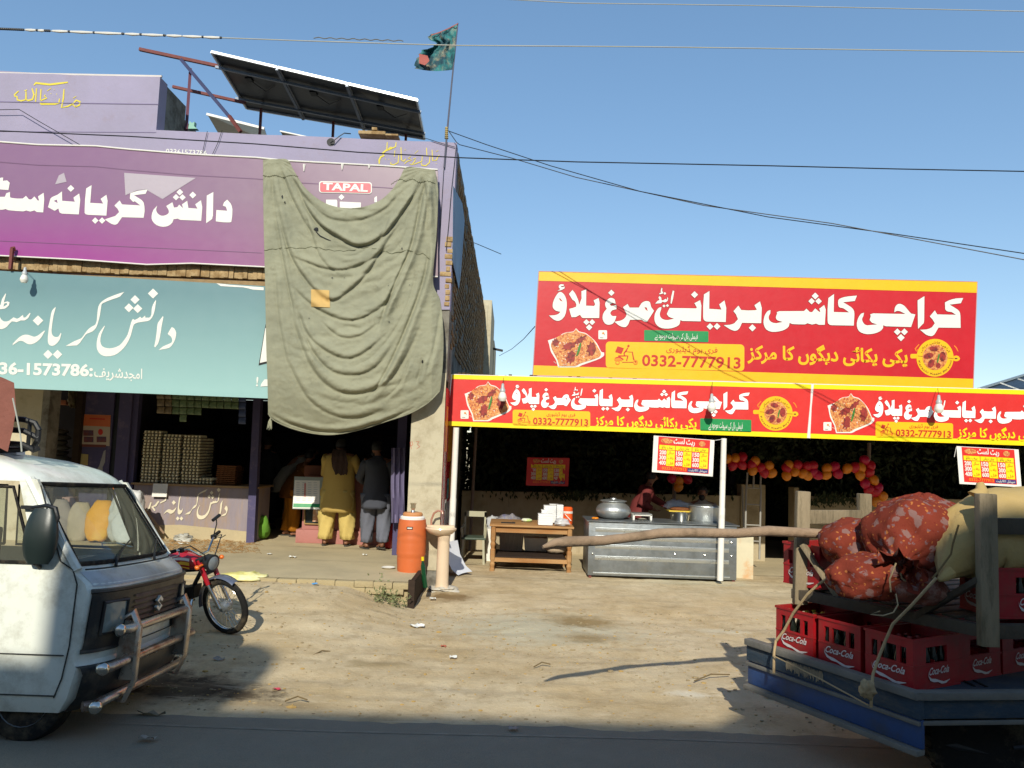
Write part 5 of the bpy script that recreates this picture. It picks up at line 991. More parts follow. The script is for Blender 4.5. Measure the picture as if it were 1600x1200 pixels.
def person(label, loc, yaw, H, top, trousers, P_, scarf=None, beard=False, hairm=HAIR, hemz=.72, stocky=1.0, sit=False, vest=None, group=None):
    t = thing('person', label, 'person', loc, group); t.rotation_euler = (0, 0, yaw); k = H/1.72
    g = {'pel': (0, 0, .95), 'sp': (0, 0, 1.18), 'ch': (0, 0, 1.36), 'nk': (0, .0, 1.49), 'hd': (0, .02, 1.62), 'shL': (-.18, 0, 1.41), 'shR': (.18, 0, 1.41), 'elL': (-.27, .04, 1.14), 'elR': (.27, .04, 1.14), 'wrL': (-.22, .26, 1.05), 'wrR': (.22, .26, 1.05),
         'hpL': (-.1, 0, .9), 'hpR': (.1, 0, .9), 'knL': (-.13, .03, .5), 'knR': (.13, .03, .5), 'anL': (-.14, 0, .09), 'anR': (.14, 0, .09), 'fd': (0, 1)}
    g.update(P_); fd = V((g['fd'][0], g['fd'][1], 0)).normalized(); fr = V((fd.y, -fd.x, 0))
    q = {a: V(b)*k for a, b in g.items() if a != 'fd'}; J = []; E_ = []
    def add(p, r, pr=None):
        J.append((p, r)); 
        if pr is not None: E_.append((pr, len(J)-1))
        return len(J)-1
    w_ = stocky*k
    a = add(q['pel'], (.14*w_, .11*w_)); b = add(q['sp'], (.13*w_, .105*w_), a); c = add(q['ch'], (.15*w_, .10*w_), b); n_ = add(q['nk'], .055*k, c)
    hb = add(q['nk']*.45+q['hd']*.55, .058*k, n_); hc = add(q['hd']+V((0, 0, .0)), (.078*k, .085*k), hb); ht = add(q['hd']+V((0, 0, .075))*k, .055*k, hc)
    jw = add(q['hd']+fd*.045*k+V((0, 0, -.055))*k, .042*k, hc); ns = add(q['hd']+fd*.105*k+V((0, 0, -.01))*k, .012*k, hc)
    for s in (-1, 1): add(q['hd']+fr*s*.092*k+V((0, 0, -.012))*k-fd*.01, .014*k, hc)
    for s, S in ((-1, 'L'), (1, 'R')):
        s1 = add(q['sh'+S], .062*w_, c); e1 = add(q['el'+S], .043*k, s1); w1 = add(q['wr'+S], .026*k, e1); d = (q['wr'+S]-q['el'+S]).normalized(); sd = d.cross(V((0, 0, 1))); sd = sd.normalized() if sd.length > .1 else V((1, 0, 0))
        pm = add(q['wr'+S]+d*.06*k, (.036*k, .018*k), w1); u = d.cross(sd)
        for f_ in range(4):
            b0 = add(q['wr'+S]+d*.10*k+sd*(f_-1.5)*.019*k, .0095*k, pm); L = (.062, .072, .068, .052)[f_]*k; b1 = add(J[b0][0]+d*L*.5-u*.012*k, .008*k, b0); add(J[b1][0]+d*L*.4-u*.028*k, .007*k, b1)
        th = add(q['wr'+S]+d*.05*k-sd*s*.038*k, .010*k, pm); add(J[th][0]+d*.035*k-sd*s*.016*k, .008*k, th)
        h1 = add(q['hp'+S], .085*w_, a); k1 = add(q['kn'+S], .055*k, h1); a1 = add(q['an'+S], .036*k, k1); ft = V((0, .14, -.055))*k
        add(q['an'+S]+V((0, -.05, -.05))*k, .030*k, a1); f1 = add(q['an'+S]+V(fd*.10)*k+V((s*.012, 0, -.055))*k, (.042*k, .022*k), a1); add(q['an'+S]+V(fd*.17)*k+V((s*.02, 0, -.062))*k, (.036*k, .016*k), f1)
    skin_mesh('body', SKINM, t, J, E_)
    seed = random.uniform(0, 50)
    def ell(c_, rx, ry, ax, n=26, fo=.03, z=0., tilt=None):
        out = []
        for i in range(n):
            an = 2*pi*i/n; f = 1+fo*sin(an*5+seed+z*2)+fo*.8*sin(an*9+seed*2+z*5)+.04*fbm(cos(an)*1.5+seed, sin(an)*1.5, z*2)
            p = ax*(cos(an)*rx*f)+fwd*(sin(an)*ry*f); out.append(c_+p)
        return out
    fwd = fd
    # long shirt
    m1 = MB(); rings = []
    sh = (q['shL']+q['shR'])*.5; wid = (q['shR']-q['shL']).length*.5
    rings.append(ell(q['nk']+V((0, 0, .02*k)), .062*k, .06*k, fr, fo=0)); rings.append(ell(sh+V((0, 0, .055*k)), wid*.62, .085*w_, fr, fo=.01)); rings.append(ell(sh+V((0, 0, .02*k)), wid+.04*k, .115*w_, fr, fo=.01))
    rings.append(ell(sh-V((0, 0, .08*k)), wid+.035*k*w_/k, .14*w_, fr, fo=.015, z=.3)); rings.append(ell(q['sp'], .205*w_, .155*w_, fr, fo=.03, z=.6)); rings.append(ell(q['pel'], .22*w_, .165*w_, fr, fo=.04, z=1)); hz = hemz*k
    if not sit:
        pz = q['pel'].z
        for i in range(1, 7):
            z = pz+(hz-pz)*i/6; rings.append(ell(V((q['pel'].x, q['pel'].y, z)), (.222+.022*i/6)*w_, (.165+.03*i/6)*w_, fr, fo=.04+.015*i/6, z=1+i*.3))
        rings.append([p+V((0, 0, .004)) + (V((q['pel'].x, q['pel'].y, p.z))-p)*.06 for p in rings[-1]])
    m1.loft(rings, caps=False)
    for S in 'LR':
        a_, b_, c_ = q['sh'+S], q['el'+S], q['wr'+S]; m1.tube([a_*.9+sh*.1, a_*.75+b_*.25, a_*.4+b_*.6, b_, b_*.6+c_*.4, b_*.25+c_*.75, b_*.08+c_*.92], [.085*w_, .082*w_, .070*k, .066*k, .06*k, .052*k, .046*k], 14)
    m1.v = [tuple(V(p)+V((.006*fbm(p[0]*14+seed, p[1]*14, p[2]*9), .006*fbm(p[0]*14, p[1]*14+seed, p[2]*9), 0))) for p in m1.v]
    o = m1.build('kameez', top, None, smooth=True, ang=120, org=(0, 0, 0)); o.parent = t
    # baggy trousers
    m1 = MB()
    for s, S in ((-1, 'L'), (1, 'R')):
        h, kn, an = q['hp'+S], q['kn'+S], q['an'+S]; rings = []
        for i in range(12):
            u = i/11; p = h.lerp(kn, u*2) if u < .5 else kn.lerp(an+V((0, 0, .03)), (u-.5)*2); r = (.135, .132, .128, .124, .12, .116, .112, .108, .104, .1, .094, .09)[i]*w_
            rings.append(ell(p+fr*s*.01, r, r*1.02, fr, 26, .06+.05*u, z=i*.4+s))
        rings.append([p+(q['an'+S]-p)*.25 for p in rings[-1]]); m1.loft(rings)
    o = m1.build('shalwar', trousers, None, smooth=True, ang=120, org=(0, 0, 0)); o.parent = t
    m1 = MB()
    for s, S in ((-1, 'L'), (1, 'R')):
        c_ = q['an'+S]+fd*.05*k+V((s*.008, 0, -.083*k)); ax = fr; rg = []
        for dz in (0, .018*k): rg.append([c_+ax*(cos(i*.449)*.048*k)+fd*(sin(i*.449)*.135*k)+V((0, 0, dz)) for i in range(14)])
        o = MB().loft(rg).tube([c_+ax*-.045*k+V((0, 0, .01)), c_+fd*.04+V((0, 0, .05*k)), c_+ax*.045*k+V((0, 0, .01))], .012*k, 6).build('sandal', mat('worn_sandal', (70, 66, 58), .8), None, org=(0, 0, 0)); o.parent = t
    # hair
    hd = q['hd']; m1 = MB(); rings = []
    for i in range(8):
        ph = pi*(.03+.60*i/7); rg = []
        for j in range(20):
            an = 2*pi*j/20; d = fr*cos(an)*sin(ph)+fd*sin(an)*sin(ph)+V((0, 0, cos(ph)))
            cut = max(0, d.dot(fd)); rr = (.098+.006*fbm(d.x*9+seed, d.y*9, d.z*9))*k*(1-.28*cut*(1 if i > 3 else 0)); rg.append(hd+V((0, 0, .018*k))-fd*.012*k+V((d.x*rr, d.y*rr, d.z*rr*1.12)))
        rings.append(rg)
    m1.loft(rings); o = m1.build('hair', hairm, None, smooth=True, ang=120, org=(0, 0, 0)); o.parent = t
    if beard:
        m1 = MB(); m1.ball(hd+fd*.055*k+V((0, 0, -.075*k)), (.055*k, .05*k, .06*k), 12, 8); o = m1.build('beard', HAIR, None, smooth=True, org=(0, 0, 0)); o.parent = t
    if scarf:
        m1 = MB(); rows = []
        for i in range(14):
            u = i/13; z = q['nk'].z+.06*k-u*.40*k; c_ = V((.02+.06*u*k, q['ch'].y-(.11+.05*sin(min(1, u*3)*pi/2))*w_, z))+q['nk']*0; wv = (.10+.05*sin(u*2.6)-.03*u)*k
            rows.append([c_+V((wv*(j/8-.5)*2*(1+.1*fbm(u*5, j)), -.012*sin(j*2.2+u*6)-.006, .01*fbm(u*6, j, 3)-(.05*fbm(j*.8, 3) if i == 13 else 0))) for j in range(9)])
        m1.grid(rows); m1.tube([q['nk']+V((cos(a_)*.085*k, sin(a_)*.085*k, .03*k+.01*sin(a_*2))) for a_ in [i*.52 for i in range(13)]], .028*k, 8, False)
        o = m1.build('scarf', scarf, None, smooth=True, ang=120, org=(0, 0, 0)); o.parent = t
    return t
def cloth(nm, c, c2=None): return mat(nm, c, .9, var=.07, vs=6, bump=.25, bs=90, col2=c2, c2s=3, spec=.1)
KH = cloth('mustard_cloth', (188, 160, 92), (176, 148, 84))
c = G(524, 853, ZF)
person('person in mustard shalwar kameez with a dark scarf down the back, facing the shop counter', (c.x, c.y, ZF), R(-3), 1.74, KH, cloth('mustard_trouser', (198, 174, 104)), {'hd': (.0, .06, 1.60), 'elR': (.33, .06, 1.17), 'wrR': (.22, .32, 1.22), 'elL': (-.27, .1, 1.15), 'wrL': (-.14, .34, 1.12), 'anL': (-.17, 0, .085), 'anR': (.17, 0.02, .085), 'knL': (-.16, .03, .5), 'knR': (.15, .03, .5), 'shL': (-.205, 0, 1.42), 'shR': (.205, 0, 1.42)}, scarf=mat('dark_scarf', (58, 40, 34), .9, var=.3, vs=12, bump=.4), stocky=1.18, hemz=.55)
c = P(584, 852, 12.45)
GY = cloth('slate_cloth', (74, 76, 84)); GY2 = cloth('grey_trouser', (104, 106, 116))
person('bearded person in dark slate kameez and grey shalwar, right of the mustard figure', (c.x, c.y, ZF), R(14), 1.70, GY, GY2, {'hd': (-.03, .03, 1.62), 'fd': (-.5, 1), 'anL': (-.11, .08, .085), 'anR': (.12, -.10, .11), 'knR': (.13, .04, .48), 'knL': (-.1, .08, .5), 'elL': (-.28, .08, 1.15), 'wrL': (-.2, .3, 1.06)}, beard=True, hemz=.66)
c = G(458, 838, ZF)
person('youth in brown kameez leaning on the counter edge, left of the price sheet', (c.x-.06, c.y, ZF), R(-68), 1.58, cloth('brown_cloth', (96, 60, 28)), cloth('ochre_trouser', (170, 110, 34)), {'pel': (0, -.05, .93), 'sp': (0, .06, 1.14), 'ch': (0, .16, 1.3), 'nk': (0, .24, 1.41), 'hd': (0, .30, 1.53), 'shL': (-.17, .17, 1.34), 'shR': (.17, .17, 1.34), 'elL': (-.2, .32, 1.1), 'elR': (.2, .32, 1.1), 'wrL': (-.15, .52, 1.02), 'wrR': (.15, .52, 1.02), 'knL': (-.1, 0, .5), 'knR': (.1, .05, .5), 'anL': (-.1, -.08, .085), 'anR': (.1, .05, .085)}, hemz=.74)
c = P(452, 780, 14.7)
person('stooping person in a pale shirt half hidden behind the youth in brown', (c.x, 14.7, ZF), R(-80), 1.72, cloth('pale_shirt', (150, 148, 144)), cloth('pale_trouser', (120, 118, 116)), {'pel': (0, -.14, .95), 'sp': (0, .0, 1.18), 'ch': (0, .16, 1.32), 'nk': (0, .30, 1.40), 'hd': (0, .40, 1.48), 'shL': (-.18, .2, 1.36), 'shR': (.18, .2, 1.36), 'elL': (-.22, .3, 1.08), 'elR': (.22, .3, 1.08), 'wrL': (-.18, .52, 1.0), 'wrR': (.18, .52, 1.0)})
c = P(413, 780, 14.9)
person('dim person in dark clothes standing deepest in the shop beside the violet post', (c.x, 14.9, ZF), R(-20), 1.72, cloth('dark_cloth', (40, 42, 48)), cloth('dark_trouser', (36, 38, 44)), {})
c = P(1008, 800, 13.0)
person('cook in maroon kameez bending over the pots behind the steel counter', (c.x-.03, 13.0, zg), R(-84), 1.66, cloth('maroon_cloth', (112, 52, 50)), cloth('maroon_trouser', (100, 48, 46)), {'pel': (0, -.1, .92), 'sp': (0, -.04, 1.14), 'ch': (0, .04, 1.3), 'nk': (0, .10, 1.42), 'hd': (0, .15, 1.54), 'shL': (-.17, .04, 1.35), 'shR': (.17, .04, 1.35), 'elL': (-.25, .26, 1.16), 'elR': (.27, -.12, 1.12), 'wrL': (-.2, .52, 1.02), 'wrR': (.2, .1, 1.02)})
c = P(1097, 795, 13.4)
person('bearded person in white sitting low behind the large stock pot', (c.x, 13.4, zg-.32), R(172), 1.66, cloth('white_cloth', (170, 160, 148)), cloth('white_trouser', (160, 150, 138)), {'hpL': (-.1, .05, .88), 'knL': (-.15, .42, .86), 'anL': (-.14, .42, .46), 'hpR': (.1, .05, .88), 'knR': (.15, .42, .86), 'anR': (.14, .42, .46), 'fd': (.3, 1)}, beard=True, sit=True)
single(MB().b2((c.x-.25, 13.35, zg), (c.x+.25, 13.75, .38)), 'stool', 'low wooden stool under the seated cook', 'stool', WOOD, bevel=.01)
# ================= goods of the grocery =================
zct = P(300, 757, 12.85).z
ct = thing('shop_counter', 'lilac painted counter with hand lettered white Urdu front and dusty foot', 'counter', (P(300, 845, 12.85).x, 13.2, ZF))
xa = P(203, 845, 12.85).x; xb = P(397, 845, 12.85).x
LP = mat('dusty_lilac_panel', (142, 132, 138), .85, var=.1, vs=3, bump=.2, bs=18, stretch=(3, 1, .5), dirt=((160, 134, 100), .38, 2), spec=.15)
MB().b2((xa, 12.85, ZF), (xb, 13.55, zct-.03)).build('front_panel', LP, ct); MB().b2((xa-.03, 12.80, zct-.03), (xb+.04, 13.6, zct)).build('top_board', mat('dusty_board', (150, 122, 88), .9, var=.2, vs=6), ct)
MB().prism([V((xa, 12.84, ZF)), V((xb, 12.84, ZF)), V((xb, 12.84, ZF+.16)), V((xb-.6, 12.84, ZF+.2)), V((xa+.8, 12.84, ZF+.24)), V((xa, 12.84, ZF+.2))], (0, .008, 0)).build('dust_band', CEM, ct)
fc = onY(12.838); mm = MB(); lay(mm, [d for i, d in enumerate(NASTA) if i > 1], fc, lambda x, y: (256+(x-19.5)*.39, 807+(y-547)*.47))
strokes(mm, [(1.6, pl('248 783 243 790 238 792 242 798')), (1.2, pl('262 772 258 782 250 786')), (1.4, pl('236 785 233 794 228 800'))], fc); mm.build('white_lettering', CREAMP, ct)
nt_ = thing('paper_notice', 'square white paper notice pinned to the top left of the lettered counter', 'notice', P(250, 775, 12.8)); mm = MB()
mm.prism([P(239.5, 755.5, 12.80), P(262.5, 756, 12.80), P(260, 776.5, 12.78), P(237, 776, 12.78)], (0, .006, 0)); mm.build('sheet', WHITEP, nt_); mm = MB()
for k in range(3): mm.b2(P(242, 760+k*4, 12.776), P(257-2*k, 760.5+k*4, 12.774))
mm.build('faint_writing', flat('pale_ink', (180, 184, 190)), nt_)
# egg trays
TRAY = mat('grey_pulp_tray', (116, 104, 80), .95, var=.15, vs=12, bump=.5, bs=60); EGG = mat('egg_shell', (236, 222, 184), .5, var=.06, vs=10); BTRAY = mat('brown_tray', (120, 74, 40), .95, var=.2, vs=10, bump=.5)
def tray(eggs, m):
    s = MB().mt(m); n = 25; top = []; S = .30
    s.b2((-.15, 0, 0), (.15, .30, .008))
    for i in range(5):
        for a, b in ((0, 1),): s.loft([[V((-.15+i*.06+.03+x*.024, -.002+0*.3, .0+z)) for x, z in ((-1, .002), (1, .002), (1.15, .017), (-1.15, .017))], [V((-.15+i*.06+.03+x*.024, .02, .0+z)) for x, z in ((-1, .002), (1, .002), (1.15, .017), (-1.15, .017))]])
        s.loft([[V((.152, .3*i/5+.03+x*.024, z)) for x, z in ((-1, .002), (1, .002), (1.15, .017), (-1.15, .017))], [V((.13, .3*i/5+.03+x*.024, z)) for x, z in ((-1, .002), (1, .002), (1.15, .017), (-1.15, .017))]])
    if eggs:
        s.mt(EGG)
        for i in range(5):
            for j in range(5): s.ball((-.12+i*.06, .022+j*.06, .034), (.0225, .0225, .027), 7, 5)
    return s
px0 = None
def stack(px, n, Y, lbl, eggs=True, pitch=.0505, grp='egg trays on the shop counter', z0=None):
    global px0
    src = None
    for i in range(n):
        lb = f'{ORD[i]} {"egg tray" if eggs else "empty brown tray"} from the bottom of {lbl}'
        c = P(px, 750, Y)
        key = 'e' if eggs else 'b'
        if key not in TRS:
            o = tray(eggs, TRAY if eggs else BTRAY).build('egg_tray', None, smooth=eggs, ang=50); TRS[key] = o
        else: o = TRS[key].copy(); COL.objects.link(o)
        o.location = (c.x+random.uniform(-.006, .006), Y+random.uniform(-.004, .004), (z0 or zct)+.002+i*pitch); o.rotation_euler = (0, 0, random.uniform(-.03, .03)); o.scale = (1, 1, 1) if eggs else (1.05, 1, pitch/.03*.9); tag(o, lb, 'egg tray', grp)
TRS = {}
stack(232.5, 17, 12.86, 'the left egg stack, beside the violet pilaster'); stack(264, 16, 12.87, 'the middle egg stack on the counter'); stack(295.5, 16, 12.88, 'the right tall egg stack on the counter')
stack(308, 15, 13.25, 'the dim egg stack behind the right tall one'); stack(318, 2, 12.9, 'the low pair beside the brown trays'); stack(352, 11, 12.9, 'the brown tray stack near the violet post', False, .031, 'empty brown trays on the counter'); stack(356, 10, 13.28, 'the rear brown tray pile, half hidden', False, .031, 'empty brown trays on the counter')
# hanging sachets
GS = [mat('green_sachet', (92, 112, 76), .35, var=.2, vs=25, col2=(150, 158, 116), c2s=30, c2t=.62), mat('brown_sachet', (126, 108, 78), .35, var=.2, vs=25, col2=(70, 56, 40), c2s=20), mat('blue_sachet', (62, 74, 112), .35, var=.2, vs=25)]
for i in range(12):
    x = 246+i*11.6; Y = 12.4+.03*(i % 3); n = (3, 3, 3, 4, 3, 3, 2, 2, 2, 2, 2, 4)[i]; s = MB(); y0 = 612+.04*(x-240)
    for k in range(n):
        a = P(x+random.uniform(-.6, .6), y0+k*11.5, Y); b = P(x+10.4, y0+k*11.5+11, Y); s.loft([[V((a.x, Y, a.z)), V((b.x, Y, a.z)), V((b.x, Y+.004, a.z)), V((a.x, Y+.004, a.z))], [V((a.x+.004, Y-.018, (a.z+b.z)/2)), V((b.x-.004, Y-.018, (a.z+b.z)/2)), V((b.x-.004, Y+.018, (a.z+b.z)/2)), V((a.x+.004, Y+.018, (a.z+b.z)/2))], [V((a.x, Y, b.z)), V((b.x, Y, b.z)), V((b.x, Y+.004, b.z)), V((a.x, Y+.004, b.z))]])
    m = GS[1] if i in (0, 1) else (GS[2] if i == 11 else GS[0])
    single(s, 'sachet_strip', f'hanging strip of {"brown" if i < 2 else ("blue" if i == 11 else "green")} sachets under the teal sign, {ORD[i]} strip from the left', 'sachets', m, 'hanging sachet strips', smooth=True)
# poster on the violet door
po = thing('door_poster', 'orange and white printed poster on the violet door left of the egg stacks', 'poster', P(150, 700, YD-.01)); q = lambda k: onY(YD-.012-.003*k)
MB().prism([q(0)(132, 647), q(0)(173, 648.5), q(0)(171, 697), q(0)(126, 694)], (0, .004, 0)).build('sheet', mat('poster_paper', (176, 160, 140), .5, var=.1), po)
mm = MB(); mm.quad(q(1)(132, 647.5), q(1)(173, 649), q(1)(172, 667), q(1)(130, 665)); mm.build('orange_band', mat('poster_orange', (196, 98, 50), .5, var=.1), po)
mm = MB(); text(mm, 'Shop', (140, 657), (164, 658), 9, q(2), .01) if False else mm.quad(q(2)(140, 653), q(2)(164, 654), q(2)(164, 656), q(2)(140, 655)); mm.build('headline', DRED, po)
for (x0, y0, x1, y1) in ((130, 672, 146, 681), (131, 682, 146, 691), (151, 682, 166, 691)): MB().quad(q(1)(x0, y0), q(1)(x1, y0+.4), q(1)(x1, y1), q(1)(x0, y1)).build('picture', mat('poster_photo', (110, 54, 50), .5, var=.4, vs=20, col2=(60, 60, 90), c2s=14), po)
MB().poly([q(1)(157+4*cos(k*.7), 675+5*sin(k*.7)) for k in range(9)]).build('picture', DRED, po); MB().quad(q(1)(128, 694), q(1)(166, 695), q(1)(165, 699), q(1)(128, 698)).build('torn_footer', RUSTB, po)
single(MB().prism([P(127, 709, YD-.01), P(138, 710, YD-.01), P(137, 727, YD-.01), P(125, 726, YD-.01)], (0, .003, 0)), 'paper_label', 'small yellowish paper label stuck below the orange poster on the violet door', 'label', mat('aged_paper', (168, 150, 96), .8))
single(MB().prism([P(x, y, YD-.006) for x, y in ((162, 705), (165, 703), (164, 722), (160, 730), (161, 745), (157, 760), (150, 750), (148, 738), (155, 728))], (0, .003, 0)), 'torn_paper', 'ragged whitish remains of a torn poster on the violet door', 'paper', mat('torn_paper', (150, 148, 148), .9, var=.2))
# plank leaning on the counter
single(MB().bar(P(200, 765, 12.45), P(256, 833, 12.72), .07, .03), 'loose_plank', 'thin wooden plank leaning on the counter beside the white sack', 'plank', mat('grey_plank', (150, 124, 100), .9, var=.2))
# sacks in front of the violet wall
SK = mat('white_woven_sack', (206, 206, 204), .7, var=.08, vs=4, bump=.4, bs=16); SKY = mat('yellow_sack', (226, 160, 40), .6, var=.08, vs=4, bump=.25, bs=16, col2=(232, 190, 90), c2s=3, c2t=.62); SKB = mat('beige_sack', (176, 160, 136), .8, var=.15, vs=4, bump=.4, bs=14)
c = G(208, 846, ZF); blobby((c.x, 12.15, ZF+.40), (.26, .24, .44), 'white_sack', 'upright bulging white sack with a draped cover beside the lettered counter', 'sack', SK, 21, amp=.16, fr=2.2, pw=.55, fold=.035, n=36, mm_=24)
blobby((P(180, 776, 12.2).x, 12.25, ZF+.87), (.1, .1, .06), 'orange_bag', 'small bright orange bag on top of the sacks behind the van windscreen', 'bag', mat('bright_orange_bag', (236, 120, 24), .5), 22, amp=.3)
c = G(155, 838, ZF)
def lean_sack(x0, y0, x1, y1, Y, wd, m, lb, seed, nm='grain_sack'):
    a = P(x0, y0, Y); b = P(x1, y1, Y-.25); s = MB(); rings = []
    for i in range(15):
        u = i/14; c_ = b.lerp(a, u); r = wd*(sin(pi*(.08+.86*u))**.45); rings.append([c_+V((cos(k*.349)*r*(1+.1*fbm(k*.5+seed, u*4)), sin(k*.349)*r*.55*(1+.1*fbm(k*.5, u*4+seed)), .02*fbm(k*.6, u*5, seed))) for k in range(18)])
    s.loft(rings); return single(s, nm, lb, 'sack', m, smooth=True, ang=100)
lean_sack(163, 782, 150, 845, 12.4, .23, SKY, 'bright yellow grain sack leaning beside the white sack, seen through the windscreen', 31)
lean_sack(128, 785, 120, 846, 12.5, .2, SKB, 'beige sack left of the yellow sack behind the windscreen', 32); lean_sack(95, 780, 92, 846, 12.5, .2, mat('dusky_sack', (150, 138, 130), .8, var=.2, bump=.3), 'greyish sack second from the left behind the windscreen', 33); lean_sack(196, 800, 194, 848, 11.8, .2, SK, 'white sack standing in front between the yellow and the large white sack', 34)
single(MB().b2((P(72, 790, 12.6).x, 12.6, ZF), (P(108, 790, 12.6).x, 12.9, P(72, 776, 12.6).z)), 'carton', 'pinkish carton behind the sacks left of the violet door', 'box', mat('pink_carton', (176, 140, 128), .8, var=.1), bevel=.01)
# flour bags in the alcove
FB = mat('flour_bag', (128, 124, 116), .8, var=.2, vs=6, bump=.3)
for i in range(7):
    c = P(86+(2 if i % 2 else -1), 724-i*8.2, 13.9); blobby((c.x, 13.9, c.z), (.24, .2, .062), 'flour_bag', f'{ORD[i]} flour bag from the bottom of the pile in the left alcove', 'flour bag', FB, 40+i, amp=.2, n=14, mm_=8)
single(MB().b2((P(68, 740, 13.7).x, 13.7, ZF), (P(106, 740, 13.7).x, 14.3, P(86, 728, 13.9).z-.02)), 'wooden_shelf', 'low wooden shelf carrying the flour bags in the left alcove', 'shelf', DARKW)
single(MB().b2((P(70, 624, 13.5).x, 13.5, P(70, 631, 13.5).z), (P(103, 624, 13.5).x, 13.8, P(70, 624, 13.5).z)), 'hanging_roll', 'orange pink roll hanging high in the left alcove', 'roll', mat('salmon_roll', (196, 120, 88), .7), bevel=.01)
blobby(P(115, 622, 13.3), (.09, .08, .16), 'hanging_bundle', 'brown and green bundle of bags hanging beside the door jamb', 'bags', mat('mixed_bags', (110, 92, 60), .6, var=.3, vs=9, col2=(120, 170, 120), c2s=7, c2t=.62), 44, amp=.5, flatb=False)
# display case
zt2 = P(490, 744, 13.15).z
dc = thing('display_case', 'low pink display case standing in front of the shoppers', 'display case', (P(550, 840, 13.0).x, 13.2, ZF)); PK = mat('dusty_pink', (170, 112, 104), .7, var=.1, vs=4, bump=.1, dirt=((130, 84, 70), .36, 4))
x0, x1 = P(463, 838, 13.0).x, P(628, 838, 13.0).x
MB().b2((x0+.08, 13.0, ZF+.22), (x1-.25, 13.5, zt2)).b2((x0, 12.95, ZF), (x1-.2, 13.55, ZF+.22)).build('carcass', PK, dc, bevel=.01)
MB().b2((P(476, 800, 12.99).x, 12.985, P(476, 818, 12.99).z), (P(504, 800, 12.99).x, 12.998, P(476, 790, 12.99).z)).build('glass_pane', mat('dark_pane', (34, 44, 46), .15), dc)
MB().b2((P(489, 800, 12.97).x, 12.975, P(489, 815, 12.97).z), (P(498, 800, 12.97).x, 12.983, P(489, 792, 12.97).z)).build('sticker', mat('amber_sticker', (206, 150, 110), .5, col2=(230, 225, 215), c2s=9), dc)
fr_ = MB(); 
for a, b in (((476, 790), (504, 791)), ((476, 818), (504, 819)), ((476, 790), (476, 818)), ((504, 791), (504, 819))): fr_.bar(P(*a, 12.97), P(*b, 12.97), .02, .02)
fr_.build('pane_frame', mat('brass_frame', (150, 120, 70), .5), dc)
single(MB().b2((P(475, 740, 13.2).x, 13.2, zt2), (P(506, 740, 13.2).x, 13.45, P(475, 727, 13.2).z)), 'wooden_box', 'reddish wooden box on the display case behind the price sheet', 'box', mat('red_wood', (118, 66, 42), .7, var=.15), bevel=.006)
ps = thing('price_sheet', 'white framed list of goods with green foot leaning on the pink display case', 'sign', P(480, 795, 12.8)); q = lambda k: (lambda x, y: P(x, y, 12.80-.004*k-(y-745)*.003))
MB().prism([q(0)(460, 744.5), q(0)(505, 746), q(0)(500.5, 796), q(0)(457, 795)], (0, .02, 0)).build('board', mat('board_grey', (150, 158, 150), .6), ps)
MB().quad(q(1)(460.5, 750), q(1)(500, 751), q(1)(498.5, 794.5), q(1)(457.5, 794)).build('sheet', WHITEP, ps); MB().quad(q(2)(458.5, 786.5), q(2)(500, 787.5), q(2)(499.5, 793), q(2)(458, 792.5)).build('green_strip', GRN, ps)
mm = MB()
for r_ in range(9):
    for c_ in range(4):
        x = 463+c_*9; mm.quad(q(2)(x, 754+r_*3.4), q(2)(x+5+random.uniform(0, 2.5), 754.1+r_*3.4), q(2)(x+5, 754.7+r_*3.4), q(2)(x, 754.7+r_*3.4))
mm.build('printed_list', flat('pale_print', (160, 164, 170)), ps); MB().quad(q(3)(475.5, 755), q(3)(478, 755), q(3)(477.5, 776), q(3)(475, 776)).build('red_column', flat('faint_red', (206, 130, 120)), ps)
blobby((P(404, 818, 13.2).x, 13.2, ZF+.2), (.2, .16, .22), 'green_bundle', 'bright green cloth bundle on the shop floor beside the violet post', 'bundle', mat('green_cloth', (92, 140, 40), .9, var=.15, bump=.3), 50, amp=.25, fold=.04)
# hanging cloth and red bag next to the pillar
s = MB(); rows = []
for i in range(10):
    y = 700+i*13; rows.append([P(611+j*2.6+(.5*sin(i)), y, 11.7+.05*sin(j*2.1+i*.3)) for j in range(9)])
s.grid(rows); single(s, 'hanging_cloth', 'dusky violet cloth hanging beside the cream pillar behind the slate figure', 'cloth', mat('dusky_violet_cloth', (112, 104, 136), .9, var=.15), smooth=True)
single(MB().b2((P(604, 800, 12.6).x, 12.6, ZF), (P(613, 800, 12.6).x, 12.8, P(604, 818, 12.6).z)), 'red_crate', 'small red box on the floor right of the slate figure', 'box', RED, bevel=.01)
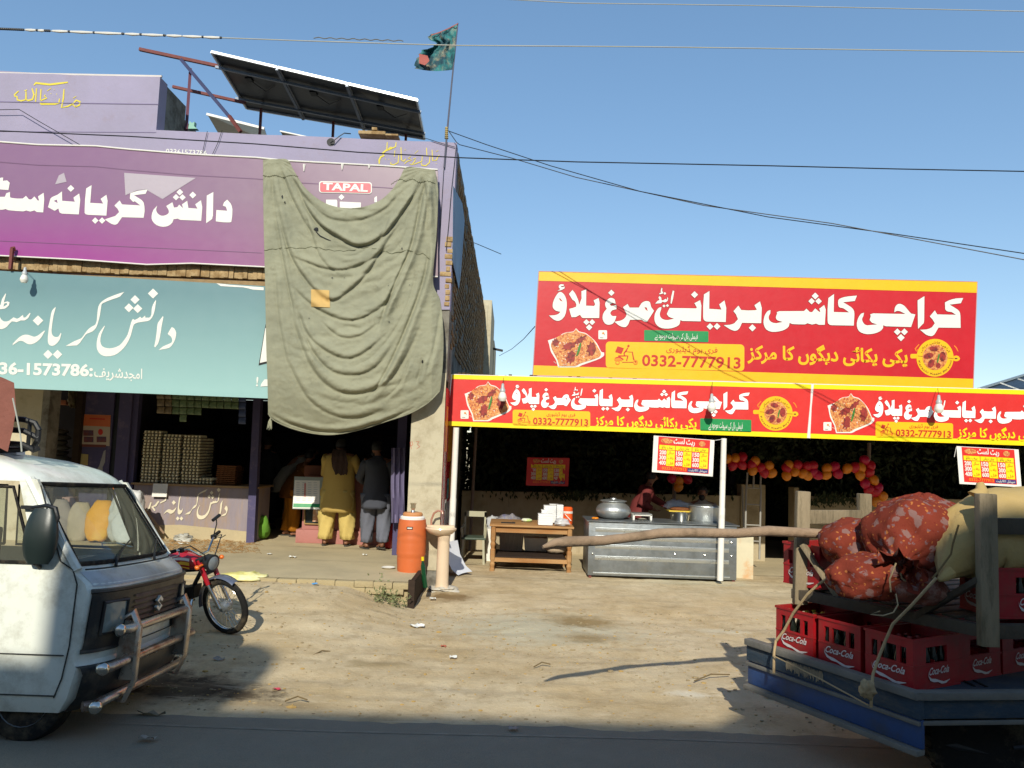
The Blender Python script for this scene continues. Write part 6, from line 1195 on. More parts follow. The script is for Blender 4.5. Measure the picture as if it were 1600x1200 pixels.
# ================= roof top: solar array, frame, flag =================
PVD = mat('panel_back', (12, 17, 25), .35, var=.25, vs=3, stretch=(1, 6, 1), col2=(26, 32, 40), c2s=2, spec=.5)
sa = thing('solar_array', 'tilted row of three dark solar panels on steel legs above the lilac parapet', 'solar panels', P(500, 205, 12.3))
def pq(u, v):
    a = P(330, 80, 11.5).lerp(P(652, 155.5, 11.5), u); b = P(385, 168, 13.2).lerp(P(664, 216, 13.2), u); return a.lerp(b, v)
for k in range(3):
    u0, u1 = (0, .322, .662)[k]+.003, (.318, .658, 1)[k]
    n = (pq(1, 0)-pq(0, 0)).cross(pq(0, 1)-pq(0, 0)).normalized(); 
    if n.z < 0: n = -n
    pn = MB().prism([pq(u0, 0), pq(u1, 0), pq(u1, 1), pq(u0, 1)], n*.006).build('solar_panel', PVD, sa)
    fm = MB()
    for a, b in ((pq(u0, 0), pq(u1, 0)), (pq(u0, 1), pq(u1, 1)), (pq(u0, 0), pq(u0, 1)), (pq(u1, 0), pq(u1, 1))): fm.bar(a-n*.012, b-n*.012, .03, .04, n)
    fm.build('panel_frame', mat('bright_frame', (222, 224, 226), .35, metal=.3, var=.05), pn)
    fm = MB(); a = pq((u0*.6+u1*.4), .35)-n*.03; fm.box(a, (.10, .14, .03)); fm.tube([a, pq(u0*.4+u1*.6, .5)-n*.05, pq(u0*.2+u1*.8, .38)-n*.02], .006, 5); fm.build('junction_box', BLACKP, pn)
fm = MB()
for v in (.22, .78): fm.bar(pq(-.02, v)-V((0, 0, .05)), pq(1.01, v)-V((0, 0, .05)), .04, .04)
for u in (.32, .66): fm.bar(pq(u, .0)-V((0, 0, .04)), pq(u, 1)-V((0, 0, .04)), .045, .03)
fm.build('support_rail', mat('grey_rail', (120, 128, 140), .4, metal=.4, var=.15), sa)
fm = MB()
for u in (.1, .5, .9): fm.bar(pq(u, .9)-V((0, 0, .05)), V((pq(u, .9).x, 13.1, 5.62)), .04, .04)
fm.build('leg', RUSTB, sa)
fr_ = thing('pole_scaffold', 'red brown and blue steel pole frame left of the solar panels', 'scaffold', P(292, 200, 12.0))
MB().bar(P(218, 77, 12.2), P(372, 110, 12.2), .05, .05).build('top_beam', RUSTB, fr_); MB().bar(P(270, 135.5, 12.6), P(384, 161, 12.6), .045, .045).build('lower_beam', RUSTB, fr_)
MB().bar(P(297.5, 108, 12.25), P(291, 203, 11.6), .045, .045).build('post', mat('maroon_post', (92, 50, 62), .7, var=.1), fr_); MB().bar(P(283, 93, 12.15), P(358, 182, 12.0), .05, .05).build('brace', BLUEST, fr_); MB().bar(P(358, 181, 12.0), P(376, 206, 11.9), .05, .05).build('brace_foot', RUSTB, fr_)
s2 = thing('low_solar_panel', 'low solar panel with white edge half hidden behind the parapet, left one', 'solar panel', P(370, 200, 14.5))
MB().prism([P(324, 179, 14), P(413, 201, 14), P(420, 222, 15.6), P(345, 215, 15.6)], (0, 0, .02)).build('panel', PVD, s2); MB().bar(P(323, 178.5, 13.98), P(413, 201, 13.98), .035, .045).build('white_edge', WHITEP, s2)
s3 = dup(s2, label='low solar panel with white edge half hidden behind the parapet, right one'); s3.location = s2.location+(P(428, 204, 14)-P(326, 179, 14)); s3.scale = (.6, 1, .5)
single(MB().prism([P(x, y, 11.3) for x, y in ((296, 189), (300, 192), (304, 190), (303, 197), (308, 201), (294, 201))], (0, .08, 0)), 'plastic_scrap', 'pale green plastic scrap lying at the foot of the maroon post', 'scrap', mat('mint_plastic', (130, 180, 160), .5))
fp_ = thing('flag_pole', 'thin leaning flag pole with a ragged green flag on the parapet corner', 'flag', P(697, 217, YF+.1)); Y = YF+.1
MB().tube([P(694, 262, YF-.03), P(698, 214, YF-.03), P(706, 128, Y), P(715.5, 36, Y)], [.012, .014, .012, .009], 8).build('pole', mat('dull_pole', (84, 84, 96), .5), fp_)
fm = MB()
for k in range(6): fm.lathe(P(697.6, 216-k*3.2, YF-.03), [(.018, -.012), (.032-.002*k, 0), (.018, .012)], 10)
fm.build('rope_binding', mat('binding_rope', (170, 150, 96), .9, var=.2), fp_)
flg = mat('flag_cloth', (40, 120, 120), .8, var=.25, vs=5, col2=(26, 64, 76), c2s=4, c2t=.5, c2w=.06, dirt=((196, 170, 130), .34, 6)); s = MB(); rows = []
left = [(673, 53), (668, 60), (683, 68), (671, 76), (659, 78), (654, 88), (648, 97), (649, 104)]
for i in range(22):
    u = i/21; rx, ry = 715.5-8*u, 37+72*u
    j = u*7; k = min(6, int(j)); lx = left[k][0]+(left[k+1][0]-left[k][0])*(j-k)+1.8*sin(i*2.6); ly = left[k][1]+(left[k+1][1]-left[k][1])*(j-k)
    if i > 18: ly += 3
    rows.append([P(rx+(lx-rx)*q/16, ry+(ly-ry)*q/16+(3*sin(q/16*pi)), Y+.06*sin(q*.55+u*3)*q/16+.03*sin(q*1.3+u*7)) for q in range(17)])
s.grid(rows); s.build('flag', flg, fp_, smooth=True, ang=180)
s = MB(); s.grid([[P(x, y, Y-.02-.01*i) for x, y in ((715.6, 36), (700, 44), (686, 50), (674, 54))] for i in (0,)]+[[P(x, y+1.6, Y-.02) for x, y in ((715.6, 36), (700, 44), (686, 50), (674, 54))]]); s.build('red_border', mat('faded_red_border', (150, 80, 70), .8), fp_)
s = MB().poly([P(x, y, Y-.09) for x, y in sm([(655, 84), (668, 87), (671, 95), (664, 102), (655, 99)])]); s.build('red_patch', mat('faded_red_patch', (160, 84, 74), .8, var=.2), fp_)
# ================= wires =================
def wire(pts, Y, r, label, m=BLACKP, nm='overhead_wire', cat='wire'):
    ys = Y if isinstance(Y, (list, tuple)) else [Y]*len(pts)
    return single(MB().tube([P(*p, y) for p, y in zip(pts, ys)], r, 5), nm, label, cat, m, smooth=True)
PALEW = mat('pale_wire', (172, 172, 160), .6, var=.1)
w1 = thing('overhead_cable', 'pale cable crossing the sky from the upper left past the flag to the right edge', 'cable', P(700, 70, 5.4))
MB().tube([P(*p, 5.4) for p in ((-60, 42), (0, 45), (80, 48.5), (200, 53), (345, 59), (480, 64), (640, 69), (715, 71), (1000, 73), (1300, 77), (1660, 82))], .0040, 6).build('cable', PALEW, w1, smooth=True)
for a, b in ((40, 57), (60, 70), (82, 107), (110, 146), (147, 190), (196, 219), (222, 255), (261, 284), (286, 316), (318, 344)):
    f_ = lambda x: 45+(x)*.0403; MB().tube([P(a, f_(a), 5.394), P((a+b)/2, f_((a+b)/2)+.4, 5.39), P(b, f_(b), 5.394)], [.007, .011, .007], 6).build('white_wrap', WHITEP, w1, smooth=True)
fm = MB()
for x in list(range(-6, 38, 3))+[58, 71, 74, 77, 108, 147, 192, 220, 257, 317, 345]: fm.lathe(P(x, 45+x*.0403, 5.394), [(.009, -.007), (.0105, 0), (.008, .007)], 6, (1, 0, 0))
fm.build('black_tie', BLACKP, w1)
MB().tube([P(x, 60+(x-520)*.035+1.0*sin(x*.35), 5.394) for x in range(490, 632, 4)], .0036, 5).build('twisted_strand', mat('dull_strand', (110, 106, 92), .7), w1)
wire([(700, -6), (900, 5), (1200, 9), (1660, 19)], 5.6, .0036, 'thin pale wire at the very top of the sky', PALEW)
wire([(-60, 203), (0, 204.5), (200, 213), (400, 225), (560, 238), (720, 246.5), (900, 253), (1200, 259), (1400, 264), (1660, 269)], 5.3, .0044, 'black wire running across the lilac wall and the whole sky')
wire([(699, 204), (760, 226), (860, 259), (1000, 299), (1200, 339), (1400, 366), (1660, 405)], [10.7, 10.4, 10.2, 9.8, 9.2, 8.8, 8.2], .006, 'upper one of two black wires sagging from the flag pole foot to the right')
wire([(702, 206), (713, 222), (718, 226), (800, 247), (900, 277), (1100, 321), (1300, 349), (1660, 417)], [10.66, 10.64, 10.6, 10.3, 10.1, 9.6, 9.0, 8.2], .006, 'lower one of two black wires sagging from the parapet corner to the right')
wire([(-40, 171), (0, 171.5), (30, 171), (60, 189), (128, 228)], 10.62, .0055, 'short black wire stapled on the lilac wall below the yellow script')
wire([(727, 374), (745, 381), (783, 397)], [12.5, 12.5, 13], .006, 'short wire end sticking out of the brick side wall into the sky')
wire([(780, 556), (800, 545), (818, 530), (836, 510)], [26, 22, 17, 11.9], .008, 'thin wire curving from the wall bracket to the rooftop sign board')
wire([(640, 214), (668, 217), (690, 224), (711, 230)], YF-.02, .005, 'thin black wire along the parapet top left of the flag pole')
wire([(697, 218), (693, 270), (690, 320), (688, 356)], YF-.03, .004, 'thin vertical wire hanging down the lilac corner beside the tarpaulin')
wire([(713, 226), (705, 300), (701, 350), (697, 392)], YF-.03, .0045, 'thin dark wire following the corner edge of the lilac wall')
wire([(324, 205), (320, 222), (316, 240)], YF-.03, .004, 'left one of two short wires hanging over the parapet above the phone number'); wire([(347, 203), (341, 222), (332, 241)], YF-.03, .004, 'right one of two short wires hanging over the parapet above the phone number')
# ================= litter and weed =================
def scrap(px, py, w_, h_, m, label, seed, z=0.0, nm='litter', cat='litter'):
    c = G(px, py, z); g0 = gz(c.x, c.y) if z == 0 else z; c = G(px, py, g0); rr = random.Random(seed); sx = w_/1200*c.y/2; sy = h_/1200*c.y*2.2; s = MB()
    rows = [[V((c.x+sx*(i/4-.5)*2*(1-.25*abs(j/3-.5))+rr.uniform(-.2, .2)*sx*.4, c.y+sy*(j/3-.5)+rr.uniform(-.2, .2)*sy*.5, g0+.008+rr.random()*min(.05, sx*.5))) for i in range(5)] for j in range(4)]
    s.grid(rows); return single(s, nm, label, cat, m, smooth=True, ang=30)
PAP = mat('white_paper_litter', (226, 224, 214), .8, var=.05)
scrap(652, 981, 24, 6, PAP, 'crumpled white paper in the middle of the sunlit dirt', 1); scrap(708, 1029, 12, 4, PAP, 'small torn white scrap right of the middle of the dirt', 2)
scrap(492, 914, 9, 3, mat('blue_litter', (90, 150, 200), .5), 'tiny light blue wrapper on the dirt below the kerb', 3); scrap(693, 1011, 9, 4, mat('red_litter', (196, 110, 84), .6), 'small reddish leaf or scrap on the sunlit dirt', 4)
scrap(432, 1079, 12, 4, mat('pink_litter', (206, 70, 90), .5), 'tiny pink wrapper at the edge of the van shadow', 5); scrap(676, 937, 10, 3, PAP, 'white strip of paper on the damp soil near the kerb end', 6)
scrap(342, 1032, 16, 5, mat('grey_litter', (140, 134, 124), .8), 'greyish flat scrap in the van shadow', 7); scrap(1203, 1090, 18, 6, mat('grey_foil', (130, 128, 124), .5), 'greyish paper scrap lying at the road edge left of the cart', 8); scrap(802, 1140, 14, 5, mat('grey_foil', (130, 128, 124)), 'pale scrap lying on the asphalt in the middle', 9, .022)
scrap(230, 1157, 28, 6, mat('clear_litter', (150, 146, 136), .4), 'flat translucent plastic scrap on the asphalt right of the van', 10, .022); scrap(236, 1121, 44, 4, mat('stick_litter', (150, 140, 120), .7), 'long thin pale strip lying along the road edge near the van', 11)
scrap(457, 872, 12, 4, PAP, 'small white scrap on the raised pavement, right one of two', 12, ZF); scrap(421, 867, 8, 3, PAP, 'small white scrap on the raised pavement, left one of two', 13, ZF); scrap(286, 851, 14, 4, PAP, 'white scrap at the dusty foot of the lettered counter', 14, ZF); scrap(570, 868, 8, 3, PAP, 'tiny white scrap on the pavement near the slate figure', 15, ZF)
blobby((P(287, 833, 12.6).x, 12.6, ZF+.05), (.14, .08, .07), 'crumpled_foil', 'crumpled pale wrapper heap leaning at the foot of the lettered counter', 'litter', mat('foil_heap', (176, 174, 164), .5, var=.15), 16, amp=.7, fr=6)
c = G(380, 917, .17); yb_ = blobby((c.x, c.y, gz(c.x, c.y)+.045), (.27, .16, .055), 'plastic_bag', 'pale yellow plastic bag lying flat on the dirt right of the motorcycle', 'bag', mat('yellow_bag', (220, 208, 120), .5, var=.08, vs=6, col2=(232, 228, 180), c2s=5), 17, amp=.45, fr=4)
TW = mat('dry_twig', (110, 92, 60), .9)
for k, (x0, y0, x1, y1) in enumerate(((487, 1027, 516, 1020), (834, 1044, 860, 1040), (1085, 1066, 1140, 1056), (445, 1098, 480, 1096), (432, 1008, 444, 1003))):
    a = G(x0, y0, .02); b = G(x1, y1, .02); single(MB().tube([a+V((0, 0, .012)), (a+b)/2+V((0, .04, .03)), b+V((0, 0, .012))], .006, 5), 'twig', ('thin dry twig left of the middle of the dirt', 'short dry straw under the pole shadow', 'long broken twig near the shadow of the cart posts', 'short twig at the road edge right of the van shadow', 'curly twig at the top of the van shadow')[k], 'twig', TW)
wd = thing('weed', 'small grey green weed growing out of the dirt slope below the kerb', 'weed', G(612, 925, .1)); s = MB(); rr = random.Random(3)
for k in range(90):
    c = G(rr.uniform(584, 632), rr.uniform(914, 934), .17); c.z = gz(c.x, c.y); d = V((rr.gauss(0, .5), rr.gauss(0, .4), 1)).normalized(); L = rr.uniform(.07, .21)
    for j in range(11):
        p = c+d*L*j/10; a = V((rr.gauss(0, 1), rr.gauss(0, 1), rr.gauss(.4, .6))).normalized(); b = a.orthogonal().normalized(); l = rr.uniform(.012, .028); s.add([p, p+a*l+b*l*.35, p+a*l*2, p+a*l-b*l*.35], [(0, 1, 2, 3)])
s.build('leaves', mat('weed_green', (112, 116, 74), .8, var=.3, vs=14), wd)
# scattered pebbles and straw: one mass nobody could count
s = MB().mt(mat('pebble', (150, 134, 104), .9, var=.3, vs=20)); s2_ = mat('straw', (170, 140, 84), .9, var=.2); rr = random.Random(8)
for k in range(2600):
    x = rr.uniform(-4.6, 5.5); y = 5.75+rr.random()*3.9; 
    r = rr.uniform(.003, .011)*(1 if rr.random() < .93 else 1.9); s.mt(MT['pebble'] if rr.random() < .72 else MT['straw']); s.ball((x, y, gz(x, y)+r*.3), (r*rr.uniform(.8, 2.2), r, r*.6), 5, 3)
tag(s.build('pebbles', None), 'scattered small pebbles and crumbs on the roadside dirt', kind='stuff')
s = MB(); rr = random.Random(9)
for k in range(700):
    a = G(rr.uniform(214, 400), rr.uniform(842, 862)+rr.random()*4, ZF); d = V((rr.gauss(0, 1), rr.gauss(0, .25), 0)).normalized()*rr.uniform(.03, .12); s.tube([a+V((0, 0, .006)), a+d*.5+V((0, 0, .012+.02*rr.random())), a+d+V((0, 0, .006))], .0028, 3, False)
tag(s.build('dry_straw', mat('brown_straw', (150, 112, 62), .9, var=.2)), 'thin band of dry brown straw along the foot of the lettered counter', kind='stuff')
# ================= motorcycle =================
def motorcycle(loc, yaw, lean, steer, label, cols):
    t = thing('motorcycle', label, 'motorcycle', loc); B = Matrix.Rotation(yaw, 3, 'Z') @ Matrix.Rotation(lean, 3, 'X'); loc = V(loc)
    ax = V((-.42, 0, 1)).normalized(); hp = V((-.21, 0, .70)); S = Matrix.Rotation(steer, 3, ax)
    fb = lambda p: loc+B @ V(p); fs = lambda p: loc+B @ (hp+S @ (V(p)-hp))
    def put(mb, f, nm, m, par=None, **k): mb.v = [tuple(f(p)) for p in mb.v]; return mb.build(nm, m, par or t, org=loc if not par else None, **k)
    def put2(mb, f, nm, m, par, **k):
        mb.v = [tuple(f(p)) for p in mb.v]; o = mb.build(nm, m, None, org=loc, **k); o.location = (0, 0, 0); o.parent = par; return o
    def B_(mb, f, nm, m, **k):
        mb.v = [tuple(f(p)) for p in mb.v]; o = mb.build(nm, m, None, org=loc, **k); o.location = (0, 0, 0); o.parent = t; return o
    def wheel(cx, f, nm):
        s = MB(); R_ = .292; prof = []
        for i in range(40):
            a = 2*pi*i/40; c_ = V((cx+(R_-.03)*cos(a), 0, .295+(R_-.03)*sin(a))); d = V((cos(a), 0, sin(a))); prof.append([c_+d*(.034*cos(b)*(1+.04*(i % 2)*(cos(b) > .3)))+V((0, .032*sin(b), 0)) for b in [j*2*pi/10 for j in range(10)]])
        n = 10; vs = [p for r in prof for p in r]; s.add(vs, [(i*n+k, i*n+(k+1) % n, ((i+1) % 40)*n+(k+1) % n, ((i+1) % 40)*n+k) for i in range(40) for k in range(n)])
        w_ = B_(s, f, nm, RUBBER, smooth=True)
        s = MB(); prof = []
        for i in range(40):
            a = 2*pi*i/40; c_ = V((cx+.235*cos(a), 0, .295+.235*sin(a))); d = V((cos(a), 0, sin(a))); prof.append([c_+d*(.010*cos(b))+V((0, .022*sin(b), 0)) for b in [j*2*pi/8 for j in range(8)]])
        n = 8; vs = [p for r in prof for p in r]; s.add(vs, [(i*n+k, i*n+(k+1) % n, ((i+1) % 40)*n+(k+1) % n, ((i+1) % 40)*n+k) for i in range(40) for k in range(n)]); put2(s, f, 'rim', CHROME, w_, smooth=True)
        s = MB()
        for i in range(32):
            a = 2*pi*i/32; b = a+.35*(1 if i % 2 else -1); s.tube([V((cx+.05*cos(b), .02*(1 if i % 4 < 2 else -1), .295+.05*sin(b))), V((cx+.232*cos(a), 0, .295+.232*sin(a)))], .0022, 4, False)
        put2(s, f, 'spoke', CHROME, w_); put2(MB().lathe((cx, 0, .295), [(.001, -.055), (.045, -.05), (.055, -.02), (.055, .02), (.045, .05), (.001, .055)], 16, (0, 1, 0)), f, 'hub', STEEL, w_, smooth=True); return w_
    wheel(0, fs, 'front_wheel'); wheel(-1.19, fb, 'rear_wheel')
    def arcs(cx, a0, a1, r, wd, n=14): return [[V((cx+r*cos(R(a0+(a1-a0)*i/n))+0, wd*sin(j*pi/6-pi/2)*1.0, .295+(r+.02*cos(j*pi/6-pi/2))*sin(R(a0+(a1-a0)*i/n))+.0)) for j in range(7)] for i in range(n+1)]
    B_(MB().grid(arcs(0, 58, 188, .312, .05)), fs, 'front_fender', cols[2], smooth=True, ang=100); B_(MB().grid(arcs(-1.19, 10, 150, .33, .065)), fb, 'rear_fender', cols[2], smooth=True, ang=100)
    for y in (-.075, .075):
        s = MB().tube([(.0, y, .295), (-.10, y, .47), (-.14, y, .54)], [.021, .021, .02], 10).tube([(.0, y*.95, .295), (.0, y*.6, .295)], .012, 6); B_(s, fs, 'fork_leg', CHROME, smooth=True)
        B_(MB().tube([(-.135, y, .53), (-.17, y, .62), (-.235, y, .78)], [.027, .026, .024], 10), fs, 'fork_cover', cols[0], smooth=True)
    B_(MB().b2((-.27, -.09, .76), (-.2, .09, .79)).b2((-.22, -.09, .62), (-.16, .09, .65)), fs, 'triple_clamp', BLACKP, bevel=.006)
    hb = B_(MB().tube([(-.36, -.34, .93), (-.33, -.25, .93), (-.27, -.16, .92), (-.24, -.06, .83), (-.24, .06, .83), (-.27, .16, .92), (-.33, .25, .93), (-.36, .34, .93)], .0115, 8), fs, 'handlebar', CHROME, smooth=True)
    for y in (-1, 1):
        put2(MB().tube([(-.365, y*.35, .93), (-.335, y*.26, .93)], .018, 10), fs, 'grip', RUBBER, hb, smooth=True); put2(MB().tube([(-.31, y*.24, .92), (-.27, y*.28, .90), (-.29, y*.36, .90)], .006, 6), fs, 'lever', CHROME, hb); put2(MB().box((-.31, y*.215, .925), (.05, .04, .045)), fs, 'switch_box', BLACKP, hb, bevel=.006)
    B_(MB().tube([(-.30, .2, .93), (-.28, .24, 1.06), (-.29, .25, 1.12)], .006, 6), fs, 'mirror_stalk', BLACKP); B_(MB().tube([(-.29, .2, 1.11), (-.29, .30, 1.14)], .018, 8), fs, 'mirror', BLACKP, smooth=True)
    hl = B_(MB().lathe((-.17, 0, .74), [(.03, -.05), (.07, -.03), (.085, .02), (.088, .05), (.08, .055)], 20, (1, 0, -.05)), fs, 'headlight', BLACKP, smooth=True); put2(MB().lathe((-.12, 0, .737), [(.078, 0), (.05, .014), (.001, .02)], 20, (1, 0, -.05)), fs, 'lens', mat('lamp_glass', (120, 126, 128), .12, var=.1), hl, smooth=True)
    for y in (-1, 1): B_(MB().tube([(-.18, y*.08, .74), (-.18, y*.15, .74)], .01, 6).ball((-.17, y*.165, .74), (.03, .024, .024), 10, 6), fs, 'turn_indicator', mat('amber_lens', (220, 110, 40), .3), smooth=True)
    B_(MB().tube([(-.33, -.2, .93), (-.2, -.2, .98), (-.12, -.1, .86), (-.2, -.03, .7)], .006, 5).tube([(-.33, .2, .93), (-.2, .22, .96), (-.14, .05, .8), (-.22, .02, .68)], .006, 5), fs, 'control_cable', BLACKP, smooth=True)
    # tank
    s = MB(); rings = []
    for i in range(13):
        u = i/12; x = -.28-u*.50; hh = .115*(sin(pi*(.12+.80*u))**.5); wd = .13*(sin(pi*(.14+.72*u))**.55)*(1-.15*u); zc_ = .72+.025*sin(u*pi)-.03*u
        rings.append([V((x, cos(k*2*pi/20)*wd*(abs(cos(k*2*pi/20))**-.15 if abs(cos(k*2*pi/20)) > .1 else 1), zc_+sin(k*2*pi/20)*hh*(.9 if sin(k*2*pi/20) > 0 else .75))) for k in range(20)])
    tk_ = B_(s.loft(rings), fb, 'fuel_tank', cols[0], smooth=True, ang=70)
    for y in (-1, 1):
        for (z0, z1, m, o_) in ((.70, .735, cols[1], 0), (.745, .775, MT['white_paint'], 0), (.66, .685, cols[1], .04)):
            s = MB(); a = []; b = []
            for i in range(9):
                u = .12+.72*i/8; x = -.28-u*.50; wd = .13*(sin(pi*(.14+.72*u))**.55)*(1-.15*u)+.004
                zz0 = z0+.03*sin(u*5)+o_*u; zz1 = z1-.02*u+.03*sin(u*5)
                a.append(V((x, y*wd*(1 if zz0 > .69 else .97), zz0))); b.append(V((x, y*(wd if zz1 < .75 else wd*.93), zz1)))
            s.grid([a, b]); put2(s, fb, 'tank_stripe', m, tk_, smooth=True)
    put2(MB().lathe((-.46, 0, .835), [(.03, 0), (.034, .012), (.02, .02), (.001, .022)], 14), fb, 'filler_cap', CHROME, tk_, smooth=True)
    s = MB(); rings = []
    for i in range(11):
        u = i/10; x = -.74-u*.62; rings.append([V((x, cos(k*pi/8)*(.105+.02*u)*(1 if 0 < u < 1 else .6), .77-.02*sin(u*pi)+.03*u+sin(k*pi/8)*.045*(1 if 0 < u < 1 else .5))) for k in range(16)])
    B_(s.loft(rings), fb, 'seat', mat('black_seat', (24, 24, 26), .6, var=.1, bump=.1), smooth=True)
    B_(MB().tube([(-.24, 0, .70), (-.34, 0, .52), (-.42, 0, .36)], .022, 8).tube([(-.25, 0, .66), (-.7, 0, .60), (-1.1, 0, .70), (-1.38, 0, .74)], .02, 8).tube([(-.7, 0, .6), (-.78, 0, .3), (-1.19, 0, .295)], .018, 8).tube([(-1.1, .1, .68), (-1.19, .1, .3)], .024, 8).tube([(-1.1, -.1, .68), (-1.19, -.1, .3)], .024, 8), fb, 'frame', BLACKP, smooth=True)
    B_(MB().tube([(-1.12, .1, .80), (-1.35, .1, .84), (-1.45, .0, .86), (-1.35, -.1, .84), (-1.12, -.1, .80)], .01, 6), fb, 'rear_carrier', CHROME, smooth=True)
    en = B_(MB().box((-.62, 0, .36), (.30, .2, .18)).lathe((-.60, -.1, .35), [(.09, 0), (.09, -.03), (.06, -.045), (.001, -.046)], 18, (0, 1, 0)).lathe((-.60, .1, .35), [(.09, 0), (.09, .03), (.06, .045), (.001, .046)], 18, (0, 1, 0)), fb, 'engine', mat('oily_alloy', (96, 92, 84), .5, metal=.5, var=.25, vs=9), bevel=.01)
    s = MB()
    for k in range(9): s.box((-.455+k*.017, 0, .40+k*.004), (.006, .15-.004*k, .13), Matrix.Rotation(R(8), 3, 'Y'))
    s.tube([(-.36, 0, .41), (-.33, 0, .415)], .055, 12); put2(s, fb, 'cylinder_fins', mat('black_fins', (40, 38, 36), .6, metal=.3, var=.2), en)
    B_(MB().tube([(-.36, -.03, .36), (-.34, -.1, .26), (-.5, -.13, .2), (-.85, -.14, .22)], .017, 8).tube([(-.85, -.14, .22), (-.9, -.15, .23), (-1.35, -.16, .33), (-1.4, -.16, .345)], [.02, .04, .042, .03], 12), fb, 'exhaust', CHROME, smooth=True)
    B_(MB().box((-.82, .09, .58), (.24, .03, .18)).box((-.82, -.09, .58), (.24, .03, .18)), fb, 'side_cover', cols[0], bevel=.02); B_(MB().tube([(-.5, -.2, .26), (-.5, .2, .26)], .014, 8).tube([(-.56, .11, .25), (-.6, .26, .03)], .01, 6), fb, 'footrest', RUBBER)
    B_(MB().b2((-.205, -.07, .505), (-.19, .07, .56)).tube([(-.13, -.1, .5), (-.13, .1, .5)], .012, 6), fs, 'lower_clamp', BLACKP)
    t.scale = (.95, .95, .95); return t
BRED = mat('bike_red', (158, 22, 34), .25, var=.05, coat=.5); BYEL = mat('bike_yellow', (220, 170, 40), .3, var=.05); BFEN = mat('bike_fender', (112, 118, 134), .25, metal=.5, var=.1)
c = G(353, 995, .05); c.z = gz(c.x, c.y)-.005
motorcycle(tuple(c), R(-12), R(8), R(-13), 'red and yellow motorcycle leaning on its stand between the van and the shop', (BRED, BYEL, BFEN))
motorcycle((P(1322, 845, 12.9).x, 12.9, zg), R(172), R(-6), R(15), 'black motorcycle parked behind the cart posts in the eatery yard', (BLACKP, BYEL, BLACKP))
# ================= van =================
vn = thing('white_van', 'dirty white high roof minivan with rusty bull bar cut by the left picture edge', 'van', (-4.4, 5.75, 0))
YC0 = 5.68; VX = .24; VW = mat('van_white', (222, 224, 212), .32, var=.04, vs=3, coat=.35, dirt=((150, 142, 120), .36, 2.2), bump=.03, bs=9); VG = mat('van_grey_nose', (176, 178, 178), .35, var=.07, vs=3, coat=.2, dirt=((140, 130, 116), .40, 3.5))
import bisect
def interp(tb, z):
    ks = [a for a, _ in tb]
    if z <= ks[0]: return tb[0][1]
    if z >= ks[-1]: return tb[-1][1]
    i = bisect.bisect(ks, z)-1; t = (z-ks[i])/(ks[i+1]-ks[i]); return tb[i][1]+(tb[i+1][1]-tb[i][1])*t
FX = [(.20, -2.90), (.30, -2.84), (.48, -2.80), (.52, -2.82), (.62, -2.80), (.95, -2.78), (1.0, -2.80), (1.05, -2.86), (1.10, -2.93), (1.64, -3.31), (1.70, -3.38), (1.76, -3.50), (1.81, -3.70), (1.85, -4.0), (1.88, -4.5)]
HW = [(.20, .66), (.3, .69), (.6, .705), (.95, .70), (1.08, .69), (1.64, .625), (1.70, .60), (1.76, .56), (1.81, .48), (1.85, .36), (1.88, .2)]
def fpt(t, z, off=0.0):    # point of the front surface, t from -1 (near side) to 1
    w_ = interp(HW, z); at = abs(t); x = VX+interp(FX, z)-.05*at**2-.09*at**7; return V((x+off, YC0+t*w_*(1-.0*at), z))
def ringv(z):
    out = []; w_ = interp(HW, z)
    for i in range(33): out.append(fpt(-1+2*i/32, z))
    xf = out[-1].x
    xr_ = -6.06+max(0, z-1.6)*.9
    for i in range(1, 9): out.append(V((xf-.02+(xr_+.1-xf)*i/8, YC0+w_+.012*sin(pi*i/8), z)))
    for i in range(1, 12): a = i/12; out.append(V((xr_-.02*sin(pi*a), YC0+w_-2*w_*a, z)))
    for i in range(8): out.append(V((xr_+.1+(xf-.02-xr_-.1)*i/8, YC0-w_-.012*sin(pi*i/8), z)))
    return out
bd = MB().loft([ringv(z) for z in (.20, .24, .30, .40, .48, .485, .52, .56, .62, .72, .82, .90, .95, .98, 1.0, 1.03, 1.06, 1.09, 1.11)], caps=False).build('body', VW, vn, smooth=True, ang=35)
rfv = MB().loft([ringv(z) for z in (1.645, 1.66, 1.69, 1.72, 1.75, 1.78, 1.81, 1.83, 1.85, 1.87, 1.88)]).build('roof', VW, vn, smooth=True, ang=80)
it = MB(); it.b2((-6.0, YC0-.64, .25), (-2.98, YC0+.64, .30)); it.b2((-3.3, YC0-.60, .95), (-2.98, YC0+.60, 1.09)); it.build('dashboard', mat('dash_grey', (78, 84, 92), .6, var=.1), vn, bevel=.02)
MB().lathe((-3.32, YC0-.30, 1.05), [(.17, -.012), (.185, 0), (.17, .012)], 24, (-.6, 0, 1)).build('steering_wheel', BLACKP, vn, smooth=True)
for y in (-.3, .3):
    st = MB(); st.b2((-4.1, YC0+y-.22, .7), (-3.65, YC0+y+.22, .82)); st.b2((-4.15, YC0+y-.2, .82), (-4.03, YC0+y+.2, 1.28)); st.b2((-4.13, YC0+y-.1, 1.3), (-4.05, YC0+y+.1, 1.44)); st.build('front_seat', mat('seat_grey', (84, 80, 76), .9, var=.1), vn, bevel=.03)
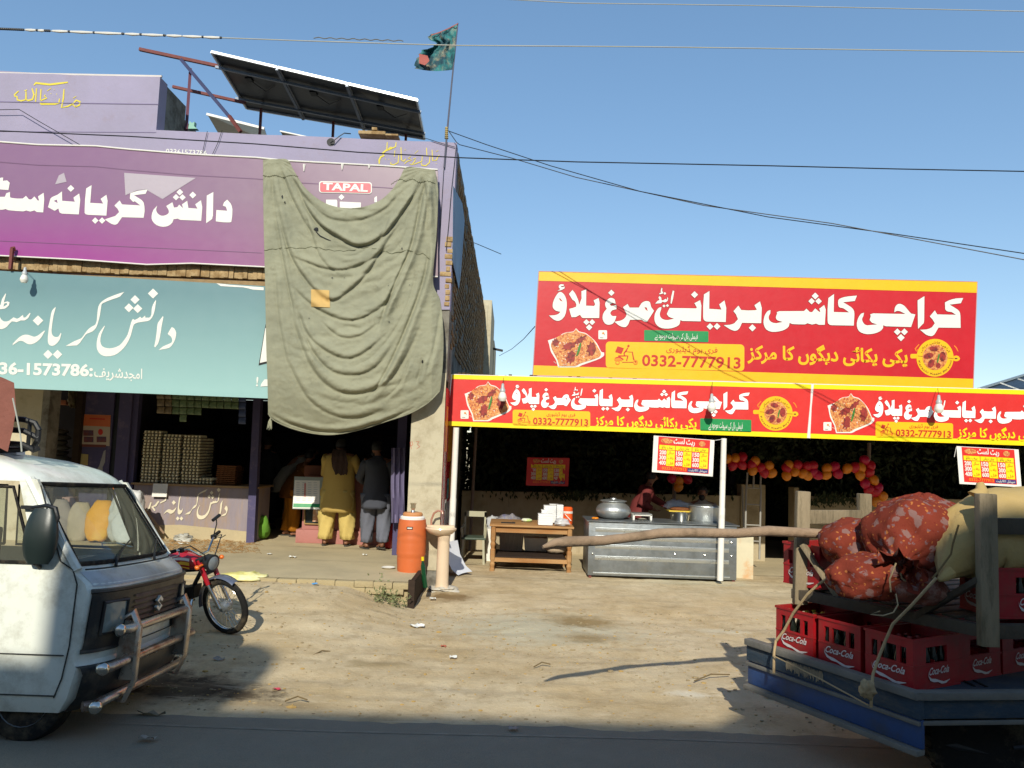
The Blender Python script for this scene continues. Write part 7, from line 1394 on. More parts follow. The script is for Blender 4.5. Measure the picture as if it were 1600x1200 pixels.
for s_ in (-1, 1):
    MB().tube([fpt(s_*.965, 1.08)+V((0, 0, 0)), fpt(s_*.965, 1.35), fpt(s_*.96, 1.66)], .034, 8).build('window_pillar', VW, vn, smooth=True)
    for x0, x1 in ((-4.32, -4.36), (-5.2, -5.2), (-5.95, -5.72)): MB().bar((x0, YC0+s_*.665, 1.08), (x1, YC0+s_*.60, 1.68), .09, .05).build('window_pillar', VW, vn)
GL = bpy.data.materials.new('window_glass'); GL.use_nodes = True; n_ = GL.node_tree.nodes; L_ = GL.node_tree.links; n_.clear(); o_ = n_.new('ShaderNodeOutputMaterial'); mx = n_.new('ShaderNodeMixShader'); tr = n_.new('ShaderNodeBsdfTransparent'); gl_ = n_.new('ShaderNodeBsdfGlossy'); fr = n_.new('ShaderNodeFresnel'); df = n_.new('ShaderNodeBsdfDiffuse'); mx2 = n_.new('ShaderNodeMixShader')
tr.inputs[0].default_value = (.86, .91, .87, 1); gl_.inputs['Roughness'].default_value = .03; fr.inputs[0].default_value = 1.5; df.inputs[0].default_value = lin((150, 146, 128)); mx2.inputs[0].default_value = .17
L_.new(fr.outputs[0], mx.inputs[0]); L_.new(tr.outputs[0], mx.inputs[1]); L_.new(gl_.outputs[0], mx.inputs[2]); L_.new(mx.outputs[0], mx2.inputs[1]); L_.new(df.outputs[0], mx2.inputs[2]); L_.new(mx2.outputs[0], o_.inputs[0])
ws = MB().grid([[fpt(-.93+1.86*i/20, 1.125+(1.625-1.125)*j/8, .006) for i in range(21)] for j in range(9)]).build('windscreen', GL, vn, smooth=True)
lp_ = [fpt(-.93+1.86*i/20, 1.12, .008) for i in range(21)]+[fpt(.93, 1.12+.51*j/6, .008) for j in range(1, 7)]+[fpt(.93-1.86*i/20, 1.63, .008) for i in range(1, 21)]+[fpt(-.93, 1.63-.51*j/6, .008) for j in range(1, 7)]
MB().tube(lp_, .016, 6).build('windscreen_rubber', RUBBER, ws, smooth=True)
def sidept(x, z, s_, off=0.0): return V((x+VX, YC0+s_*(interp(HW, z)+.006+off), z))
for s_ in (-1, 1):
    for x0, x1, xt in ((-3.30, -4.28, -3.52), (-4.38, -5.15, -4.38), (-5.24, -5.88, -5.24)):
        g_ = MB().quad(sidept(x0, 1.13, s_), sidept(x1, 1.13, s_), sidept(x1, 1.60, s_), sidept(xt, 1.60, s_)).build('side_window', GL, vn)
        MB().tube([sidept(x0, 1.125, s_), sidept(x1, 1.125, s_), sidept(x1, 1.605, s_), sidept(xt, 1.605, s_), sidept(x0, 1.125, s_)], .012, 5).build('window_rubber', RUBBER, g_)
    MB().prism([sidept(-3.02, 1.11, s_, -.004), sidept(-3.28, 1.11, s_, -.004), sidept(-3.50, 1.66, s_, -.004), sidept(-3.38, 1.66, s_, -.004)], (0, -s_*.03, 0)).build('quarter_panel', VW, vn)
dm = flat('seam_dark', (60, 58, 52), .9); sm2 = MB()
sm2.tube([sidept(x, z, -1, .001) for x, z in ((-3.34, 1.62), (-3.12, 1.14), (-3.03, 1.09), (-2.99, 1.0), (-2.99, .62), (-3.02, .42), (-3.06, .30))], .0045, 5); sm2.tube([sidept(-3.06, .31, -1, .001), sidept(-4.3, .31, -1, .001)], .0045, 5); sm2.tube([sidept(-4.32, 1.1, -1, .001), sidept(-4.32, .3, -1, .001)], .0045, 5)
sm2.tube([sidept(-3.02, .56, -1, .0015), sidept(-6.0, .56, -1, .0015)], .004, 5); sm2.build('door_seam', dm, vn, smooth=True)
MB().tube([fpt(t/10, 1.085, .003) for t in range(-9, 10)], .006, 5).build('nose_seam', dm, vn)
# headlights, grille, emblem
BK = mat('grille_black', (30, 31, 32), .45, var=.2, vs=8, dirt=((96, 88, 74), .36, 6))
gz0 = lambda t: .665-.085*min(1, max(0, (abs(t)-.46)/.08))
gp = MB(); gp.grid([[fpt(-.98+1.96*i/30, gz0(-.98+1.96*i/30)+(.95-gz0(-.98+1.96*i/30))*j/6, .012) for i in range(31)] for j in range(7)]); gp.tube([fpt(-.98+1.96*i/30, .955, .008) for i in range(31)], .016, 6); gp.tube([fpt(-.98+1.96*i/30, gz0(-.98+1.96*i/30), .006) for i in range(31)], .014, 6); gr_ = gp.build('grille_panel', BK, vn, smooth=True, ang=50)
sl2 = MB()
for k in range(6): sl2.grid([[fpt(-.48+.96*i/16, .685+k*.039, .030) for i in range(17)], [fpt(-.48+.96*i/16, .705+k*.039, .016) for i in range(17)]])
sl2.build('grille_slat', BK, gr_)
for s_ in (-1, 1):
    a0, a1 = (.60, .88); fr3 = MB(); q_ = lambda t, z, o: fpt(s_*t, z, o); hl = MB().grid([[q_(a0+(a1-a0)*i/6, .68+.20*j/5, .020+.012*sin(pi*i/6)*sin(pi*j/5)) for i in range(7)] for j in range(6)]).build('headlight', mat('headlamp_glass', (130, 138, 132), .12, var=.15, vs=14, spec=.8), vn, smooth=True)
    fr3.tube([q_(a0, .68, .02), q_(a1, .68, .02), q_(a1, .88, .02), q_(a0, .88, .02), q_(a0, .68, .02)], .014, 6).build('lamp_frame', BK, hl)
    MB().grid([[q_(.90+.08*i/2, .66+.24*j/3, .02) for i in range(3)] for j in range(4)]).build('side_marker', BK, vn)
def em(u, v): return fpt(-.02+u*.09, .80+v*.055, .045)
MB().prism([em(*p) for p in ((0, 1), (.75, .42), (.45, .2), (0, .52), (-.35, .28), (.75, -.42), (0, -1), (-.75, -.42), (-.45, -.2), (0, -.52), (.35, -.28), (-.75, .42))], (-.02, 0, 0)).build('nose_emblem', mat('pale_chrome', (222, 218, 206), .3, metal=.2), gr_)
MB().grid([[fpt(-1+2*i/30, z, o) for i in range(31)] for z, o in ((.20, .0), (.22, .035), (.30, .055), (.44, .055), (.485, .03), (.492, .0))]).build('bumper', BK, vn, smooth=True)
MB().grid([[fpt(-.96+1.92*i/30, z, .004) for i in range(31)] for z in (.985, 1.01, 1.04, 1.075)]).build('grey_nose_patch', VG, vn, smooth=True)
for k, (a_, b_) in enumerate(((-.55, .15), (.25, .8))): 
    MB().tube([fpt(a_, 1.09, .02), fpt(a_+.04, 1.125, .035), fpt(a_+.28, 1.19, .022), fpt(a_+.52, 1.24, .02)], [.012, .009, .006, .005], 6).build('wiper', BLACKP, vn)
# wheels
for x in (-3.04, -5.2):
    for y in (YC0-.56, YC0+.56):
        wh = MB().lathe((x, y, .265), [(.10, -.07), (.20, -.085), (.25, -.075), (.265, -.04), (.265, .04), (.25, .075), (.20, .085), (.10, .07)], 36, (0, 1, 0)).build('wheel', RUBBER, vn, smooth=True)
        MB().lathe((x, y, .265), [(.001, -.05), (.06, -.05), (.13, -.03), (.165, -.085), (.165, .085), (.001, .06)], 24, (0, 1, 0)).build('rim', STEEL, wh, smooth=True)
MB().b2((-6.0, YC0-.45, .17), (-3.0, YC0+.45, .26)).build('chassis', BLACKP, vn)
# bull bar
bbm = mat('rusty_chrome', (186, 176, 162), .3, metal=.75, var=.12, vs=6, col2=(124, 80, 58), c2s=5, c2t=.56, c2w=.1); bbr = MB(); xb_ = -2.64+.16
for z, y0, y1, dx in ((.70, -.55, .50, .0), (.49, -.72, .66, -.02), (.27, -.76, .62, -.07)): bbr.tube([(xb_+dx-.05, YC0+y0, z), (xb_+dx, YC0+y0+.05, z), (xb_+dx, YC0+y1-.05, z), (xb_+dx-.05, YC0+y1, z)], .031, 12)
bu = bbr.build('bull_bar', bbm, vn, smooth=True)
for y in (-.42, .40):
    MB().tube([(xb_-.12, YC0+y, .74), (xb_-.02, YC0+y, .80), (xb_+.03, YC0+y, .70), (xb_+.03, YC0+y, .36), (xb_-.03, YC0+y, .22), (xb_-.16, YC0+y, .24)], .03, 8, sq=.35).b2((xb_-.10, YC0+y-.012, .36), (xb_+.02, YC0+y+.012, .74)).build('upright', bbm, bu, smooth=True)
for y, z in ((-.55, .70), (-.72, .49), (-.76, .27)): MB().ball((xb_-.04, YC0+y, z), .042, 12, 8).build('end_cap', CHROME, bu, smooth=True)
np_ = MB().b2((xb_-.11, YC0-.28, .34), (xb_-.10, YC0+.05, .50)).build('number_plate', mat('worn_plate', (150, 146, 134), .6, var=.2, vs=20), vn)
s = MB()
for k, (u, v) in enumerate(((.2, .8), (.5, .8), (.75, .8), (.3, .35), (.5, .35), (.7, .35))): s.b2((xb_-.0995, YC0-.28+u*.33-.012, .34+v*.16-.025), (xb_-.097, YC0-.28+u*.33+.012, .34+v*.16+.02))
s.build('plate_marks', BLK, np_)
# mirrors
mr = MB(); c_ = P(52, 841, 4.93); rings = []
for k in range(9):
    u = k/8; rings.append([c_+V((.115*(sin(pi*(.05+.90*u))**.28)*(1-.12*u)*(abs(cos(a))**.6)*(1 if cos(a) > 0 else -1), .05*sin(pi*(.1+.8*u))*sin(a), .175*(u-.5)*2)) for a in [i*2*pi/18 for i in range(18)]])
mr.loft(rings); mo = mr.build('side_mirror', mat('mirror_back', (32, 42, 40), .4, var=.1, bump=.02), vn, smooth=True)
MB().tube([P(35, 795, 5.02), P(60, 792, 4.96), P(74, 797, 4.93), P(78, 812, 4.93), P(72, 826, 4.93)], .014, 8).b2(P(28, 790, 5.06), P(50, 798, 5.0)).build('mirror_arm', BLACKP, mo, smooth=True); MB().tube([c_+V((-.02, 0, -.17)), P(52, 888, 4.98), P(52, 892, 5.03)], .014, 8).b2(P(40, 886, 5.06), P(65, 895, 5.02)).build('mirror_bracket', BLACKP, mo)
MB().tube([P(190, 790, 6.5), P(210, 792, 6.55), P(222, 802, 6.55), P(222, 840, 6.55)], .012, 8).ball(P(222, 818, 6.55), (.05, .03, .13), 12, 8).build('side_mirror', mat('mirror_grey', (70, 84, 92), .4), vn, smooth=True)
# roof load: dark carrier bars and a dull red bundle
rk = MB(); 
for y0, Y in ((650, 5.3), (668, 5.3), (690, 5.3)): rk.tube([P(-40, y0-4, Y), P(20, y0, Y), P(38, y0+6+3*(y0 > 660), Y), P(45, y0+18-.3*(y0-650), Y)], .02, 8)
rk.tube([P(44, 668, 5.3), P(43, 683, 5.3), P(38, 693, 5.35), P(20, 697, 5.4), P(-40, 699, 5.4)], .02, 8); rk.tube([P(30, 655, 5.3), P(28, 695, 5.3)], .014, 6)
rk.build('roof_carrier', BLACKP, vn, smooth=True)
MB().b2(P(-30, 702, 5.6), P(12, 690, 5.5)).build('carrier_foot', WHITEP, vn)
s = MB(); rings = []
for k in range(8):
    u = k/7; rings.append([P(x, y, 5.3+u*.6) for x, y in ((-60, 640), (-60, 585), (-20, 582), (4, 590), (22, 598), (25, 640), (20, 672), (12, 706-12*u), (-20, 690), (-60, 690))])
s.loft(rings); single(s, 'cloth_bundle', 'dull red bundle roped on the van roof at the left picture edge', 'bundle', mat('dull_red_load', (128, 78, 66), .9, var=.15, vs=5, bump=.5, bs=12), smooth=True)
wire([(20, 622), (26, 650), (32, 680), (34, 706)], 5.25, .005, 'thin rope hanging from the red bundle over the van roof', PALEW, 'rope', 'rope')

MB().tube([sidept(-3.6, .93, -1, .012), sidept(-3.63, .93, -1, .035), sidept(-3.74, .93, -1, .035), sidept(-3.77, .93, -1, .012)], .010, 6).build('door_handle', BLACKP, vn, smooth=True)
MB().tube([fpt(-.9+1.8*i/20, .575, .006) for i in range(21)], .004, 4).build('nose_crease', dm, vn)
rv = MB()
for k in range(7): rv.ball(fpt(-.60+.2*k, .455, .058), .008, 6, 4)
rv.build('bumper_bolt', CHROME, vn)
vn.rotation_euler = (R(-3.4), 0, 0); vn.location = V(vn.location)+V((0, 0, -.042))
# ================= loader cart =================
N_ = V((2.415, 4.6, 0)); EL = V((-.465, .89, 0)).normalized(); ER = V((.89, .465, 0)).normalized(); ED = V((1, .13, 0)).normalized()
Fc = N_+EL*1.27; zr = .655; zfl = .62
CBLUE = mat('cart_blue', (38, 68, 116), .6, var=.12, vs=4, bump=.15, bs=20, dirt=((60, 64, 66), .42, 3)); CNAVY = mat('cart_dark_board', (46, 62, 76), .8, var=.2, vs=4, bump=.3, bs=20, dirt=((92, 84, 70), .36, 4), stretch=(1, 1, 3)); CTOP = mat('worn_rail', (112, 108, 100), .85, var=.2, vs=5, bump=.3, bs=30)
ca = thing('loader_cart', 'blue wooden flatbed cart loaded with crates and sacks at the right edge', 'cart', (3.6, 5.2, 0))
A_, B_c = N_.copy(), N_+ED*2.9; Cc = B_c+EL*1.3; Dd = Fc
def zz(p, z): return V((p.x, p.y, z))
MB().prism([zz(p, zfl-.03) for p in (A_, B_c, Cc, Dd)], (0, 0, .03)).build('bed_floor', CNAVY, ca)
ol = EL.cross(V((0, 0, 1))); ol = ol if ol.dot(V((-1, 0, 0))) > 0 else -ol   # outwards on the left end
of = -ED.cross(V((0, 0, 1))); of = of if of.y < 0 else -of
def side(a, b, out, nm):
    for nm2, z0, z1, o0, o1, m in (('top_rail', zr-.045, zr, -.0, .07, CTOP), ('side_board', zr-.155, zr-.047, .0, .045, CNAVY), ('lower_board', zr-.32, zr-.16, .0, .03, CBLUE if nm == 'l' else CNAVY), ('edge_batten', zr-.19, zr-.165, .031, .052, CTOP), ('bottom_rail', zr-.355, zr-.322, .0, .075, CTOP if nm == 'l' else CNAVY)):
        if nm == 'f' and z0 < zr-.2: continue
        MB().prism([zz(a+out*o0, z0), zz(b+out*o0, z0), zz(b+out*o1, z0), zz(a+out*o1, z0)], (0, 0, z1-z0)).build(nm2, m, ca, bevel=.006)
side(A_-EL*.05, Dd+EL*.03, ol, 'l'); side(A_, B_c, of, 'f')
mm = MB(); mm.prism([zz(A_-EL*.04+ol*.073, zr-.043), zz(A_+ED*.05+of*.073, zr-.043), zz(A_, zr-.043)], (0, 0, .042)); mm.build('corner_plate', CTOP, ca)
mm = MB()
for k in range(26):
    p = N_+EL*(.62+.012*k)+ol*.0465; mm.prism([zz(p, zr-.06-.02*random.random()), zz(p+EL*.009, zr-.06), zz(p+EL*.009, zr-.10-.045*random.random()), zz(p, zr-.11-.03*random.random())], ol*.002)
mm.build('peeling_paint_strip', mat('peeling_cream', (150, 136, 112), .9, var=.2), ca)
# wheels and axle
for y_, x_ in ((.30, .42), (1.15, .42)):
    c = N_+ED*(x_+.0)+V((0, y_, 0)); c = V((2.86+.2*y_, N_.y+y_-.02, .31))
    wh = MB().lathe(c, [(.14, -.07), (.24, -.085), (.29, -.075), (.31, -.04), (.305, -.013), (.31, -.01), (.31, .01), (.305, .013), (.31, .04), (.29, .075), (.24, .085), (.14, .07)], 40, (.1, 1, 0))
    for k in range(26):
        a = 2*pi*k/26; wh.box(c+V((cos(a)*.307, 0, sin(a)*.307)), (.022, .13, .018), Matrix.Rotation(-a, 3, 'Y'))
    wh = wh.build('tyre', RUBBER, ca, smooth=True, ang=40); MB().lathe(c, [(.001, -.06), (.05, -.07), (.08, -.04), (.15, -.03), (.165, -.065), (.165, .065), (.001, .06)], 24, (.1, 1, 0)).build('rim', CNAVY, wh, smooth=True)
mm = MB(); mm.tube([V((2.9, 4.85, .33)), V((3.1, 5.7, .33))], .03, 8).tube([V((2.7, 4.85, .27)), V((3.6, 4.8, .14)), V((4.6, 4.9, .2))], .03, 8).tube([V((3.2, 4.7, .34)), V((3.8, 4.72, .50))], .022, 8); mm.build('axle_frame', BLACKP, ca, smooth=True)
MB().tube([V((3.05, 4.72, .30)), V((3.2, 4.7, .33)), V((3.3, 4.7, .29)), V((3.45, 4.7, .30)), V((3.55, 4.7, .34))], .012, 6).build('chain', BLACKP, ca)
# crates
CR = mat('crate_red', (158, 18, 28), .42, var=.06, vs=4, bump=.05, bs=30, dirt=((122, 52, 44), .40, 7))
def crate_mesh(L=.44, W=.325, H=.30):
    s = MB(); t = .014
    s.b2((0, 0, 0), (L, W, .012))
    def wall(axis, o, n3):
        def bx(u0, u1, z0, z1, th=t, dd=0):
            if axis == 'x': s.b2((u0, o-dd, z0), (u1, o+th, z1))      # along x at y=o
            else: s.b2((o-dd, u0, z0), (o+th, u1, z1))
        E_ = L if axis == 'x' else W
        bx(.0 if axis == 'x' else t, E_-(0 if axis == 'x' else t), .012, .148); bx(.0 if axis == 'x' else t, E_-(0 if axis == 'x' else t), .245, .30)
        ws_ = ((.0, .045), (.085, .11), (.215, .24), (.28, W)) if n3 else ((.0, .12), (L-.12, L))
        for u0, u1 in ws_:
            u0 = max(u0, t if axis == 'y' else 0); u1 = min(u1, E_-(t if axis == 'y' else 0)); bx(u0, u1, .148, .245)
        r0 = -.006 if o < .1 else -t-.006+.0
    wall('x', 0, False); wall('x', W-t, False); wall('y', 0, True); wall('y', L-t, True)
    s.b2((-.007, -.007, .286), (L+.007, -.0005, .302)); s.b2((-.007, W+.0005, .286), (L+.007, W+.007, .302)); s.b2((-.007, 0, .286), (-.0005, W, .302)); s.b2((L+.0005, 0, .286), (L+.007, W, .302))
    for z in (.135, .0): s.b2((-.005, -.005, z), (L+.005, -.0004, z+.01)); s.b2((-.005, 0, z), (-.0004, W, z+.01))
    for i in range(1, 4): s.b2((i*L/4-.002, t, .012), (i*L/4+.002, W-t, .16))
    for i in range(1, 3): s.b2((t, i*W/3-.002, .012), (L-t, i*W/3+.002, .16))
    return s
def logo_mesh(f, wd):
    s = MB(); g = lambda u, v: f(u, v)
    text(s, 'Coca-Cola', (.02, .40), (.98, .36), .52, g, .018, slant=.25)
    up = [(.0, .20), (.04, .44), (.16, .58), (.34, .62), (.52, .72), (.74, .82), (1.04, .74)]; dn = [(.02, .46), (.10, .68), (.26, .78), (.46, .80), (.64, .92), (.84, .92), (1.04, .76)]
    s.grid([[g(u, v) for u, v in up], [g(u, v) for u, v in dn]]); return s
CRN = [0]
proto = {}
def crate(p, label, rot=None, z=zfl, logos=True):
    a = rot if rot is not None else atan2(ER.y, ER.x)
    if 'c' not in proto:
        t = thing('bottle_crate', label, 'crate', (0, 0, 0), 'red bottle crates'); proto['c'] = t
        for nm, mb, m in (('shell', crate_mesh(), CR), ('side_logo', logo_mesh(lambda u, v: V((-.0065, .275-u*.225, .128-v*.115)), .2), mat('faded_white_print', (206, 196, 192), .6, var=.12, vs=30)), ('front_logo', logo_mesh(lambda u, v: V((.13+u*.2, -.0065, .128-v*.115)), .2), MT['faded_white_print'])):
            o = mb.build(nm, m, None, org=(0, 0, 0)); o.parent = t
    else: t = dup(proto['c'], label=label)
    t.location = (p.x, p.y, z); t.rotation_euler = (0, 0, a); return t
BG = mat('bottle_glass', (26, 30, 22), .12, var=.1, spec=.8); CAPY = mat('yellow_cap', (206, 196, 60), .4); CAPR = mat('red_cap', (150, 60, 54), .4)
def bottles(t, cap, label, which):
    key = cap.name
    if key not in proto:
        s = MB().mt(BG); s.lathe((0, 0, 0), [(.001, 0), (.026, 0), (.028, .01), (.028, .10), (.024, .13), (.027, .15), (.012, .20), (.012, .232)], 9); s.mt(cap); s.lathe((0, 0, .228), [(.0155, 0), (.016, .004), (.013, .012), (.001, .013)], 9); o = s.build('bottle', None, smooth=True, ang=60); proto[key] = o; first = True
    else: first = False
    for i, j in which:
        if first: o = proto[key]; first = False
        else: o = proto[key].copy(); COL.objects.link(o)
        q = Matrix.Rotation(t.rotation_euler[2], 3, 'Z') @ V((.035+i*.074, .045+j*.078, .016)); o.location = t.location+q; o.rotation_euler = (0, 0, 0); tag(o, label, 'bottle', 'bottles in the '+label.split(' in the ')[1])
ALLB = [(i, j) for i in range(6) for j in range(4) if i != 5 or True]
base = N_+ol*(-.045)+EL*.05
c3 = crate(base+ER*.0, 'red bottle crate at the near left corner of the cart bed, two faces visible'); c2 = crate(base+EL*.36, 'red bottle crate in the middle of the cart bed left edge'); c1 = crate(base+EL*.73, 'red bottle crate at the far left corner of the cart bed, under the rope')
for j in range(4):
    for k in range(3):
        if j == 3 and k == 2: continue
        crate(base+ER*(.465*(j+1))+EL*(.36*k)+V((0, .03 if k == 0 else 0, 0)), f'dim red bottle crate on the cart bed, {ORD[k]} row, {ORD[j+1]} column from the left')
AB = [(i, j) for i in range(5) for j in range(4)]
bottles(c3, CAPR, 'dark glass bottle with red cap in the near left corner crate', AB); bottles(c1, CAPY, 'dark glass bottle with yellow cap in the far left corner crate', AB); bottles(c2, CAPR, 'dark glass bottle with red cap in the middle crate of the left edge', [(i, j) for i in range(3) for j in range(4)])
# upper timber frame
uf = thing('timber_frame', 'weathered timber rack standing on the crates, open posts at both ends', 'frame', (2.8, 5.2, .97))
p0 = V((2.12, 5.62, 0)); p1 = V((2.80, 4.62, 0)); dN = (p1-p0).normalized(); q0 = p0+ER*.69; zb_ = .965
DT = mat('dark_timber', (78, 68, 54), .9, var=.25, vs=6, bump=.5, bs=30, stretch=(1, 1, .4))
def beam(a, b, za, zb2, wd, th, nm, m=GWOOD, par=uf): return MB().bar(zz(a, za), zz(b, zb2), wd, th).build(nm, m, par, bevel=.006)
beam(p0-dN*.05, p1+dN*.03, zb_+.035, zb_+.035, .07, .07, 'base_beam', DT); beam(p0, p0+ER*2.6, zb_+.03, zb_+.03, .06, .07, 'base_beam', DT); beam(p1, p1+ER*.0+ED*2.4, zb_+.03, zb_+.03, .07, .08, 'base_beam', DT)
for k in range(9): beam(p0.lerp(p1, (k+.5)/9)+ER*.05, p0.lerp(p1, (k+.5)/9)+ER*2.2, zb_+.075, zb_+.075, .10, .015, 'slat', DT)
def post(a, z0, z1, nm='post', wd=.095, th=.06, lean=(0, 0, 0)): return MB().bar(zz(a, z0), zz(a, z1)+V(lean), wd, th, (0, 1, 0)).build(nm, GWOOD, uf, bevel=.008)
post(p0, .93, 1.735, lean=(.02, 0, 0)); post(q0, .93, 1.72); post(p1+V((.02, -.05, 0)), .92, 1.80, wd=.105); post(p1+ED*1.5, .92, 1.75)
beam(p0-ER*.02, q0+ER*.04, 1.55, 1.545, .03, .10, 'cross_board'); beam(p1+V((.02, -.02, 0)), p1+ED*1.6, 1.61, 1.62, .035, .095, 'cross_board', DT)
MB().bar(zz(p0+V((.0, -.05, 0)), 1.36), zz(p0+dN*.30+ER*.05, .98), .075, .03).build('brace', GWOOD, uf, bevel=.006); MB().bar(zz(p1+dN*-.38, 1.0), zz(p1+V((0, -.02, 0)), 1.30), .08, .035).build('brace', DT, uf, bevel=.006)
# crates on the upper rack
u1 = crate(p1+ED*.16+V((.0, .05, 0)), 'red bottle crate on the timber rack immediately right of the near post', rot=atan2(ED.y, ED.x), z=zb_+.09)
crate(p1+ED*.64+V((.0, .05, 0)), 'red bottle crate at the right picture edge on the timber rack', rot=atan2(ED.y, ED.x), z=zb_+.09); bottles(u1, CAPR, 'dark glass bottle in the rack crate right of the near post', [(i, 0) for i in range(5)])
crate(p0+ER*.08+V((.02, -.16, 0)), 'red bottle crate behind the brace at the far left corner of the timber rack', z=zb_+.09); 
# pole
pp = [P(848, 855, 4.62), P(866, 849, 4.66), P(885, 845.5, 4.72), P(940, 845, 4.84), P(985, 839, 4.94), P(1030, 833.5, 5.03), P(1080, 833, 5.13), P(1150, 834, 5.27), P(1200, 830, 5.37), P(1280, 833, 5.52), P(1340, 832, 5.65), P(1420, 834, 5.85)]
single(MB().tube([V(p)+V((.0, 0, .008*fbm(i*1.3, 2))) for i, p in enumerate(pp)], [.010, .024, .033, .031, .030, .032, .033, .032, .036, .033, .033, .033], 12), 'long_pole', 'long rough wooden pole jutting from the cart rack across the eatery front', 'pole', mat('bark_pole', (156, 130, 104), .85, var=.15, vs=9, bump=.5, bs=30, col2=(126, 104, 80), c2s=5), smooth=True)
# sacks
def floral():
    m = mat('floral_cloth', (120, 52, 38), .9, var=.12, vs=5, bump=.3, bs=70, spec=.1); n = m.node_tree.nodes; L = m.node_tree.links; b = n['Principled BSDF']; src = b.inputs['Base Color'].links[0].from_socket; tc = n.new('ShaderNodeTexCoord')
    def layer(sc_, thr0, thr1, col, src, wob):
        nz = n.new('ShaderNodeTexNoise'); nz.inputs['Scale'].default_value = wob; L.new(tc.outputs['Object'], nz.inputs['Vector']); ad = n.new('ShaderNodeVectorMath'); ad.operation = 'MULTIPLY_ADD'; ad.inputs[1].default_value = (.05, .05, .05); L.new(nz.outputs['Color'], ad.inputs[0]); L.new(tc.outputs['Object'], ad.inputs[2])
        v = n.new('ShaderNodeTexVoronoi'); v.inputs['Scale'].default_value = sc_; L.new(ad.outputs[0], v.inputs['Vector']); q = n.new('ShaderNodeMapRange'); q.inputs[1].default_value = thr0; q.inputs[2].default_value = thr1; q.inputs[3].default_value = 1; q.inputs[4].default_value = 0; L.new(v.outputs['Distance'], q.inputs[0])
        x = n.new('ShaderNodeMix'); x.data_type = 'RGBA'; L.new(q.outputs[0], x.inputs[0]); L.new(src, x.inputs[6]); x.inputs[7].default_value = lin(col); return x.outputs[2]
    src = layer(26, .18, .24, (170, 104, 56), src, 20); src = layer(11, .27, .33, (128, 96, 90), src, 30); src = layer(17, .16, .22, (120, 88, 88), src, 40); src = layer(34, .12, .2, (112, 40, 34), src, 30)
    L.new(src, b.inputs['Base Color'])
floral(); FLO = MT['floral_cloth']
def sack(c, r, m, label, seed, neck=None, tilt=None, n=56, mm_=40, nm='cloth_sack', pinch=3.0):
    c = V(c); t = thing(nm, label, 'sack', c-V((0, 0, r[2]*.8))); s = MB(); rings = []; nd = V(neck).normalized() if neck else V((0, 0, 1)); Q = V((0, 0, 1)).rotation_difference(nd).to_matrix()
    for i in range(mm_+1):
        u = i/mm_; th = pi*u; rg = []
        for k in range(n):
            a = 2*pi*k/n; sq = 1/((abs(cos(a))**3+abs(sin(a))**3)**(1/3)); d = V((cos(a)*sin(th), sin(a)*sin(th), -cos(th)))
            f = 1+.16*fbm(d.x*1.5+seed, d.y*1.5, d.z*1.5)+.05*abs(fbm(d.x*3.5, d.y*3.5+seed, d.z*3.5))+.012*fbm(d.x*12, d.y*12, d.z*12+seed)
            pl_ = max(0, (u-.55)/.45); f += .05*pl_*sin(a*13+seed+2*sin(a*3))*(1-pl_*.3)
            p = V((d.x*f*sq**.5, d.y*f*sq**.5, d.z*f*(1+.12*pl_)))
            p = Q @ p; p = V((p.x*r[0], p.y*r[1], p.z*r[2])); p.z = max(p.z, -r[2]*.78+.02*fbm(p.x*8, p.y*8, seed)); rg.append(c+p)
        rings.append(rg)
    s.loft(rings); s.build('body', m, t, smooth=True, ang=120)
    if neck:
        e = c+V((nd.x*r[0], nd.y*r[1], nd.z*r[2]))*1.06; s = MB(); rings = []
        for i in range(9):
            u = i/8; rr_ = (.035+.10*u**1.3)*(r[2]/.26); rings.append([e+nd*(u*.15*r[2]/.26)+(Q @ V((cos(k*.2618)*rr_*(1+.22*sin(k*2.1+seed)), sin(k*.2618)*rr_*(1+.22*sin(k*2.1+seed+.5)), .03*u*sin(k*1.9)))) for k in range(24)])
        s.loft(rings, caps=False); s.build('ruffled_mouth', m, t, smooth=True, ang=120); s = MB(); s.tube([e+nd*.012+(Q @ V((cos(k*.6)*.042, sin(k*.6)*.042, .008*sin(k*2)))) for k in range(12)], .007, 5); s.build('tie_cord', mat('jute_cord', (150, 128, 92), .9), t)
    return t
zs = zb_+.085
sack(P(1430, 843, 5.0), (.285, .27, .265), FLO, 'biggest orange floral cloth sack, bulging on top of the load beside the yellow sack', 1, neck=(-.62, -.75, -.42))
sack(P(1342, 851, 5.35), (.25, .22, .175), FLO, 'smaller orange floral sack left of the biggest one, against the pole', 5, neck=(.5, -.85, -.3)); sack(P(1376, 903, 4.98), (.33, .22, .15), FLO, 'low orange floral sack squashed flat beneath the two upper floral sacks', 9, neck=(.15, -.95, .3))
sack(P(1425, 915, 4.86), (.2, .16, .12), mat('brown_floral_dim', (120, 64, 46), .9, var=.2, vs=12, bump=.3, col2=(150, 110, 96), c2s=9, c2w=.04), 'dim brownish sack lowest in the pile, in front of the rack beam', 12)
sack(P(1442, 822, 5.6), (.36, .25, .2), FLO, 'rear orange floral sack, only its top visible behind the biggest one', 15)
YS_ = mat('straw_yellow_sack', (180, 154, 104), .85, var=.07, vs=4, bump=.35, bs=26, col2=(178, 150, 92), c2s=2.5, spec=.15)
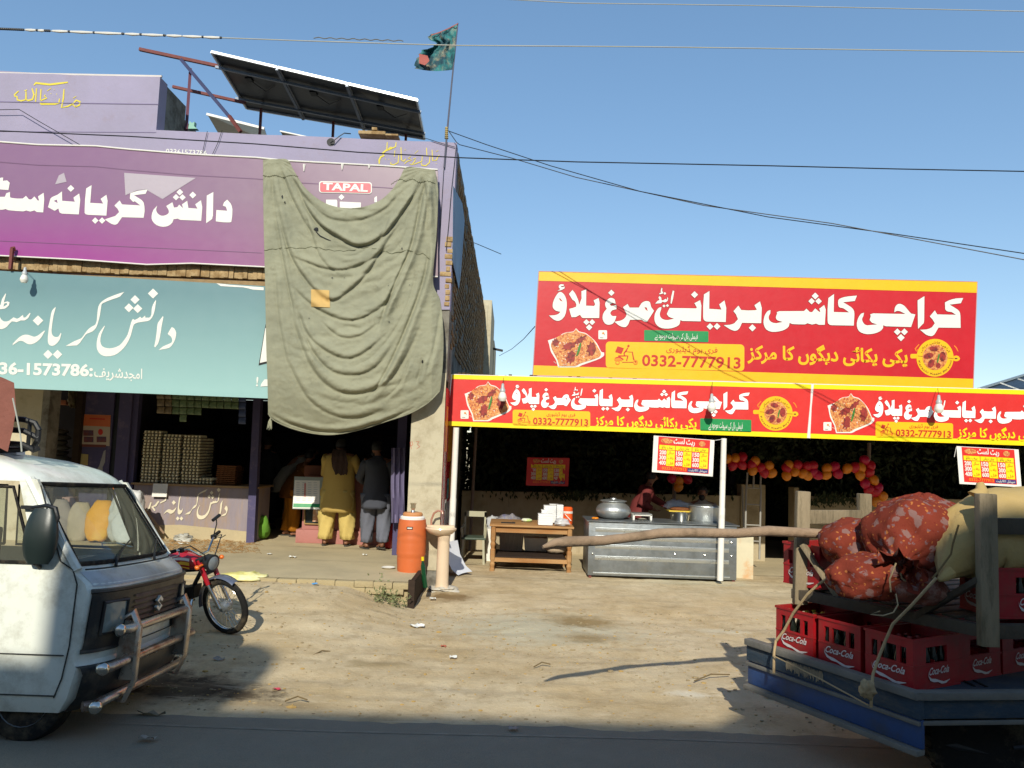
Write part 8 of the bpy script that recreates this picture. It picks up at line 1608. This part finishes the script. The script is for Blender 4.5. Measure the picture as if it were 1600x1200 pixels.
def ysack():
    t = thing('grain_sack', 'large pale yellow sack leaning against the near post of the timber rack', 'sack', V((3.05, 4.95, zs))); s = MB(); rings = []; a = V((2.72, 4.72, 1.17)); b = V((3.38, 5.12, 1.62))
    path = [P(1472, 900, 4.66), P(1492, 868, 4.74), P(1518, 846, 4.82), P(1556, 834, 4.92), P(1610, 832, 5.0), P(1690, 840, 5.08), P(1770, 850, 5.12)]; rad = [.03, .15, .235, .29, .30, .28, .10]
    N = 44
    for i in range(N):
        u = i/(N-1)*(len(path)-1); k = min(len(path)-2, int(u)); f = u-k; c = path[k].lerp(path[k+1], f); d = (path[k+1]-path[k]).normalized(); r = rad[k]+(rad[k+1]-rad[k])*f; x = V((0, 1, 0)).cross(d).normalized(); y = d.cross(x)
        rings.append([c+x*(cos(j*2*pi/40)*r*(1+.05*fbm(cos(j*.157)*2, sin(j*.157)*2, u)+.06*sin(j*2*pi/40*11+3*fbm(u, 2))*max(0, 1-u/3.2)+.02*fbm(j*.9, u*5, 3)))+y*(sin(j*2*pi/40)*r*.85*(1+.05*fbm(cos(j*.157)*2, 4, u))) for j in range(40)])
    s.loft(rings); s.build('body', YS_, t, smooth=True, ang=120)
    s = MB(); s.tube([P(1528, 776, 4.72), P(1534, 765, 4.72), P(1531, 754, 4.73)], [.06, .035, .02], 10); s.build('gathered_top', YS_, t, smooth=True)
    s = MB(); s.tube([P(1483, 893, 4.62), P(1474, 902, 4.60), P(1466, 906, 4.6)], [.045, .03, .012], 8); s.build('gathered_corner', YS_, t, smooth=True)
    s = MB(); s.tube([P(1457, 904, 4.58), P(1470, 888, 4.60), P(1486, 866, 4.60), P(1489, 850, 4.6), P(1498, 820, 4.6)], .006, 5); s.build('side_seam', mat('seam_brown', (110, 90, 52), .9), t, smooth=True)
    s = MB(); s.prism([P(1583, 782, 4.64), P(1598, 782, 4.66), P(1598, 794, 4.66), P(1584, 794, 4.64)], (0, .003, 0)) if False else None
ysack()
sack(P(1585, 872, 4.98), (.3, .2, .14), mat('olive_dim_sack', (120, 108, 72), .9, var=.15, bump=.3), 'dim olive sack under the big yellow sack behind the near post', 20)
# ropes
ROPE = mat('pale_rope', (172, 148, 110), .9, var=.15, vs=20, bump=.4, bs=80)
def rope(pts, r, label): 
    return single(MB().tube([V(p) for p in pts], r, 7), 'lashing_rope', label, 'rope', ROPE, smooth=True)
rope([P(1301, 899, 5.05), P(1280, 912, 5.15), P(1262, 928, 5.2), P(1240, 957, 5.32), P(1225, 985, 5.42), P(1212, 1002, 5.45), P(1209.5, 1020, 5.40), P(1209, 1052, 5.38)], .009, 'pale rope stretched from the left floral sack down to the blue cart side')
rope([P(1463, 903, 4.5), P(1452, 915, 4.52), P(1425, 945, 4.58), P(1395, 975, 4.68), P(1384, 1000, 4.72), P(1372, 1030, 4.72), P(1364, 1054, 4.72), P(1362, 1076, 4.66), P(1361, 1105, 4.66)], .009, 'rope stretched from the yellow sack corner down across the crates to the cart side')
rope([P(1400, 928, 4.6), P(1403, 945, 4.56), P(1396, 957, 4.55), P(1380, 962, 4.56), P(1360, 960, 4.6), P(1375, 955, 4.57)], .004, 'thin loose cord looping in front of the timber rack base')
rope([P(1400, 880, 4.63), P(1390, 905, 4.66), P(1392, 925, 4.66)], .005, 'short cord hanging from the biggest floral sack')
kn = blobby(P(1355, 1077, 4.63), (.045, .03, .05), 'rope_knot', 'thick rope knot tied on the blue side board of the cart', 'knot', ROPE, 3, amp=.5, flatb=False)
rope([P(1209, 1025, 5.37), P(1280, 1060, 5.02), P(1357, 1102, 4.64)], .0045, 'thin pale cord running along the blue side board of the cart')
